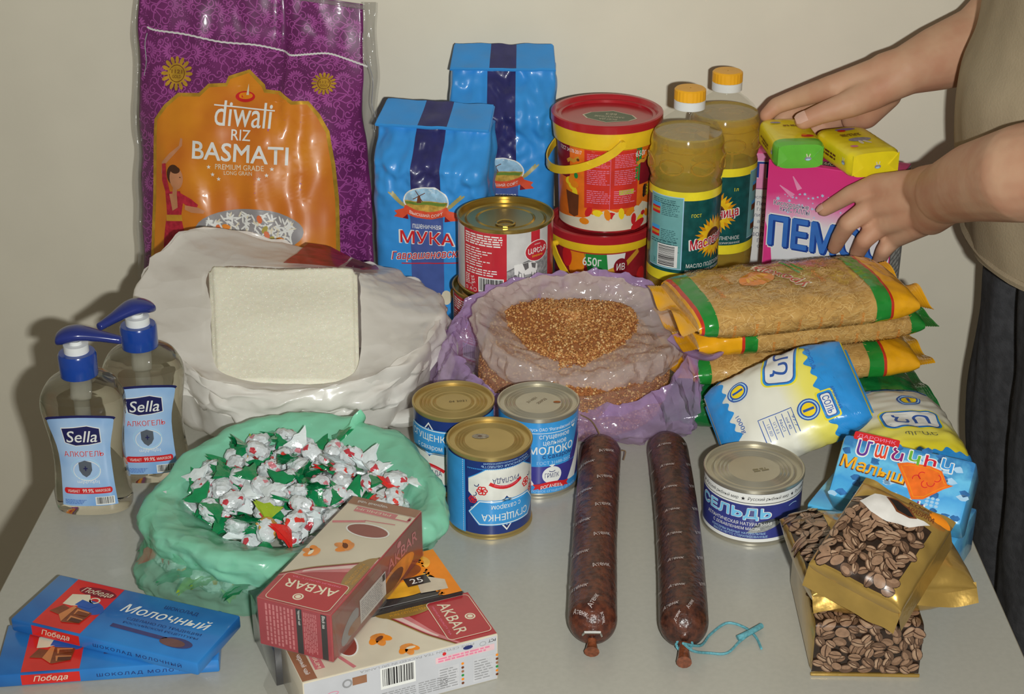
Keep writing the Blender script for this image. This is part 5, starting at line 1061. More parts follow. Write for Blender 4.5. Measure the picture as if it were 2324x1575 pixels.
for x0, x1, s in ((-0.070, -0.045, 1), (-0.042, -0.020, 2), (0.012, 0.036, 3)): p.words(x0, 0.004, x1, 0.016, 6, GREY, 1, s, 0.4, 0.05)
p.words(-0.017, 0.004, 0.010, 0.015, 6, GREY, 1, 12, 0.4, 0.05); p.rect(0.026, h - 0.013, w2 - 0.003, h - 0.0075, M('tea_side_pink', (224, 190, 194), 0.3, coat=0.4), 1); p.words(0.028, h - 0.0125, w2 - 0.004, h - 0.008, 2, PINK, 2, 8)
for x in (0.024, 0.052):
    p.rect(x + 0.004, 0.003, x + 0.0205, 0.024, M('tea_side_grey', (200, 200, 204), 0.3, coat=0.4), 1); p.words(x + 0.005, 0.004, x + 0.020, 0.023, 8, GREY, 2, int(x * 1000), 0.35)
    for i in range(6): p.ell(x + 0.0235, 0.005 + 0.0036 * i, 0.0012, 0.0012, (BRN, ORG, GRN, TB)[i % 4], 2, 8)
p.ell(0.052, h - 0.005, 0.004, 0.0018, NAVY, 2, 12); p.ring(0.064, h - 0.005, 0.0025, 0.0018, 0.0004, GREY, 2, 12); p.text('PCT', 0.0715, h - 0.004, 0.006, 0.0026, BK, 2, 0.02, rot=PI); p.ell(0.033, h - 0.0055, 0.0016, 0.0016, RED, 2, 8); p.ring(-0.043, h - 0.010, 0.0032, 0.0032, 0.0014, GREY, 2, 14); p.rect(-0.039, h - 0.013, -0.028, h - 0.006, TB, 2); p.poly([(-0.066, 0.018), (-0.058, 0.018), (-0.056, 0.023), (-0.062, 0.026)], GREY, 2); p.ring(-0.054, 0.026, 0.004, 0.0014, 0.0005, PINK, 2)
p.build('printed_front', lower.front, lower.t, None)
G = PZ(1053, 1344, TH); hb = 0.0455
x = lower.m.to_3x3() @ Vector((1, 0, 0)); yv = lower.m.to_3x3() @ Vector((0, 1, 0))
a = PZ(1053, 1345, hb) + yv * 0.002; BLKM = M('tea_black', (44, 42, 44), 0.18, coat=0.8, var=0.1)
K3 = Carton('tea_box', 'black tea box with an orange lace edge, pressed against the red and cream one', 'box', a - x * 0.153, a, a - x * 0.153 + yv * 0.066, hb, BLKM, 0.066, fixz=T)
p = Print(); w2 = K3.w / 2; d2 = K3.d / 2
p.rect(w2 - 0.0135, -d2 + 0.0005, w2 - 0.0005, d2 - 0.0005, ORG, 1)
for i in range(13):
    y = -d2 + 0.003 + i * 0.005
    for k, r in ((0, 0.003), (1, 0.0018)): p.ell(w2 - 0.0135 - 0.0022 * k - 0.001, y + 0.0012 * k, r, r * 0.9, ORG, 2, 9)
    p.ell(w2 - 0.0185, y, 0.0012, 0.0012, ORG, 2, 6)
f = K3.ftop
OF = M('tea_orange', (228, 140, 50)); SAU = M('ink_saucer_yellow', (240, 176, 50), 0.2, coat=0.7, var=0.2, ns=60)
a = f(900, 1330); p.ell(a[0], a[1], 0.032, 0.017, SAU, 2, 30, -0.1); a = f(905, 1300); p.ell(a[0], a[1], 0.020, 0.013, M('ink_cup_brown', (150, 84, 44), 0.2, coat=0.7, var=0.2), 3, 26); p.ring(a[0], a[1], 0.020, 0.013, 0.003, ORG, 4); p.ring(a[0] + 0.016, a[1] + 0.007, 0.010, 0.009, 0.005, SAU, 4, 20, -60, 150)
a = f(945, 1320); p.poly([(a[0] - 0.009, a[1] - 0.006), (a[0] + 0.010, a[1] - 0.006), (a[0] + 0.010, a[1] + 0.006), (a[0] - 0.009, a[1] + 0.006)], BLKM, 6); p.text('25', a[0], a[1], 0.010, 0.007, WH, 7, 0.02)
a = f(980, 1328); p.poly([(a[0] - 0.012, a[1] - 0.008), (a[0] + 0.010, a[1] - 0.010), (a[0] + 0.012, a[1] + 0.003), (a[0] - 0.002, a[1] + 0.014), (a[0] - 0.010, a[1] + 0.006)], M('ink_teabag', (204, 192, 170), 0.3, coat=0.5, var=0.08), 5)
p.line([(-w2, -d2 + 0.003), (w2 - 0.014, -d2 + 0.003)], 0.0007, GREY, 2)
p.cut(lambda x, y: abs(x) < w2 - 0.0004 and abs(y) < d2 - 0.0004)
p.build('printed_top', K3.top, K3.t, None)
zt = hb + 0.0008 + TH
A_, D_, C_ = PZ(790, 1123, zt), PZ(582, 1355, zt), PZ(751, 1397, zt)
up = Carton('tea_box', 'red and cream tea box lying slanted on top of two other tea boxes', 'box', D_, C_, A_, TH, TR_, TD, fixz=T + hb + 0.0008)
p = tea_top().spin(PI, up.w / 0.0612); p.build('printed_top', up.top, up.t, None)
p = Print(); w2 = up.w / 2; p.rect(-w2 + 0.001, 0.0008, w2 - 0.001, TH - 0.0008, M('tea_side_red', (164, 44, 58), 0.25, coat=0.6, var=0.06), 0)
for x0, x1 in ((-w2 + 0.006, 0.000), (0.0075, w2 - 0.012)):
    n = 8; k = (x1 - x0) / n
    R = random.Random(int(x0 * 1e4))
    for i in range(n):
        y = TH - 0.003
        while y > 0.005: l = R.uniform(0.002, 0.006); e = max(0.003, y - l); p.rect(x0 + i * k + k * 0.25, e, x0 + i * k + k * 0.75, y, TPK, 1); y = e - 0.0008
for x0 in (0.0018, w2 - 0.0085): p.rect(x0, 0.001, x0 + 0.0048, TH - 0.001, BK, 2)
p.text('Черный чай', 0.0042, TH - 0.0085, 0.013, 0.0026, WH, 3, 0.012, rot=-PI / 2); p.text('Black tea', w2 - 0.0061, TH - 0.0075, 0.011, 0.0026, WH, 3, 0.012, rot=-PI / 2)
p.build('printed_end', up.front, up.t, None)
p = Print(); d2 = up.d / 2
p.rect(-d2 + 0.001, 0.0008, d2 - 0.001, TH - 0.0008, M('tea_side_dark', (124, 70, 52), 0.22, coat=0.7, var=0.2, ns=25, c2=(150, 60, 56)), 0); p.text('AKBAR', 0.040, 0.027, 0.052, 0.010, TPK, 2, 0.02); p.ell(0.034, 0.036, 0.0035, 0.0028, TPK, 2, 12)
p.ell(0.030, 0.012, 0.03, 0.009, OF, 1, 20); p.ell(0.022, 0.010, 0.018, 0.007, BRN, 2, 18); p.ell(-0.05, 0.014, 0.016, 0.008, GREY, 1, 14, 0.5); p.ell(-0.042, 0.010, 0.012, 0.005, TB, 2, 14); p.poly([(0.002, 0.001), (0.02, 0.001), (0.028, 0.012), (0.01, 0.014)], TG, 1)
p.poly([(-0.034, 0.006), (0.009, 0.006), (0.009, 0.027), (-0.034, 0.027)], M('sticker_white', (206, 204, 200), 0.5), 3); p.words(-0.032, 0.008, 0.003, 0.025, 9, GREY, 4, 14, 0.4, 0.05); p.rect(0.0035, 0.020, 0.008, 0.026, BK, 4)
p.build('printed_side', up.right, up.t, None)
CEL = M('cellophane', (226, 224, 220), 0.06, film=0.10, coat=1.0, bump=0.5, bs=50, var=0.02)
box('cellophane_wrap', (up.w + 0.0016, up.d + 0.0016, TH + 0.0012), CEL, up.t, (0, 0, TH / 2 + 0.0002), 0.0012)
grid('cellophane_flap', lambda u, v: Vector((up.w / 2 + 0.0014 + 0.004 * u * (1 + 0.5 * nz(v * 60, 1, 1)), v, TH - 0.004 - 0.032 * u)), 0, 1, -up.d / 2, 0.0, 6, 24, CEL, up.t)
grid('cellophane_flap', lambda u, v: Vector((-lower.w / 2 - 0.001 - 0.014 * u, v, 0.03 - 0.028 * u + 0.002 * nz(u * 5, v * 40, 2))), 0, 1, -0.025, 0.03, 6, 20, CEL, lower.t)
# chocolate bars
CHB = M('chocolate_blue', (50, 132, 206), 0.3, coat=0.4, var=0.12, ns=14, c2=(34, 98, 172)); CHR = M('chocolate_red', (216, 44, 38), 0.3, coat=0.4, var=0.06)
def choc(label, fl, fr, back, fixz):
    K = Carton('chocolate_bar', label, 'chocolate', fl, fr, back, 0.0118, CHB, 0.0665, bev=0.0018, fixz=fixz, part='wrapper'); p = Print(); w, d = K.w, K.d
    a, b = -w / 2 + 0.115 * w, -w / 2 + 0.375 * w; y0, y1 = -d / 2 + 0.0016, d / 2 - 0.0016
    p.rect(a, y0, b, y1, CHR, 0); p.ell((a + b) / 2 + 0.004, y1 - 0.011, 0.017, 0.006, MAROON, 1, 18); p.text('Победа', (a + b) / 2 + 0.004, y1 - 0.0115, 0.028, 0.0075, CREAM, 2, 0.02, 0.3)
    c = (a + b) / 2
    p.poly([(c - 0.014, 0.012), (c + 0.0, 0.016), (c + 0.004, 0.010), (c + 0.012, 0.004), (c - 0.006, -0.002), (c - 0.014, -0.002)], CREAM, 2); p.ring(c + 0.008, 0.010, 0.004, 0.0035, 0.0014, CREAM, 2, 12); p.ell(c + 0.010, 0.001, 0.013, 0.008, ROYAL, 1, 18, -0.3); p.poly([(c - 0.002, 0.008), (c + 0.014, 0.005), (c + 0.010, -0.001), (c - 0.004, 0.0)], ROYAL, 3)
    CB = M('ink_chocolate', (128, 62, 32), 0.3, coat=0.4, var=0.2, ns=120); CL = M('ink_chocolate_light', (206, 128, 74), 0.3, coat=0.4); CD = M('ink_chocolate_dark', (84, 36, 22), 0.3, coat=0.4)
    p.poly([(c - 0.018, -0.014), (c - 0.012, -0.003), (c - 0.004, -0.006), (c - 0.008, -0.016)], CB, 4); p.poly([(c - 0.008, -0.016), (c - 0.003, -0.002), (c + 0.016, -0.006), (c + 0.014, -0.021), (c + 0.0, -0.024)], CB, 5); p.poly([(c - 0.008, -0.016), (c - 0.003, -0.002), (c + 0.000, -0.003), (c - 0.001, -0.0235)], CL, 6)
    for xx, yy in ((0.002, -0.005), (0.002, -0.0145)): p.poly([(c + xx, yy), (c + xx + 0.012, yy - 0.001), (c + xx + 0.012, yy - 0.006), (c + xx + 0.001, yy - 0.007)], CL, 7); p.poly([(c + xx + 0.002, yy - 0.002), (c + xx + 0.012, yy - 0.0025), (c + xx + 0.012, yy - 0.0065), (c + xx + 0.002, yy - 0.0068)], CD if yy < -0.01 else CB, 8)
    mx = (b + w / 2) / 2 + 0.002
    p.text('ШОКОЛАД', mx + 0.004, y1 - 0.010, 0.030, 0.0048, NAVY, 2, 0.02); p.text('Молочный', mx - 0.003, 0.0105, 0.078, 0.0115, WH, 3, 0.025, 0.25)
    p.text('СДЕЛАНО ПО ТРАДИЦИИ', mx + 0.002, -0.0015, 0.066, 0.0036, NAVY, 2, 0.012); p.text('РОССИЙСКОЙ РЕЦЕПТУРЫ', mx + 0.002, -0.0065, 0.066, 0.0036, NAVY, 2, 0.012)
    p.line([(mx - 0.038, -0.013), (mx + 0.012, -0.015)], 0.0045, M('ink_spoon', (66, 66, 118), 0.3), 2); p.ell(mx + 0.022, -0.0165, 0.014, 0.0062, MATS['ink_spoon'], 2, 20); p.ell(mx + 0.019, -0.0175, 0.011, 0.0048, M('ink_cocoa', (110, 76, 76), 0.3, var=0.2), 3, 18)
    p.build('printed_top', K.top, K.t, None)
    p = Print(); p.rect(a, 0.0014, b, 0.0105, CHR, 0); p.text('Победа', c, 0.006, 0.026, 0.006, CREAM, 1, 0.02, 0.3); p.text('ШОКОЛАД МОЛОЧНЫЙ', mx - 0.003, 0.0058, 0.078, 0.0042, NAVY, 1, 0.015, space=1.25)
    p.build('printed_edge', K.front, K.t, None); return K
lo = choc('blue and red chocolate bar lying on the table underneath another bar', PZ(497, 1497, .012) + (PZ(0, 1532, .012) - PZ(497, 1497, .012)).normalized() * 0.168, PZ(497, 1497, .012), PZ(482, 1362, .012), T)
ct = choc('blue and red chocolate bar lying slanted on top of another', PZ(23, 1403, .0245), PZ(448, 1505, .0245), PZ(120, 1304, .0245), T + 0.0124)
# biscuits
BB = Mgrad('biscuit_blue', [(0.0, (92, 190, 236)), (0.35, (70, 160, 222)), (0.6, (110, 196, 236)), (0.8, (58, 130, 190)), (1.0, (70, 140, 190))], 1, -0.04, 0.04, 60, 0.35)
a, b = PZ(1832, 1142, 0.042), PZ(2166, 1236, 0.042)
lowb = Carton('biscuit_box', 'blue biscuit box lying on the table under the coffee packs', 'box', a, b, a + Vector((0.03, 0.06, 0)), 0.042, BB, 0.066, bev=0.002, fixz=T)
p = Print(); p.rect(-0.05, 0.004, 0.05, 0.016, SKYB, 0); p.ell(-0.045, 0.028, 0.01, 0.006, ORG, 1, 12); p.words(0.03, 0.006, 0.06, 0.03, 9, LBLUE, 1, 3); p.build('printed_front', lowb.front, lowb.t, None)
BL, BR_, TL_ = PZ(1876, 1123, 0.074), PZ(2181, 1194, 0.074), PZ(1945, 988, 0.112)
K = Carton('biscuit_box', 'blue biscuit box propped up askew with a square orange biscuit pictured', 'box', BL, BR_, TL_, 0.040, BB, None, bev=0.004)
f = K.ftop; p = Print()
DBL = M('ink_ice_dark', (52, 110, 170), 0.3, coat=0.4, var=0.3, ns=120); R = random.Random(3)
for i in range(46): x, y = R.uniform(-0.054, 0.054), R.uniform(-0.029, 0.029); p.poly([(x + R.uniform(.002, .006) * math.cos(g), y + R.uniform(.0015, .004) * math.sin(g)) for g in [k * PI / 4 for k in range(8)]], (DBL, LBLUE, DBL)[i % 3], 1)
cols = [M('ink_let_violet', (104, 60, 150), 0.3), M('ink_let_red', (226, 70, 44), 0.3), M('ink_let_plum', (140, 40, 110), 0.3), M('ink_let_green', (112, 180, 60), 0.3), M('ink_let_crimson', (206, 36, 60), 0.3), M('ink_let_blue', (60, 150, 220), 0.3)]
pts = [(1962, 1018), (2000, 1026), (2038, 1032), (2076, 1040), (2112, 1050), (2150, 1058)]
for i, (ch, q) in enumerate(zip('Մանկիկ', pts)):
    a = f(q[0], q[1]); k = 0.0138 if i == 0 else 0.0112
    p.text(ch, a[0], a[1], k * 1.02, k * 1.2, WH, 4, 0.10); p.text(ch, a[0], a[1], k * 0.86, k * 1.02, cols[i], 5, 0.04)
a = f(1982, 1066); p.text('Малыш', a[0], a[1], 0.056, 0.0118, BRN, 3, 0.05, rot=-0.08); p.text('Малыш', a[0], a[1] + 0.0006, 0.054, 0.0108, M('ink_malysh', (244, 176, 40), 0.3), 4, 0.03, rot=-0.08)
q = [f(*w) for w in ((2036, 1052), (2060, 1050), (2110, 1058), (2138, 1070), (2150, 1100), (2164, 1104), (2140, 1112), (2095, 1134), (2068, 1134), (2058, 1105))]
BIS = M('ink_biscuit', (238, 112, 36), 0.3, coat=0.4, var=0.1, ns=150); p.poly(q, BIS, 5); c = (sum(v[0] for v in q) / 10, sum(v[1] for v in q) / 10); p.line([(c[0] + (v[0] - c[0]) * 0.86, c[1] + (v[1] - c[1]) * 0.86) for v in q], 0.0008, ORG, 6, True)
for i in range(5): p.ring(c[0] - 0.008 + 0.004 * i, c[1] + 0.004 * math.sin(i * 2), 0.003, 0.003, 0.0007, RED, 6, 10, i * 60, i * 60 + 200)
a = f(1990, 998); p.rrect(a[0] - 0.019, a[1] - 0.0035, a[0] + 0.019, a[1] + 0.0035, 0.0015, RED, 4); p.text('ДАРОИНК', a[0], a[1], 0.032, 0.0036, PINK, 5, 0.02)
a = f(2058, 1042); p.text('печенье', a[0] + 0.004, a[1] - 0.004, 0.018, 0.003, LBLUE, 3); a = f(1990, 1090); p.text('Մանկիկ', a[0] + 0.018, a[1] - 0.014, 0.05, 0.01, WH, 3, 0.06); p.text('Մանկիկ', a[0] + 0.018, a[1] - 0.014, 0.047, 0.0085, cols[2], 4, 0.02)
a = f(2115, 1140)
for i in range(9): p.ell(a[0] + 0.004 * (i % 3) - 0.004, a[1] + 0.003 * (i // 3) - 0.003, 0.0016, 0.0013, LBLUE, 3, 8)
p.build('printed_top', K.top, K.t, None)
BKBOX = K
# ------------------------------------------------------------------ soft packs
def pillow(name, w, l, th, mat, parent, p=3.0, wr=0.002, fr=50, seed=1, nu=56, nv=44, flatb=0.55, endpinch=0.0):
    """closed cushion, x in +-w/2, y in +-l/2, bottom at z = 0; returns the top surface"""
    zb = th * (1 - flatb)
    def e(x, y):
        a = max(0, 1 - abs(2 * x / w) ** p); b = max(0, 1 - abs(2 * y / l) ** p); return (a * b) ** (1 / 2.2)
    def top(x, y):
        k = e(x, y); return Vector((x, y, zb + (th - zb) * k + wr * (0.25 + k) * (nz(x * fr + seed, y * fr, seed) + 0.5 * nz(x * fr * 2.6, y * fr * 2.6, seed + 5)) * min(1, k * 3)))
    def bot(x, y): return Vector((x, y, zb - zb * min(1, e(x, y) * 1.6)))
    def st_(t): return math.copysign(1 - (1 - abs(t)) ** 1.6, t)
    V = []; Fc = []
    for fn in (top, bot):
        for j in range(nv + 1):
            for i in range(nu + 1): V.append(fn(w / 2 * st_(-1 + 2 * i / nu), l / 2 * st_(-1 + 2 * j / nv)))
    o = (nu + 1) * (nv + 1)
    for j in range(nv):
        for i in range(nu):
            a = j * (nu + 1) + i; Fc.append((a, a + 1, a + nu + 2, a + nu + 1)); Fc.append((o + a + 1, o + a, o + a + nu + 1, o + a + nu + 2))
    b = bmesh.new(); me = bpy.data.meshes.new(name)
    me.from_pydata([tuple(v) for v in V], [], Fc); b.from_mesh(me); bmesh.ops.remove_doubles(b, verts=b.verts, dist=1e-5); b.to_mesh(me); b.free()
    me.materials.append(mat); me.polygons.foreach_set('use_smooth', [True] * len(me.polygons)); ob = bpy.data.objects.new(name, me); COL.objects.link(ob); ob.parent = parent
    return ob, top
def loaf(name, L, W, th, mat, parent, n=2.8, ends=6.0, pinch=0.10, wr=0.0016, fr=46, seed=1, nu=80, nv=56, zb=0.5, sag=0.0):
    """filled soft pack lying along x; print coordinates are (x, arc length from under the front, over the top, to under the back)"""
    def sec(x, ph):
        k = min(1, abs(2 * x / L)); kt = max(0.0, 1 - k ** ends) ** 0.5; kw = 1 - pinch * k ** 4
        c, s_ = math.cos(ph), math.sin(ph)
        y = -W / 2 * kw * math.copysign(abs(c) ** (2 / n), c); z = math.copysign(abs(s_) ** (2 / n), s_)
        hz = th * zb + (th * (1 - zb) * z if z > 0 else th * zb * z) * (0.04 + 0.96 * kt)
        w = wr * kt * (nz(x * fr + seed, y * fr, z * 1.3) + 0.5 * nz(x * fr * 2.6, y * fr * 2.6, z * 3 + seed))
        q = abs(nz(x * 95 + seed, y * 60, z * 3)) * 0.0016 * kt
        return Vector((x, y - (w + q) * c, hz + (w + q) * max(0, s_)))
    A0, A1 = math.radians(-70), math.radians(250); tab = [0.0]; pv = None; M_ = 160
    for i in range(M_ + 1):
        q = sec(0, A0 + (A1 - A0) * i / M_)
        if pv is not None: tab.append(tab[-1] + (q - pv).length)
        pv = q
    P = tab[-1]
    def ang(v):
        v = max(0, min(P, v)); lo, hi = 0, M_
        while hi - lo > 1:
            m_ = (lo + hi) // 2
            if tab[m_] <= v: lo = m_
            else: hi = m_
        return A0 + (A1 - A0) * (lo + (v - tab[lo]) / max(1e-9, tab[hi] - tab[lo])) / M_
    pos = lambda x, v: sec(x, ang(v))
    V = []; Fc = []
    for i in range(nu + 1):
        x = L / 2 * math.sin(PI / 2 * (-1 + 2 * i / nu))
        for j in range(nv): V.append(sec(x, A0 + 2 * PI * j / nv))
    for i in range(nu):
        for j in range(nv): Fc.append((i * nv + j, i * nv + (j + 1) % nv, (i + 1) * nv + (j + 1) % nv, (i + 1) * nv + j))
    Fc += [tuple(range(nv)), tuple(range(nu * nv, (nu + 1) * nv))]
    def S(x, v, d):
        ph = ang(v); q = sec(x, ph); k = min(1, abs(2 * x / L)); return q + Vector((math.copysign(d * k ** 3, x), -math.cos(ph) * d, math.sin(ph) * d))
    return fix(mesh(name, V, Fc, mat, parent)), S, P
# pasta
PFILM = M('pasta_film', (206, 164, 96), 0.22, coat=0.9, var=0.14, ns=160, c2=(188, 146, 82), bump=0.5, bs=38)
NOOD = [M('vermicelli_light', (214, 176, 110), 0.3, coat=0.9, bump=0.5, bs=38), M('vermicelli_dark', (178, 136, 76), 0.3, coat=0.9, bump=0.5, bs=38), M('vermicelli_mid', (200, 158, 92), 0.3, coat=0.9, bump=0.5, bs=38)]
PGR = M('pack_green', (34, 136, 52), 0.22, coat=0.8, var=0.08, bump=0.3, bs=50); PYE = M('pack_amber', (240, 172, 28), 0.22, coat=0.8, var=0.06, bump=0.3, bs=50); PRE = M('pack_red_line', (200, 52, 36), 0.25, coat=0.8); PDG = M('pack_dark_green', (26, 116, 56), 0.2, coat=0.9, var=0.25, ns=30, bump=0.6, bs=60)
def pasta(label, org, yaw, L, W, th, bands, seed, tilt=(0, 0), words=True, base=None, full=True):
    m = Matrix.Translation(org) @ Matrix.Rotation(yaw, 4, 'Z') @ Matrix.Rotation(tilt[0], 4, 'X') @ Matrix.Rotation(tilt[1], 4, 'Y')
    t = thing('pasta_pack', label, 'pasta', mat=m, group=None)
    ob, pos, P = loaf('film_body', L, W, th, base or PFILM, t, 2.8, 7.0, 0.06, 0.0016, 46, seed)
    zb = th * 0.5; p = Print(); R = random.Random(seed)
    for a, b, mt in bands: p.rect(a, 0.004, b, P - 0.004, mt, 1)
    cl = [(bands[i][1], bands[i + 1][0]) for i in range(len(bands) - 1) if bands[i + 1][0] - bands[i][1] > 0.02]
    if full:
        for a, b in cl:
            for i in range(1900):
                x, y = R.uniform(a + 0.003, b - 0.003), R.uniform(0.004, P * 0.80); g = R.gauss(0.1, 0.7); l = R.uniform(0.003, 0.008); k = R.gauss(0, 0.35)
                p.line([(x - l * math.cos(g - k), y - l * math.sin(g - k)), (x, y), (x + l * math.cos(g + k), y + l * math.sin(g + k))], 0.0007, NOOD[i % 3], 1 + i % 5)
    p.cut(lambda x, y: 0.002 < y < P - 0.002 and abs(x) < L / 2 - 0.001)
    c0 = P * 0.5                            # middle of the top
    OW = M('ink_pasta_orange', (226, 128, 34), 0.25, coat=0.8)
    if full:
        a, b = cl[0]
        for i in range(7): x = a + (b - a) * (0.10 + 0.135 * i); p.text('Вкусно', x, P * 0.165, 0.015, 0.0042, OW, 9, 0.012, rot=PI / 2)
    if words and full:
        for x, s, dy in ((a + 0.014, 'Вкусно', -0.018), (a + 0.030, 'Быстро', 0.006), (b - 0.040, 'Вкусно', -0.008), (b - 0.026, 'Быстро', 0.022)): p.text(s, x, c0 + dy, 0.024, 0.006, OW, 9, 0.014, 0.1, rot=PI / 2 + 0.1)
        c = (a + b) / 2 + 0.002; p.ell(c - 0.022, c0 + 0.002, 0.022, 0.013, OW, 8, 24, 0.5)
        for i in range(7): p.ell(c - 0.033 + 0.004 * i, c0 - 0.003 + 0.0022 * i, 0.0048, 0.0018, PYE, 9, 8, 1.4 + 0.2 * i)
        p.text('Урожай', c + 0.004, c0 + 0.003, 0.064, 0.019, CREAM, 10, 0.075, 0.15, rot=2.15); p.text('Урожай', c + 0.004, c0 + 0.003, 0.060, 0.016, M('ink_pasta_red', (202, 40, 44), 0.25, coat=0.8), 11, 0.028, 0.15, rot=2.15)
        for k in range(2): p.line([(c + 0.014 + 0.005 * k + 0.010 * q, c0 + 0.034 - 0.030 * q + 0.004 * k + 0.006 * math.sin(q * 3)) for q in [i / 8 for i in range(9)]], 0.0022, PGR, 10)
    elif full:
        for i in range(26): x = b - 0.085 + 0.0031 * i; p.rect(x, P * 0.045, x + 0.0014, P * 0.105, BRN, 8)
    p.build('printed_film', pos, t, 0.0052, eps=0.00010, base=0.0009)
    # crimped seals at both ends
    for s in (-1, 1):
        mt = bands[0][2] if s < 0 else bands[-1][2]
        grid('crimped_seal', lambda u, v: Vector((s * (L / 2 - 0.001 + 0.016 * u), v * (W / 2 * 0.93) * (1 + 0.02 * u), zb + 0.0005 * math.sin(u * 40) + 0.010 * u * nz(v * 1.6, seed, 2) + 0.002 * u * math.sin(v * 3 + seed))), 0, 1, -1, 1, 14, 30, mt, t)
    return t
yaw = math.atan2((PZ(2010, 715, .105) - PZ(1605, 757, .105)).y, (PZ(2010, 715, .105) - PZ(1605, 757, .105)).x)
def cen(fx, fy, z, W, yw): c = PZ(fx, fy, z); return c + Vector((-math.sin(yw), math.cos(yw), 0)) * (W / 2)
Wd = 0.108
# bands are (start, end, ink) along the pack
def B4(L, li, ri): # standard end bands: amber, red line, green | film | green, red line, amber
    return [(-L / 2 + 0.002, -L / 2 + li, PYE), (-L / 2 + li, -L / 2 + li + 0.003, PRE), (-L / 2 + li + 0.003, -L / 2 + li + 0.016, PGR), (L / 2 - ri - 0.018, L / 2 - ri - 0.003, PGR), (L / 2 - ri - 0.003, L / 2 - ri, PRE), (L / 2 - ri, L / 2 - 0.002, PYE)]
ZP = [0.001, 0.034, 0.067, 0.100]
c4_ = cen(1826, 955, 0.012, Wd, yaw * 0.4); c4_.z = T + ZP[0]
pasta('dark green foil pack lying on the table under the pasta packs', c4_, yaw * 0.4, 0.246, 0.112, 0.034, [(-0.12, 0.12, PDG)], 3, base=PDG, words=False, full=False)
c3_ = cen(1838, 850, 0.050, Wd, yaw * 0.7); c3_.z = T + ZP[1]
pasta('vermicelli pack with amber end, third from the top of the pasta stack', c3_, yaw * 0.55, 0.232, Wd, 0.0345, B4(0.232, 0.004, 0.036), 8, words=True)
c2__ = cen(1850, 772, 0.083, Wd, yaw); c2__.z = T + ZP[2]
pasta('vermicelli pack directly under the top pasta pack, amber end beside the purple bag', c2__, yaw * 0.95, 0.238, Wd, 0.0345, B4(0.238, 0.044, 0.001)[:3] + [(0.102, 0.117, PGR)], 12, words=False)
c1_ = cen(1838, 730, 0.1165, Wd, yaw); c1_.z = T + ZP[3]
pasta('vermicelli pack with red and orange lettering, on top of the pasta stack', c1_, yaw * 1.05, 0.228, 0.116, 0.040, B4(0.228, 0.004, 0.030), 17)
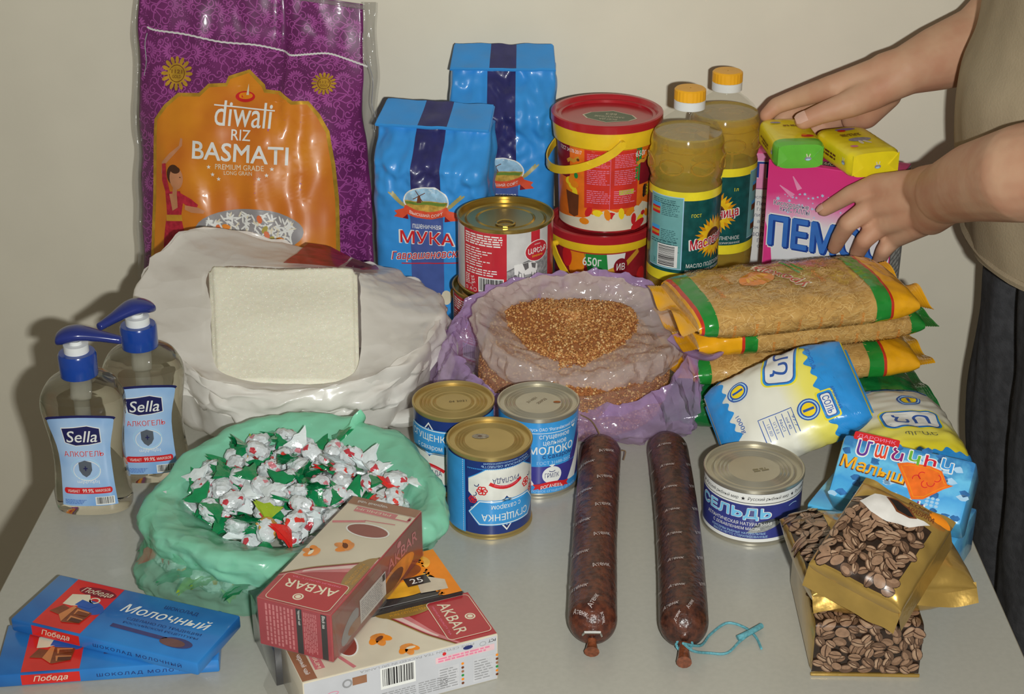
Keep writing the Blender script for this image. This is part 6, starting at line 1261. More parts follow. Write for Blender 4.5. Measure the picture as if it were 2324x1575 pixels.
# ------------------------------------------------------------------ salt
SW = M('salt_white', (226, 224, 216), 0.28, coat=0.5, var=0.04); SBL = M('salt_blue', (46, 146, 220), 0.28, coat=0.5, var=0.06, bump=0.25, bs=60); SYL = M('salt_yellow', (240, 226, 60), 0.28, coat=0.5, var=0.05)
SGR = Mgrad('salt_front', [(0.0, (228, 226, 216)), (0.52, (232, 230, 214)), (0.75, (240, 230, 110)), (1.0, (240, 224, 50))], 0, -0.06, 0.05, 30, 0.05)
def salt(label, m, w, l, th, seed, flip):
    t = thing('salt_bag', label, 'salt', mat=m)
    ob, lpos, P = loaf('bag_film', w, l, th, SGR, t, 2.5, 3.2, 0.16, 0.0026, 34, seed)
    top = lambda x, y, d: lpos(x, P / 2 + y, d)
    p = Print(); e = P / 2 - 0.004
    wav = lambda x0, s, k: [(x0 + 0.0022 * math.sin(v * k * 2) + 0.0016 * math.sin(v * k * 0.9), v) for v in [-e + 2 * e * i / 160 for i in range(161)]]
    p.poly(wav(-w / 2 + 0.020, 1, 260) + [(-w / 2 + 0.002, e), (-w / 2 + 0.002, -e)], SBL, 0); p.poly(wav(w / 2 - (0.020 if flip else 0.036), 1, 240) + [(w / 2 - 0.002, e), (w / 2 - 0.002, -e)], SBL, 0)
    def plate(cx, cy, a, b, rot, s, tw, th_):
        q = Print(); q.rrect(-a - 0.003, -b - 0.003, a + 0.003, b + 0.003, b * 0.55, SYL, 1); q.rrect(-a - 0.0015, -b - 0.0015, a + 0.0015, b + 0.0015, b * 0.5, SBL, 2); q.rrect(-a, -b, a, b, b * 0.45, ROYAL, 3); q.rrect(-a + 0.001, -b + 0.001, a - 0.001, b - 0.001, b * 0.42, WH, 4); q.text(s, 0, 0, tw, th_, ROYAL, 5, 0.03)
        q.spin(rot, 1, cx, cy); o = len(p.V); p.V += q.V; p.L += q.L; p.F += [tuple(j + o for j in f) for f in q.F]; p.m += [p.mi(q.mats[k]) for k in q.m]
    def seal(cx, cy, r): p.ell(cx, cy, r, r, ROYAL, 2, 22); p.ring(cx, cy, r * 0.82, r * 0.82, r * 0.12, LBLUE, 3, 22); p.ell(cx, cy, r * 0.62, r * 0.62, YEL, 3, 18); p.rect(cx - r * 0.5, cy - r * 0.12, cx + r * 0.5, cy + r * 0.12, ROYAL, 4)
    if not flip:
        plate(0.010, 0.036, 0.026, 0.0140, PI / 2 - 0.3, 'ՆՈ', 0.036, 0.017)
        seal(-0.036, 0.022, 0.0105); seal(0.018, -0.024, 0.0105); p.text('1000g', -0.044, -0.012, 0.020, 0.005, ROYAL, 3, 0.01, rot=-PI / 2 + 0.1)
        plate(0.036, -0.026, 0.012, 0.0052, -PI / 2, 'СОЛЬ', 0.018, 0.0065); p.text('АРМЯНСКАЯ', 0.0445, -0.022, 0.024, 0.0034, ROYAL, 3, 0.01, rot=-PI / 2); p.text('ՊՐԱԵ-ՎԱՐ', 0.037, 0.028, 0.030, 0.004, ROYAL, 3, 0.01, rot=PI / 2)
        p.line([(-0.028, -0.040), (-0.028, -0.016), (0.004, -0.016), (0.004, -0.040)], 0.0009, ROYAL, 3)
        for i in range(5): p.line([(-0.024 + 0.006 * i, -0.040), (-0.024 + 0.006 * i, -0.018)], 0.0006, ROYAL, 3); p.text('%s' % ('1.01 ISO', 'ԱՂ 0.5', 'NaCl', 'iod 40', '97.7')[i], -0.021 + 0.006 * i, -0.029, 0.012, 0.0026, ROYAL, 3, rot=-PI / 2)
    else:
        plate(0.010, 0.002, 0.0135, 0.026, 0, '', 0.001, 0.001) if False else plate(0.010, 0.002, 0.026, 0.0135, PI / 2, 'ՆՈ', 0.034, 0.016); seal(-0.026, 0.010, 0.011); p.text('ՊՐԱԵ', 0.036, 0.004, 0.03, 0.006, M('ink_salt_grey', (110, 112, 84), 0.4), 3, 0.02, rot=PI / 2)
    p.cut(lambda x, y: abs(x) < w / 2 - 0.001 and abs(y) < P / 2 - 0.002)
    p.build('printed_film', top, t, 0.0042, base=0.0008)
    for s_ in (-1, 1):
        grid('crimped_seal', lambda u, v: Vector((s_ * (w / 2 - 0.003 + 0.005 * u), v * l * 0.36, th * 0.5 - 0.006 * u + 0.002 * math.sin(v * 5 + seed))), 0, 1, -1, 1, 8, 24, SBL, t)
    return t
LB, LF, RB, RF = PY(1682, 902, 1.412), PY(1622, 1040, 1.345), PY(1882, 772, 1.412), PY(1938, 962, 1.350)
x = ((RB - LB) + (RF - LF)); y = ((LB - LF) + (RB - RF)); cc = (LB + LF + RB + RF) / 4
m = frame(cc, x, y); n = m.to_3x3() @ Vector((0, 0, 1)); th_s = 0.046
low = min((cc + m.to_3x3() @ Vector((sx * 0.06, sy * 0.044, -th_s * 0.95))).z for sx in (-1, 1) for sy in (-1, 1)); ks = (CAMP.z - T - 0.001 - (cc.z - low)) / (CAMP.z - cc.z)   # slide along the line of sight until it rests on the table
cc = CAMP + (cc - CAMP) * min(1.0, ks); m.translation = cc - n * th_s * 0.9 + Vector((0.0, 0.014, 0.0))
salt('white, yellow and blue salt bag leaning on the pasta packs', m, 0.138, 0.100, th_s, 4, False)
bk_, fr_ = PZ(2012, 890, 0.045), PZ(2100, 1038, 0.042)
yv = (bk_ - fr_); m = frame((bk_ + fr_) / 2, Vector((-yv.x, -yv.y, 0)), Vector((yv.y, -yv.x, 0)) * -1.0)
xx = Vector((fr_.x - bk_.x, fr_.y - bk_.y, 0)); m = frame((bk_ + fr_) / 2, xx, Vector((-xx.y, xx.x, 0))); m.translation = Vector((m.translation.x, m.translation.y, T + 0.001))
salt('white and yellow salt bag lying flat between the other salt bag and the biscuit box', m, 0.156, 0.096, 0.052, 9, True)
# ------------------------------------------------------------------ coffee
CG = M('coffee_gold_foil', (196, 160, 84), 0.28, metal=0.65, coat=0.5, var=0.1, ns=40, bump=0.5, bs=40); CDK = M('coffee_print_dark', (44, 30, 22), 0.25, coat=0.7, var=0.3, ns=100)
CBN = [M('bean_a', (126, 96, 74), 0.3, coat=0.6, var=0.15, ns=250), M('bean_b', (102, 76, 58), 0.3, coat=0.6, var=0.15, ns=250), M('bean_c', (146, 114, 90), 0.3, coat=0.6, var=0.15, ns=250)]; BHL = M('bean_light', (168, 138, 112), 0.3, coat=0.6); BSL = M('bean_slit', (66, 42, 28), 0.3, coat=0.6)
def beans(p, x0, y0, x1, y1, seed, r=0.0056, n=None, layer=1):
    R = random.Random(seed); pts = []
    tries = 0; n = n or int((x1 - x0) * (y1 - y0) / (r * r * 0.92))
    while len(pts) < n and tries < n * 40:
        tries += 1; x, y = R.uniform(x0 + r * .5, x1 - r * .5), R.uniform(y0 + r * .5, y1 - r * .5)
        if all((x - a) ** 2 + (y - b) ** 2 > (r * 0.98) ** 2 for a, b in pts): pts.append((x, y))
    for i, (x, y) in enumerate(pts):
        k = R.uniform(0.8, 1.12) * r; g = R.uniform(0, PI); c, s = math.cos(g), math.sin(g); L_ = layer + 5 * (i % 3)
        p.ell(x, y, k * 0.92, k * 0.64, CDK, L_, 12, g); p.ell(x, y, k * 0.85, k * 0.57, CBN[i % 3], L_ + 1, 14, g); p.ell(x - s * k * 0.17, y + c * k * 0.17 + 0.0002, k * 0.6, k * 0.28, BHL if i % 2 else CBN[2], L_ + 2, 10, g)
        if i % 4:
            p.line([(x - c * k * 0.8, y - s * k * 0.8), (x - s * k * 0.07, y + c * k * 0.07), (x + c * k * 0.8, y + s * k * 0.8)], k * 0.13, BSL, L_ + 3)
# brick pack on the table
a = PZ(1838, 1532); b = PZ(2086, 1536); yv = Vector((-(b - a).y, (b - a).x, 0)).normalized()
KA = Carton('coffee_pack', 'brick coffee pack printed with beans, lying flat on the table', 'coffee', a + Vector((0, 0, 0.047)), b + Vector((0, 0, 0.047)), a + yv * 0.13 + Vector((0, 0, 0.047)), 0.047, CG, 0.125, bev=0.005, fixz=T, part='foil_body')
p = Print(); w2 = KA.w / 2
def roundfront(u, v):                       # v runs up the end face, over the rounded edge and along the top
    h, d, r = 0.047, KA.d, 0.005
    if v < h - r: return Vector((u, -d / 2, v))
    s = v - (h - r)
    if s < r * PI / 2: g = s / r; return Vector((u, -d / 2 + r - r * math.cos(g), h - r + r * math.sin(g)))
    return Vector((u, -d / 2 + r + (s - r * PI / 2), h))
p.rect(-w2 + 0.001, 0.0035, w2 - 0.001, 0.13, CDK, 0); beans(p, -w2 + 0.001, 0.004, w2 - 0.001, 0.125, 5, 0.0062)
p.build('printed_foil', surf_of(roundfront), KA.t, 0.004, base=0.0003)
box('bottom_seam', (KA.w, 0.002, 0.003), CG, KA.t, (0, -KA.d / 2 - 0.0008, 0.0018), 0.0008)
# soft pouch on the brick
a, b = PZ(1812, 1392, 0.055), PZ(2147, 1376, 0.055); xx = (b - a); W = xx.length
m = frame((a + b) / 2, xx, Vector((-xx.y, xx.x, 0))); L = 0.108
m = Matrix.Translation(Vector((0.010, 0.050, T + 0.0485)) + Vector(((a + b).x / 2, (a + b).y / 2, 0))) @ m.to_3x3().to_4x4()
t = thing('coffee_pack', 'soft gold foil coffee pouch lying on the brick pack under another pouch', 'coffee', mat=m)
ob, top = pillow('foil_body', W + 0.012, L, 0.046, CG, t, 2.6, 0.004, 30, 7, 60, 50, 0.45)
p = Print(); p.rect(-W / 2 - 0.004, -L / 2 + 0.003, -W / 2 + 0.022, L / 2 - 0.004, CDK, 0); beans(p, -W / 2 - 0.004, -L / 2 + 0.003, -W / 2 + 0.022, L / 2 - 0.005, 9, 0.0060)
p.words(-0.006, -0.050, 0.010, -0.028, 7, BRN, 1, 4, 0.4); p.words(0.016, -0.050, 0.026, -0.036, 6, BRN, 1, 5, 0.4)
p.build('printed_foil', surf_of(top), t, 0.004, base=0.0003)
def seam(u, v): return Vector((u * (W + 0.012) / 2, -L / 2 + 0.003 - 0.010 * v + 0.002 * nz(u * 4, v * 2, 3), 0.0275 - 0.012 * v + 0.002 * math.sin(u * 7)))
grid('bottom_seam', seam, -1, 1, 0, 1, 40, 4, CG, t)
# upper pouch: a diamond facing the camera
tp, rt, bt, lf = PZ(1965, 1085, 0.146), PZ(2175, 1185, 0.128), PZ(2040, 1375, 0.100), PZ(1835, 1260, 0.114)
x = ((rt - tp) + (bt - lf)); y = ((tp - lf) + (rt - bt)); cc = (tp + rt + bt + lf) / 4
m = frame(cc, x, y); nrm = m.to_3x3() @ Vector((0, 0, 1)); w, l = ((rt - tp).length + (bt - lf).length) / 2, ((tp - lf).length + (rt - bt).length) / 2
th = 0.026; m.translation = cc - nrm * th * 0.85
t = thing('coffee_pack', 'gold foil coffee pouch with beans and a white cup, askew on top of the others', 'coffee', mat=m)
ob, top = pillow('foil_body', w, l, th, CG, t, 5.0, 0.0022, 40, 15, 50, 50, 0.5)
p = Print(); e = 0.0025
p.poly([(-w / 2 + e, -l / 2 + e), (w / 2 - 0.012, -l / 2 + e), (w / 2 - 0.010, l / 2 - 0.020), (-w / 2 + 0.018, l / 2 - 0.012), (-w / 2 + e, l / 2 - 0.02)], CDK, 0); beans(p, -w / 2 + e, -l / 2 + e, w / 2 - 0.011, l / 2 - 0.018, 21, 0.0058)
f = px2(m, th * 0.9, 'xy')
CUP = M('ink_cup', (214, 210, 204), 0.25, coat=0.6)
p.poly([f(*q) for q in ((1950, 1145), (1985, 1128), (2030, 1140), (2060, 1175), (2095, 1190), (2108, 1200), (2060, 1205), (2010, 1190), (1975, 1170))], CUP, 18); p.poly([f(*q) for q in ((2008, 1136), (2035, 1140), (2062, 1160), (2080, 1185), (2060, 1184), (2030, 1170))], BRN, 19); p.poly([f(*q) for q in ((2014, 1140), (2034, 1144), (2058, 1162), (2072, 1181), (2058, 1180), (2032, 1166))], BK, 20)
a = f(2085, 1165); p.text('КОФЕ', a[0], a[1] + 0.003, 0.018, 0.004, BRN, 19, 0.03); p.text('АРАБИКА', a[0] + 0.002, a[1] - 0.003, 0.022, 0.004, BRN, 19, 0.03); a = f(2130, 1185); p.ell(a[0], a[1], 0.008, 0.004, ORG, 18, 12)
p.cut(lambda x, y: abs(x) < w / 2 - 0.001 and abs(y) < l / 2 - 0.001)
p.build('printed_foil', surf_of(top), t, 0.004, base=0.0003)
def flange(name, pa, pb, out, k, sd):       # flat sealed edges of the pouch
    pa, pb, out = Vector(pa), Vector(pb), Vector(out)
    grid(name, lambda u, v: pa * (1 - u) + pb * u + out * v + Vector((0, 0, 0.003 * v * nz(u * 5, v, sd))), 0, 1, 0, 1, 24, 5, CG, t)
zs = th * 0.5
flange('side_seam', (w / 2 - 0.002, -l / 2, zs), (w / 2 - 0.002, l / 2, zs), (0.006, 0, -0.022), 1, 2); flange('side_seam', (-w / 2, -l / 2 + 0.002, zs), (w / 2, -l / 2 + 0.002, zs), (0, -0.006, -0.024), 1, 3); flange('top_seam', (-w / 2, l / 2 - 0.002, zs), (w / 2, l / 2 - 0.002, zs), (0, 0.008, 0), 1, 4)
# ------------------------------------------------------------------ sausages
SAM = M('sausage_brown', (104, 54, 36), 0.4, coat=0.4, var=0.4, ns=170, c2=(62, 30, 24), bump=0.5, bs=260, crough=0.16); SAM2 = M('sausage_dark', (90, 50, 36), 0.42, coat=0.4, var=0.4, ns=190, c2=(50, 28, 24), bump=0.5, bs=260, crough=0.16); CLIP = M('clip_metal', (206, 204, 200), 0.25, metal=0.9); STR = M('string_teal', (96, 160, 172), 0.6, var=0.2, ns=400)
def sausage(label, a, b, bend, r, mat, seed, stub):
    c = (a + b) / 2; t = thing('dry_sausage', label, 'sausage', (c.x, c.y, T)); d = b - a; Ln = d.length; d.normalize(); sd = d.cross(Vector((0, 0, 1)))
    def ax(v): s = v / Ln; return a - c + d * v + sd * (bend * math.sin(s * PI)) + Vector((0, 0, 0.0))
    def rad(v):
        s = min(v, Ln - v); k = 1 if s > r * 1.1 else math.sqrt(max(0, 1 - (1 - s / (r * 1.1)) ** 2.3)); return max(0.0035, r * k * (1 + 0.025 * nz(v * 14, seed, 0) - 0.05 * (1 - v / Ln)))
    def pos(u, v):                          # u = angle * r from the top
        g = u / r; R_ = rad(v) + 0.0002 * nz(u * 300, v * 300, seed); return ax(v) + (sd * math.sin(g) + Vector((0, 0, 1)) * math.cos(g)) * R_ + Vector((0, 0, r + 0.0005 - T + T - (a.z - T) * 0))
    z0 = -c.z + T
    P2 = lambda u, v: pos(u, v) + Vector((0, 0, 0))
    N_, J = 48, 120; V = []; Fc = []
    for j in range(J + 1):
        v = Ln * (0.5 - 0.5 * math.cos(PI * j / J)) if j not in (0, J) else (0 if j == 0 else Ln)
        for i in range(N_): V.append(pos(2 * PI * i / N_ * r, v))
    for j in range(J):
        for i in range(N_): Fc.append((j * N_ + i, j * N_ + (i + 1) % N_, (j + 1) * N_ + (i + 1) % N_, (j + 1) * N_ + i))
    Fc += [tuple(range(N_)), tuple(range(J * N_, (J + 1) * N_))]
    fix(mesh('casing', V, Fc, mat, t))
    e0, e1 = ax(Ln) + Vector((0, 0, r * 0.6)), ax(Ln + 0.010) + Vector((0, 0, r * 0.45))
    k = stub; tube('tied_end', [ax(Ln - 0.004) + Vector((0, 0, r * 0.7)), e0, ax(Ln + 0.010 * k) + Vector((0, 0, r * 0.45)), ax(Ln + 0.016 * k) + Vector((0, 0, r * 0.42))], [0.004, 0.0035, 0.005, 0.006], M('casing_end', (122, 66, 40), 0.35, coat=0.5, var=0.3, ns=300), t, 12)
    return t, ax, Ln
zz = 0.0195
rowsL = []
for i in range(8): rowsL += [(-0.010, 0.02 + 0.040 * i, -0.5, 1.0), (0.012, 0.042 + 0.042 * i, 0.12, 1.0), (0.026, 0.022 + 0.040 * i, 0.9, 0.9)]
rowsL = [(u, v, r_, k) for u, v, r_, k in rowsL]
a, b = PZ(1366, 1010, zz), PZ(1344, 1440, zz); a.z = T; b.z = T
tS, ax, Ln = sausage('dark red dry sausage with bold white slanted marks and a metal clip', a, b, 0.002, 0.0197, SAM, 2, 0.45)
def flipmarks(rows): return rows
# marks are written so that they read across the sausage
def marks(t, a, b, r, rows, bend, seed):
    c = (a + b) / 2; d = (b - a); Ln = d.length; d.normalize(); sd = d.cross(Vector((0, 0, 1)))
    def pos(u, v):                          # v from the near end upwards, u to the right as the camera sees it
        s = Ln - v; g = u / r; q = s / Ln; k = min(s, Ln - s); kk = 1 if k > r * 1.1 else math.sqrt(max(0, 1 - (1 - k / (r * 1.1)) ** 2.3)); R_ = max(0.0035, r * kk * (1 + 0.025 * nz(s * 14, seed, 0) - 0.05 * (1 - s / Ln)))
        return a - c + d * s + sd * (bend * math.sin(q * PI)) + (-sd * math.sin(g) + Vector((0, 0, 1)) * math.cos(g)) * R_ + Vector((0, 0, r + 0.0005))
    p = Print(); IW = M('ink_sausage_white', (196, 184, 182), 0.35, coat=0.6)
    for u, v, rot, k in rows: p.text('Атенк', u, v, 0.0165 * k, 0.0046 * k, IW, 1, 0.02, 0.2, rot=rot)
    p.build('printed_marks', surf_of(pos), t, 0.003, base=0.0005)
rows = []
for i in range(6): rows += [(-0.006, 0.070 + 0.0475 * i, 0.55, 1.1), (0.013, 0.040 + 0.0500 * i, -0.1, 1.1), (0.0255, 0.055 + 0.0475 * i, -1.0, 0.9), (-0.026, 0.05 + 0.0475 * i, 1.2, 0.9)]
rows += [(0.0, 0.018, 1.2, 1.0), (0.012, 0.009, -0.5, 0.9), (-0.012, 0.006, -0.5, 0.6)]
SG_ = -1 if (b - a).cross(Vector((0, 0, 1))).x > 0 else 1
if SG_ > 0: rows = [(-u, v, r_, k) for u, v, r_, k in rows]
marks(tS, a, b, 0.0197, rows, 0.002, 2)
q = ax(Ln + 0.001) + Vector((0, -0.001, 0.0195 * 1.0))
tube('clip', [q + Vector((-0.007, 0, 0.001)), q + Vector((-0.006, -0.002, 0.005)), q + Vector((0.006, -0.002, 0.005)), q + Vector((0.007, 0, 0.0))], 0.0013, CLIP, tS, 6)
st0 = ax(0) + Vector((0, 0, 0.022)); tube('hanging_string', smoothpts([st0, st0 + Vector((-0.003, 0.006, 0.008)), st0 + Vector((-0.010, 0.018, 0.014)), st0 + Vector((-0.022, 0.026, 0.017))], 16), 0.0007, M('string_brown', (120, 96, 70), 0.7), tS, 5)
tube('string_loop', smoothpts([st0 + Vector((0.017, -0.008, -0.004)), st0 + Vector((0.022, -0.006, -0.006)), st0 + Vector((0.020, -0.012, -0.012))], 10), 0.0006, MATS['string_brown'], tS, 5)
a, b = PZ(1513, 1003, zz), PZ(1553, 1448, zz); a.z = T; b.z = T
tS, ax, Ln = sausage('dark brown dry sausage with thin white marks, tied with teal string', a, b, -0.003, 0.0197, SAM2, 6, 1.0)
rows = []
for i in range(8): rows += [(0.006, 0.044 + 0.0385 * i, -0.05, 0.85), (0.0255, 0.05 + 0.0385 * i, -0.5, 0.7), (-0.017, 0.055 + 0.0385 * i, 0.9, 0.8)]
rows += [(-0.004, 0.018, 1.2, 0.7), (0.012, 0.02, 0.0, 0.9), (0.008, 0.008, 0.7, 0.6)]
if SG_ > 0: rows = [(-u, v, r_, k) for u, v, r_, k in rows]
marks(tS, a, b, 0.0197, rows, -0.003, 6)
W0 = lambda x, y, h: PZ(x, y, h) - tS.location
tube('teal_string', smoothpts([W0(1553, 1462, .018), W0(1575, 1478, .010), W0(1610, 1482, .002), W0(1650, 1482, .0018), W0(1680, 1455, .0018), W0(1712, 1432, .003), W0(1728, 1424, .003)], 40), 0.0011, STR, tS, 6)
tube('teal_string', smoothpts([W0(1550, 1460, .020), W0(1590, 1465, .006), W0(1612, 1440, .0016), W0(1650, 1414, .0016), W0(1690, 1424, .0016), W0(1715, 1445, .0016), W0(1728, 1472, .0016)], 40), 0.0011, STR, tS, 6)
tube('string_knot', smoothpts([W0(1674, 1448, .003), W0(1700, 1436, .0045), W0(1728, 1420, .0035)], 10), 0.0024, STR, tS, 8)
tube('string_wrap', [W0(1553, 1462, 0.012) + Vector((0.0062 * math.cos(g), 0, 0.0062 * math.sin(g))) for g in [2 * PI * i / 16 for i in range(16)]], 0.0012, STR, tS, 6, True)
# dark panel low on the wall, built as a thin box, its nature unknown
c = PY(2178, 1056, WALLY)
pn = box('dark_patch', (0.05, 0.012, 0.05), M('dark_brown', (58, 46, 38), 0.6, var=0.2), None, (c.x, WALLY - 0.006, c.z), 0.002); tag(pn, 'small dark brown panel low on the wall beyond the salt', 'patch')
# ------------------------------------------------------------------ green bag of wrapped candies
GFM = M('green_film', (164, 238, 206), 0.25, film=0.46, coat=0.5, bump=0.6, bs=34, var=0.06, ns=14, crink=True, crough=0.14); GFM2 = M('green_film_rolled', (160, 240, 206), 0.25, film=0.78, coat=0.4, bump=0.5, bs=34, var=0.06, ns=14, crink=True, crough=0.15, tlk=0.3)
crG = [PY(*q) for q in ((1000, 1140, 1.165), (905, 988, 1.275), (700, 940, 1.300), (495, 985, 1.275), (330, 1150, 1.165), (430, 1238, 1.098), (640, 1272, 1.078), (862, 1222, 1.120))]
def cd(x, y, dz=0.0):
    d = ray(x, y); k = 0.15; s = (T + 0.050 + dz + k * (CAMP.y - 1.127) - CAMP.z) / (d.z - k * d.y); return CAMP + d * s
inG = [cd(*q) for q in ((938, 1125), (850, 1062), (700, 1010), (560, 1002), (428, 1108), (500, 1188), (625, 1224), (800, 1190))]
gc = sum(crG, Vector()) / 8
bagG = thing('candy_bag', 'open green plastic bag filled with wrapped candies', 'bag', (gc.x, gc.y, T))
bs_ = [PZ(*q, 0.001) for q in ((985, 1235), (900, 1110), (700, 1060), (500, 1105), (335, 1300), (395, 1375), (600, 1392), (860, 1310))]
o, _ = loft('bag_film', [bs_, scaled(bs_, 1.03, 0.018), [crG[i] * 0.5 + bs_[i] * 0.5 + Vector((0, 0, 0.004)) for i in range(8)], scaled(crG, 1.0, dz=-0.012)], GFM, bagG, 150, 40, 0.0055, 4.5, 3, fine=0.0012); local(o, bagG)
o, _ = loft('rolled_rim', [scaled(crG, 1.00, dz=-0.024), scaled(crG, 1.045, dz=-0.012), crG, [crG[i] * 0.7 + inG[i] * 0.3 + Vector((0, 0, 0.003)) for i in range(8)], [crG[i] * 0.3 + inG[i] * 0.7 - Vector((0, 0, 0.002)) for i in range(8)], [p - Vector((0, 0, 0.012)) for p in scaled(inG, 0.97)]], GFM2, bagG, 160, 60, 0.0065, 3.4, 41, lambda t: 1 - 0.6 * sm(0.6, 1, t), fine=0.0010); local(o, bagG)
q = smoothpts([PY(798, 975, 1.288), PY(812, 955, 1.288), PY(818, 930, 1.288)], 8); o = tube('bag_corner', q, [0.020, 0.018, 0.0150, 0.012, 0.009, 0.006, 0.003, 0.0006], GFM2, bagG, 10, False, 0.3); local(o, bagG)
def candy_mat(name, base, spot, k):
    m = M(name, base, 0.2, coat=0.8, bump=0.5, bs=300); N = m.node_tree.nodes; L = m.node_tree.links; b = N['Principled BSDF']
    n = N.new('ShaderNodeTexVoronoi'); n.inputs['Scale'].default_value = 210; tc = [x for x in N if x.type == 'TEX_COORD'][0]; oi = N.new('ShaderNodeObjectInfo'); va = N.new('ShaderNodeVectorMath'); L.new(tc.outputs['Object'], va.inputs[0]); L.new(oi.outputs['Location'], va.inputs[1]); L.new(va.outputs[0], n.inputs['Vector'])
    rp = N.new('ShaderNodeValToRGB'); rp.color_ramp.interpolation = 'CONSTANT'; e = rp.color_ramp.elements; e[0].position = 0; e[0].color = rgb(base); e[1].position = k; e[1].color = rgb(spot)
    sx = N.new('ShaderNodeSeparateColor'); L.new(n.outputs['Color'], sx.inputs[0]); L.new(sx.outputs[0], rp.inputs[0]); L.new(rp.outputs[0], b.inputs['Base Color']); return m
def ellm(n=20, m=14, seed=0):
    V = []; Fc = []
    for j in range(m + 1):
        ph = PI * j / m; x = -math.cos(ph)
        for i in range(n):
            a = 2 * PI * i / n; r = math.sin(ph) ** 0.7 * (1 + 0.30 * abs(nz(x * 3.5, 2 * math.cos(a), 2 * math.sin(a) + seed)) + 0.22 * nz(x * 7, 4 * math.cos(a), 4 * math.sin(a) + seed) - 0.1); r *= 1 + 0.10 * (i % 2) * abs(x); V.append((x * 0.0112, 0.0088 * r * math.cos(a), 0.0074 * r * math.sin(a)))
    for j in range(m):
        for i in range(n): Fc.append((j * n + i, j * n + (i + 1) % n, (j + 1) * n + (i + 1) % n, (j + 1) * n + i))
    return V, Fc
def fanm(s, seed):
    V = []; Fc = []; n, m = 12, 4
    for j in range(m + 1):
        k = j / m; x = s * (0.0100 + 0.0125 * k); r = 0.0026 + 0.0098 * k
        for i in range(n): a = 2 * PI * i / n; z = 0.40 * (1 - 0.5 * k); w = 1 + (0.25 * k if i % 2 else -0.25 * k); V.append((x + s * (0.0015 if (i % 2 and j == m) else 0), r * math.cos(a) * w, r * z * math.sin(a) * w + 0.002 * k * nz(i, seed, 2)))
    for j in range(m):
        for i in range(n): Fc.append((j * n + i, j * n + (i + 1) % n, (j + 1) * n + (i + 1) % n, (j + 1) * n + i))
    return V, Fc
kinds = []
EG = M('candy_end_green', (20, 128, 76), 0.2, coat=0.8, var=0.1, bump=0.4, bs=200); ER = M('candy_end_red', (216, 44, 40), 0.2, coat=0.8, bump=0.4, bs=200); EW = M('candy_end_white', (214, 222, 222), 0.2, coat=0.8, bump=0.4, bs=200); EL = M('candy_end_lime', (150, 176, 44), 0.2, coat=0.8, bump=0.4, bs=200)
for k, (nm, spot, kk, e1, e2) in enumerate((('green', (210, 130, 140), 0.90, EG, EG), ('white', (190, 60, 70), 0.90, EW, EG), ('red', (214, 60, 50), 0.82, ER, EW), ('lime', (206, 150, 70), 0.78, EL, EG))):
    bm_ = candy_mat('candy_wrap_' + nm, (206, 212, 214), spot, kk); V, Fc = ellm(seed=k); b = mesh('wrapped_body', V, Fc, bm_, None, True, None, 24); me0 = b.data; bpy.data.objects.remove(b)
    ms = []
    for s, mt in ((-1, e1), (1, e2)): V, Fc = fanm(s, k); b = mesh('twisted_end', V, Fc, mt, None, True, None, 50); ms.append(b.data); bpy.data.objects.remove(b)
    kinds.append((nm, me0, ms))
LBL = {'green': 'white wrapped candy with green twisted ends in the green bag', 'white': 'white wrapped candy with one white and one green twisted end', 'red': 'white wrapped candy with a red twisted end and red print', 'lime': 'white wrapped candy with a lime green twisted end'}
def candy(p, rot, k):
    nm, a, ms = kinds[k]; t = thing('wrapped_candy', LBL[nm], 'candy', p, rot, 'wrapped candies with %s ends' % nm)
    for nn, me in (('wrapped_body', a), ('twisted_end', ms[0]), ('twisted_end', ms[1])): o = bpy.data.objects.new(nn, me); COL.objects.link(o); o.parent = t
R = random.Random(12)
def inside(q, P):
    c = False; n = len(P)
    for i in range(n):
        a, b = P[i], P[i - 1]
        if (a.y > q.y) != (b.y > q.y) and q.x < (b.x - a.x) * (q.y - a.y) / (b.y - a.y) + a.x: c = not c
    return c
IN = [cr(inG, i / 60, True) for i in range(60)]; gi = sum(inG, Vector()) / 8
def spread(n, dist, dz, poly, jit):
    pts = []; tr = 0
    while len(pts) < n and tr < 6000:
        tr += 1; x = R.uniform(min(p.x for p in poly), max(p.x for p in poly)); y = R.uniform(min(p.y for p in poly), max(p.y for p in poly)); q = Vector((x, y, 0))
        if inside(q, poly) and all((q - w).length > dist for w in pts): pts.append(q)
    for q in pts:
        z = T + 0.050 + 0.15 * (q.y - 1.127) + dz + R.uniform(-jit, jit) + 0.010 * (1 - ((q - Vector((gi.x, gi.y, 0))).length / 0.10) ** 2)
        candy((q.x, q.y, z), (R.uniform(-0.9, 0.9), R.uniform(-0.7, 0.7), R.uniform(0, 2 * PI)), R.choice((0, 0, 0, 0, 1, 1, 1, 2, 3)))
shr = lambda P, k: [gi + (p - gi) * k for p in P]
spread(80, 0.0168, -0.002, shr(IN, 0.97), 0.003)
spread(48, 0.022, -0.017, shr(IN, 1.02), 0.003)
# candies that press against the front of the bag and show through it
for i in range(15):
    u = 0.50 + 0.42 * i / 14; a = cr(bs_, u, True); b = cr(crG, u, True); k = R.uniform(0.30, 0.42); p = a * (1 - k) + b * k; c = Vector((gc.x, gc.y, p.z)); d = (c - p).normalized(); p = p + d * 0.019; p.z = max(p.z, T + 0.020)
    candy(p, (R.uniform(-0.4, 0.4), R.uniform(-0.4, 0.4), R.uniform(0, 2 * PI)), R.choice((0, 1, 2, 3)))
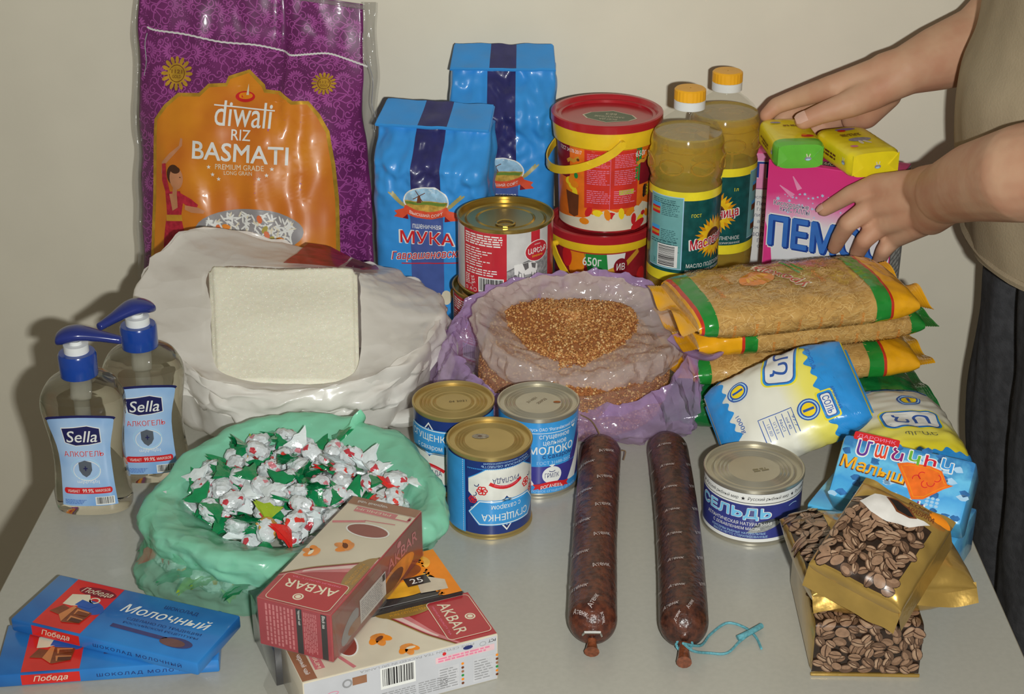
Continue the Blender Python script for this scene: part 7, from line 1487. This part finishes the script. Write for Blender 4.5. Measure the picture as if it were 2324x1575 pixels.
# ------------------------------------------------------------------ person standing at the right of the table
SKIN = M('skin', (206, 164, 134), 0.55, var=0.06, ns=26, sub=0.10, bump=0.12, bs=120, spec=0.3, c2=(196, 144, 116))
seg = []
def C(a, b, ra, rb): seg.append((Vector(a), Vector(b), ra, rb))
def chain(pts):
    for (a, ra), (b, rb) in zip(pts, pts[1:]): C(a, b, ra, rb)
Q = lambda x, y, Y: PY(x, y, Y)
# near arm (left arm) and hand on the pink box
shN, elN = Vector((0.60, 1.375, T + 0.60)), Vector((0.515, 1.262, T + 0.335))
chain([(shN, 0.058), (elN, 0.046)])
wrN = Q(2108, 458, 1.545)
chain([(elN, 0.047), (Q(2330, 392, 1.345), 0.0440), (Q(2215, 412, 1.440), 0.0375), (Q(2150, 436, 1.505), 0.0315)])
chain([(Q(2150, 436, 1.505), 0.0305), (Q(2100, 428, 1.553), 0.0235)]); chain([(Q(2150, 436, 1.505), 0.0305), (Q(2112, 484, 1.548), 0.0225)])
kn = [Q(1988, 420, 1.596), Q(1980, 468, 1.590), Q(1996, 512, 1.588), Q(2026, 543, 1.590)]
for k, s, r in ((0, Q(2096, 425, 1.556), 0.0195), (1, Q(2100, 450, 1.550), 0.0200), (2, Q(2104, 472, 1.548), 0.0190), (3, Q(2110, 492, 1.549), 0.0170)): C(s, kn[k], r, 0.0122 - 0.0006 * k)
chain([(kn[0], 0.0122), (Q(1932, 440, 1.607), 0.0097), (Q(1895, 462, 1.617), 0.0085), (Q(1870, 477, 1.620), 0.0073)])
chain([(kn[1], 0.0122), (Q(1925, 507, 1.588), 0.0100), (Q(1905, 540, 1.602), 0.0088), (Q(1894, 562, 1.610), 0.0076)])
chain([(kn[2], 0.0116), (Q(1962, 545, 1.585), 0.0095), (Q(1947, 572, 1.598), 0.0084), (Q(1941, 592, 1.604), 0.0072)])
chain([(kn[3], 0.0106), (Q(2006, 568, 1.586), 0.0086), (Q(1996, 590, 1.596), 0.0076), (Q(1992, 605, 1.600), 0.0066)])
chain([(Q(2085, 425, 1.57), 0.0165), (Q(2070, 428, 1.62), 0.0125), (Q(2062, 440, 1.655), 0.0105), (Q(2058, 452, 1.672), 0.0092)])
# far arm (right arm) and hand on the soap
shF, elF = Vector((0.61, 1.71, T + 0.60)), Vector((0.575, 1.735, T + 0.375))
chain([(shF, 0.056), (elF, 0.046)])
chain([(elF, 0.046), (Q(2235, 96, 1.728), 0.0425), (Q(2130, 132, 1.712), 0.0345), (Q(2060, 158, 1.697), 0.0265)])
chain([(Q(2060, 158, 1.697), 0.0262), (Q(2010, 162, 1.700), 0.0205)]); chain([(Q(2060, 160, 1.697), 0.0258), (Q(2015, 190, 1.692), 0.0205)])
kf = [Q(1893, 196, 1.705), Q(1897, 214, 1.725), Q(1912, 236, 1.738), Q(1932, 258, 1.744)]
for k, s, r in ((0, Q(2000, 168, 1.700), 0.0195), (1, Q(2000, 180, 1.708), 0.0195), (2, Q(2004, 196, 1.712), 0.0190), (3, Q(2008, 212, 1.714), 0.0175)): C(s, kf[k], r, 0.0132 - 0.0006 * k)
chain([(kf[0], 0.0135), (Q(1806, 224, 1.728), 0.0106), (Q(1762, 240, 1.734), 0.0094), (Q(1739, 262, 1.730), 0.0080)])
chain([(kf[1], 0.0128), (Q(1815, 242, 1.744), 0.0102), (Q(1778, 266, 1.746), 0.0090), (Q(1764, 290, 1.742), 0.0078)])
chain([(kf[2], 0.0120), (Q(1842, 266, 1.754), 0.0096), (Q(1808, 286, 1.754), 0.0085), (Q(1796, 304, 1.750), 0.0074)])
chain([(kf[3], 0.0110), (Q(1878, 284, 1.758), 0.0086), (Q(1850, 298, 1.757), 0.0077), (Q(1838, 310, 1.754), 0.0068)])
chain([(Q(2010, 192, 1.692), 0.0200), (Q(1975, 212, 1.690), 0.0190), (Q(1928, 236, 1.680), 0.0150), (Q(1868, 256, 1.678), 0.0115), (Q(1824, 274, 1.678), 0.0098)])
chain([(Q(2010, 212, 1.706), 0.018), (Q(1965, 262, 1.720), 0.0150), (Q(1935, 272, 1.730), 0.0125)])
# shoulders, spine, hips, neck, head (all but the arms under the clothes or above the frame)
cyP = 1.545
chain([(shN, 0.056), (Vector((0.60, cyP, T + 0.66)), 0.06), (shF, 0.056)]); chain([(Vector((0.60, cyP, T + 0.66)), 0.075), (Vector((0.60, cyP, T + 0.40)), 0.08), (Vector((0.61, cyP, T + 0.20)), 0.07)])
nk = Vector((0.585, cyP, T + 0.72)); hd = Vector((0.555, cyP, T + 0.875))
chain([(Vector((0.60, cyP, T + 0.66)), 0.062), (nk, 0.056), (Vector((0.572, cyP, T + 0.80)), 0.056)]); chain([(hd + Vector((0.02, 0, 0.03)), 0.082), (hd + Vector((-0.012, 0, 0.0)), 0.074)]); chain([(hd + Vector((-0.02, 0, -0.03)), 0.062), (hd + Vector((-0.045, 0, -0.085)), 0.036)])
chain([(hd + Vector((-0.082, 0, 0.005)), 0.008), (hd + Vector((-0.100, 0, -0.032)), 0.012), (hd + Vector((-0.085, 0, -0.038)), 0.014)])
for s in (-1, 1):
    chain([(hd + Vector((0.006, s * 0.078, 0.012)), 0.012), (hd + Vector((0.004, s * 0.078, -0.02)), 0.010)]); chain([(hd + Vector((-0.078, s * 0.015, 0.026)), 0.010), (hd + Vector((-0.070, s * 0.048, 0.024)), 0.009)]); chain([(hd + Vector((-0.074, s * 0.018, -0.062)), 0.007), (hd + Vector((-0.082, 0, -0.060)), 0.008)])
    hip = Vector((0.618, cyP + s * 0.068, T + 0.12)); chain([(Vector((0.61, cyP, T + 0.20)), 0.07), (hip, 0.055), (Vector((0.628, cyP + s * 0.078, 0.48)), 0.045), (Vector((0.64, cyP + s * 0.08, 0.09)), 0.034)])
def hull_of(balls, sub=3):
    b = bmesh.new()
    for c, r in balls: bmesh.ops.create_icosphere(b, subdivisions=sub, radius=r, matrix=Matrix.Translation(c))
    bmesh.ops.delete(b, geom=b.faces[:], context='FACES_KEEP_BOUNDARY') if False else None
    r = bmesh.ops.convex_hull(b, input=b.verts[:]); bad = {g for g in r['geom_interior'] + r['geom_unused'] if isinstance(g, bmesh.types.BMVert)}
    bmesh.ops.delete(b, geom=[v for v in bad if v.is_valid], context='VERTS')
    m = bpy.data.meshes.new('hull'); b.to_mesh(m); b.free(); return m
bm = bmesh.new()
for a, b, ra, rb in seg:
    if (a - b).length < 1e-5 or (a - b).length <= abs(ra - rb): m = hull_of([(a, ra)] if ra > rb else [(b, rb)])
    else: m = hull_of([(a, ra), (b, rb)])
    bm.from_mesh(m); bpy.data.meshes.remove(m)
me = bpy.data.meshes.new('body_raw'); bm.to_mesh(me); bm.free()
raw = bpy.data.objects.new('body_raw', me); COL.objects.link(raw)
md = raw.modifiers.new('r', 'REMESH'); md.mode = 'VOXEL'; md.voxel_size = 0.0020
ms_ = raw.modifiers.new('s', 'SMOOTH'); ms_.factor = 0.5; ms_.iterations = 10
bpy.context.view_layer.update()
me2 = bpy.data.meshes.new_from_object(raw.evaluated_get(bpy.context.evaluated_depsgraph_get())); bpy.data.objects.remove(raw); me2.name = 'person'
me2.materials.clear(); me2.materials.append(SKIN); me2.polygons.foreach_set('use_smooth', [True] * len(me2.polygons))
# tendons, knuckle creases
person = bpy.data.objects.new('person', me2); COL.objects.link(person)
tag(person, 'person in a khaki t-shirt and black trousers setting down soap with both hands', 'person')
# nails
NAIL = M('fingernail', (214, 170, 150), 0.3, coat=0.4)
def nail(c, fw, nrm, w, l):
    c = Vector(c); fw = Vector(fw).normalized(); nrm = Vector(nrm).normalized(); sd = fw.cross(nrm).normalized(); nrm = sd.cross(fw); V = []; Fc = []
    for j in range(7):
        for i in range(7):
            u, v = -1 + i / 3, j / 6; ww = w * (1 - 0.35 * max(0, v - 0.6) ** 2 * 6); V.append(c + sd * (u * ww) + fw * (v * l) + nrm * (-0.30 * w * u * u - 0.15 * l * v * v))
    for j in range(6):
        for i in range(6): Fc.append((j * 7 + i, j * 7 + i + 1, j * 7 + i + 8, j * 7 + i + 7))
    mesh('fingernail', V, Fc, NAIL, person)
vw = lambda p: (CAMP - p).normalized()
def tipnail(a, b, r, w, l, up, back=0.4):
    fw = (b - a).normalized(); n = (up - fw * up.dot(fw)).normalized(); nail(b - fw * l * back + n * (r * 1.01), fw, n, w, l)
a, b = Q(1868, 256, 1.678), Q(1824, 274, 1.678); tipnail(a, b, 0.0098, 0.0068, 0.0125, (vw(b) * 0.75 + Vector((-0.1, 0, 0.75))).normalized(), 0.35)
a, b = Q(1895, 462, 1.617), Q(1870, 477, 1.620); tipnail(a, b, 0.0073, 0.0045, 0.009, Vector((0.0, -0.35, 0.95)), 0.3)
# t-shirt
SH = M('shirt_khaki', (164, 148, 122), 0.85, var=0.06, ns=25, bump=0.25, bs=400)
def torso(rows, mat, name, amp, seed, N=72, J=60):
    V = []; Fc = []; R_ = [Vector(r[:3]) for r in rows]; R2 = [Vector((r[3], r[4], 0)) for r in rows]
    for j in range(J + 1):
        p = cr(R_, j / J); q = cr(R2, j / J)
        for i in range(N):
            a = 2 * PI * i / N; c, s = math.cos(a), math.sin(a); k = (abs(c) ** 2.4 + abs(s) ** 2.4) ** (-1 / 2.4); w = amp * (nz(c * 2.2 + seed, s * 2.2, p.z * 7) + 0.5 * nz(c * 5, s * 5, p.z * 11 + seed))
            V.append(Vector((p.x + (q.x + w) * k * c, p.y + (q.y + w) * k * s, p.z)))
    for j in range(J):
        for i in range(N): Fc.append((j * N + i, j * N + (i + 1) % N, (j + 1) * N + (i + 1) % N, (j + 1) * N + i))
    return mesh(name, V, Fc, mat, person)
cyS = 1.548
torso([(0.612, cyS, T + 0.135, 0.140, 0.166), (0.608, cyS, T + 0.17, 0.143, 0.164), (0.600, cyS, T + 0.24, 0.152, 0.154), (0.592, cyS, T + 0.31, 0.150, 0.150), (0.598, cyS, T + 0.37, 0.140, 0.150), (0.600, cyS, T + 0.52, 0.130, 0.168), (0.602, cyS, T + 0.60, 0.112, 0.185), (0.60, cyP, T + 0.675, 0.085, 0.15), (0.60, cyP, T + 0.705, 0.066, 0.075)], SH, 't_shirt', 0.006, 3)
tube('shirt_hem', [(0.612 + 0.1405 * (abs(math.cos(a)) ** 2.4 + abs(math.sin(a)) ** 2.4) ** (-1 / 2.4) * math.cos(a), cyS + 0.1655 * (abs(math.cos(a)) ** 2.4 + abs(math.sin(a)) ** 2.4) ** (-1 / 2.4) * math.sin(a), T + 0.141) for a in [2 * PI * i / 60 for i in range(60)]], 0.004, SH, person, 6, True)
def sleeve(a, b, ra, rb):
    d = (b - a).normalized(); u = d.orthogonal().normalized(); w = d.cross(u)
    grid('sleeve', lambda i, j: a + (b - a) * j + (u * math.cos(i) + w * math.sin(i)) * (ra + (rb - ra) * j + 0.004 * nz(math.cos(i) * 2, math.sin(i) * 2, j * 5)), 0, 2 * PI, -0.1, 1, 40, 16, SH, person)
sleeve(shN, shN + (elN - shN) * 0.75, 0.075, 0.072); sleeve(shF, shF + (elF - shF) * 0.75, 0.072, 0.070)
# trousers
TRO = M('trousers_black', (72, 72, 75), 0.9, var=0.2, ns=90, bump=0.3, bs=500)
for s in (-1, 1):
    y = cyP + s * 0.080
    torso([(0.640, y, 0.035, 0.085, 0.075), (0.63, y, 0.25, 0.082, 0.08), (0.625, y, 0.50, 0.095, 0.088), (0.622, y, 0.66, 0.104, 0.090), (0.624, y, 0.78, 0.110, 0.090), (0.620, y - s * 0.010, T + 0.11, 0.112, 0.078), (0.615, y - s * 0.020, T + 0.20, 0.104, 0.064)], TRO, 'trouser_leg', 0.007, 5 + s)
    c = Vector((0.56, y, 0.0)); me = hull_of([(c + Vector(p), r) for p, r in (((0.07, 0, 0.045), 0.044), ((0.0, 0, 0.042), 0.042), ((-0.12, 0, 0.034), 0.034), ((-0.17, 0, 0.028), 0.028))])
    me.materials.append(BK); me.name = 'shoe'; o = bpy.data.objects.new('shoe', me); COL.objects.link(o); o.parent = person
    for v in me.vertices: v.co.z = max(0.002, v.co.z)
# hair
V = []; Fc = []
for j in range(13):
    for i in range(33):
        th_ = j / 12 * 1.9; a = i / 32 * 2 * PI; lim = 1.0 if math.cos(a) > -0.35 else 0.55; t1 = th_ * lim
        V.append(hd + Vector((0.012, 0, 0.02)) + Vector((math.sin(t1) * math.cos(a) * 0.098, math.sin(t1) * math.sin(a) * 0.090, math.cos(t1) * 0.104)) * (1 + 0.02 * nz(j, i, 2)))
for j in range(12):
    for i in range(32): Fc.append((j * 33 + i, j * 33 + i + 1, (j + 1) * 33 + i + 1, (j + 1) * 33 + i))
mesh('hair', V, Fc, M('hair_dark', (50, 40, 34), 0.6, var=0.3, ns=200), person)
for s in (-1, 1):
    o = lathe('eye', [(0.0002, -0.010), (0.006, -0.008), (0.010, 0), (0.006, 0.008), (0.0002, 0.010)], WH, person, 16, loc=hd + Vector((-0.074, s * 0.030, 0.005)))
# ------------------------------------------------------------------ pieces that belong to a part go under that part
SUBS = {'date_stamp': 'lid', 'worn_patch': 'lid', 'ring_pull': 'lid', 'rivet': 'lid', 'pull_tab_neck': 'lid', 'lid_sticker': 'lid', 'pivot': 'handle', 'shirt_hem': 't_shirt', 'sleeve': 't_shirt', 'end_fold': 'wrapper', 'crimped_seal': 'film_body', 'cellophane_flap': 'cellophane_wrap', 'pressed_oval': 'oil_filled_body', 'string_knot': 'teal_string', 'tamper_ring': 'cap', 'flap_edge': 'folded_top'}
KIDS = {}
for o in COL.objects:
    if o.parent: KIDS.setdefault(o.parent.name, []).append(o)
for ch in list(KIDS.values()):
    by = {}
    for o in ch: by.setdefault(o.name.split('.')[0], o)
    for o in ch:
        k = SUBS.get(o.name.split('.')[0])
        if k and k in by and by[k] is not o: o.parent = by[k]
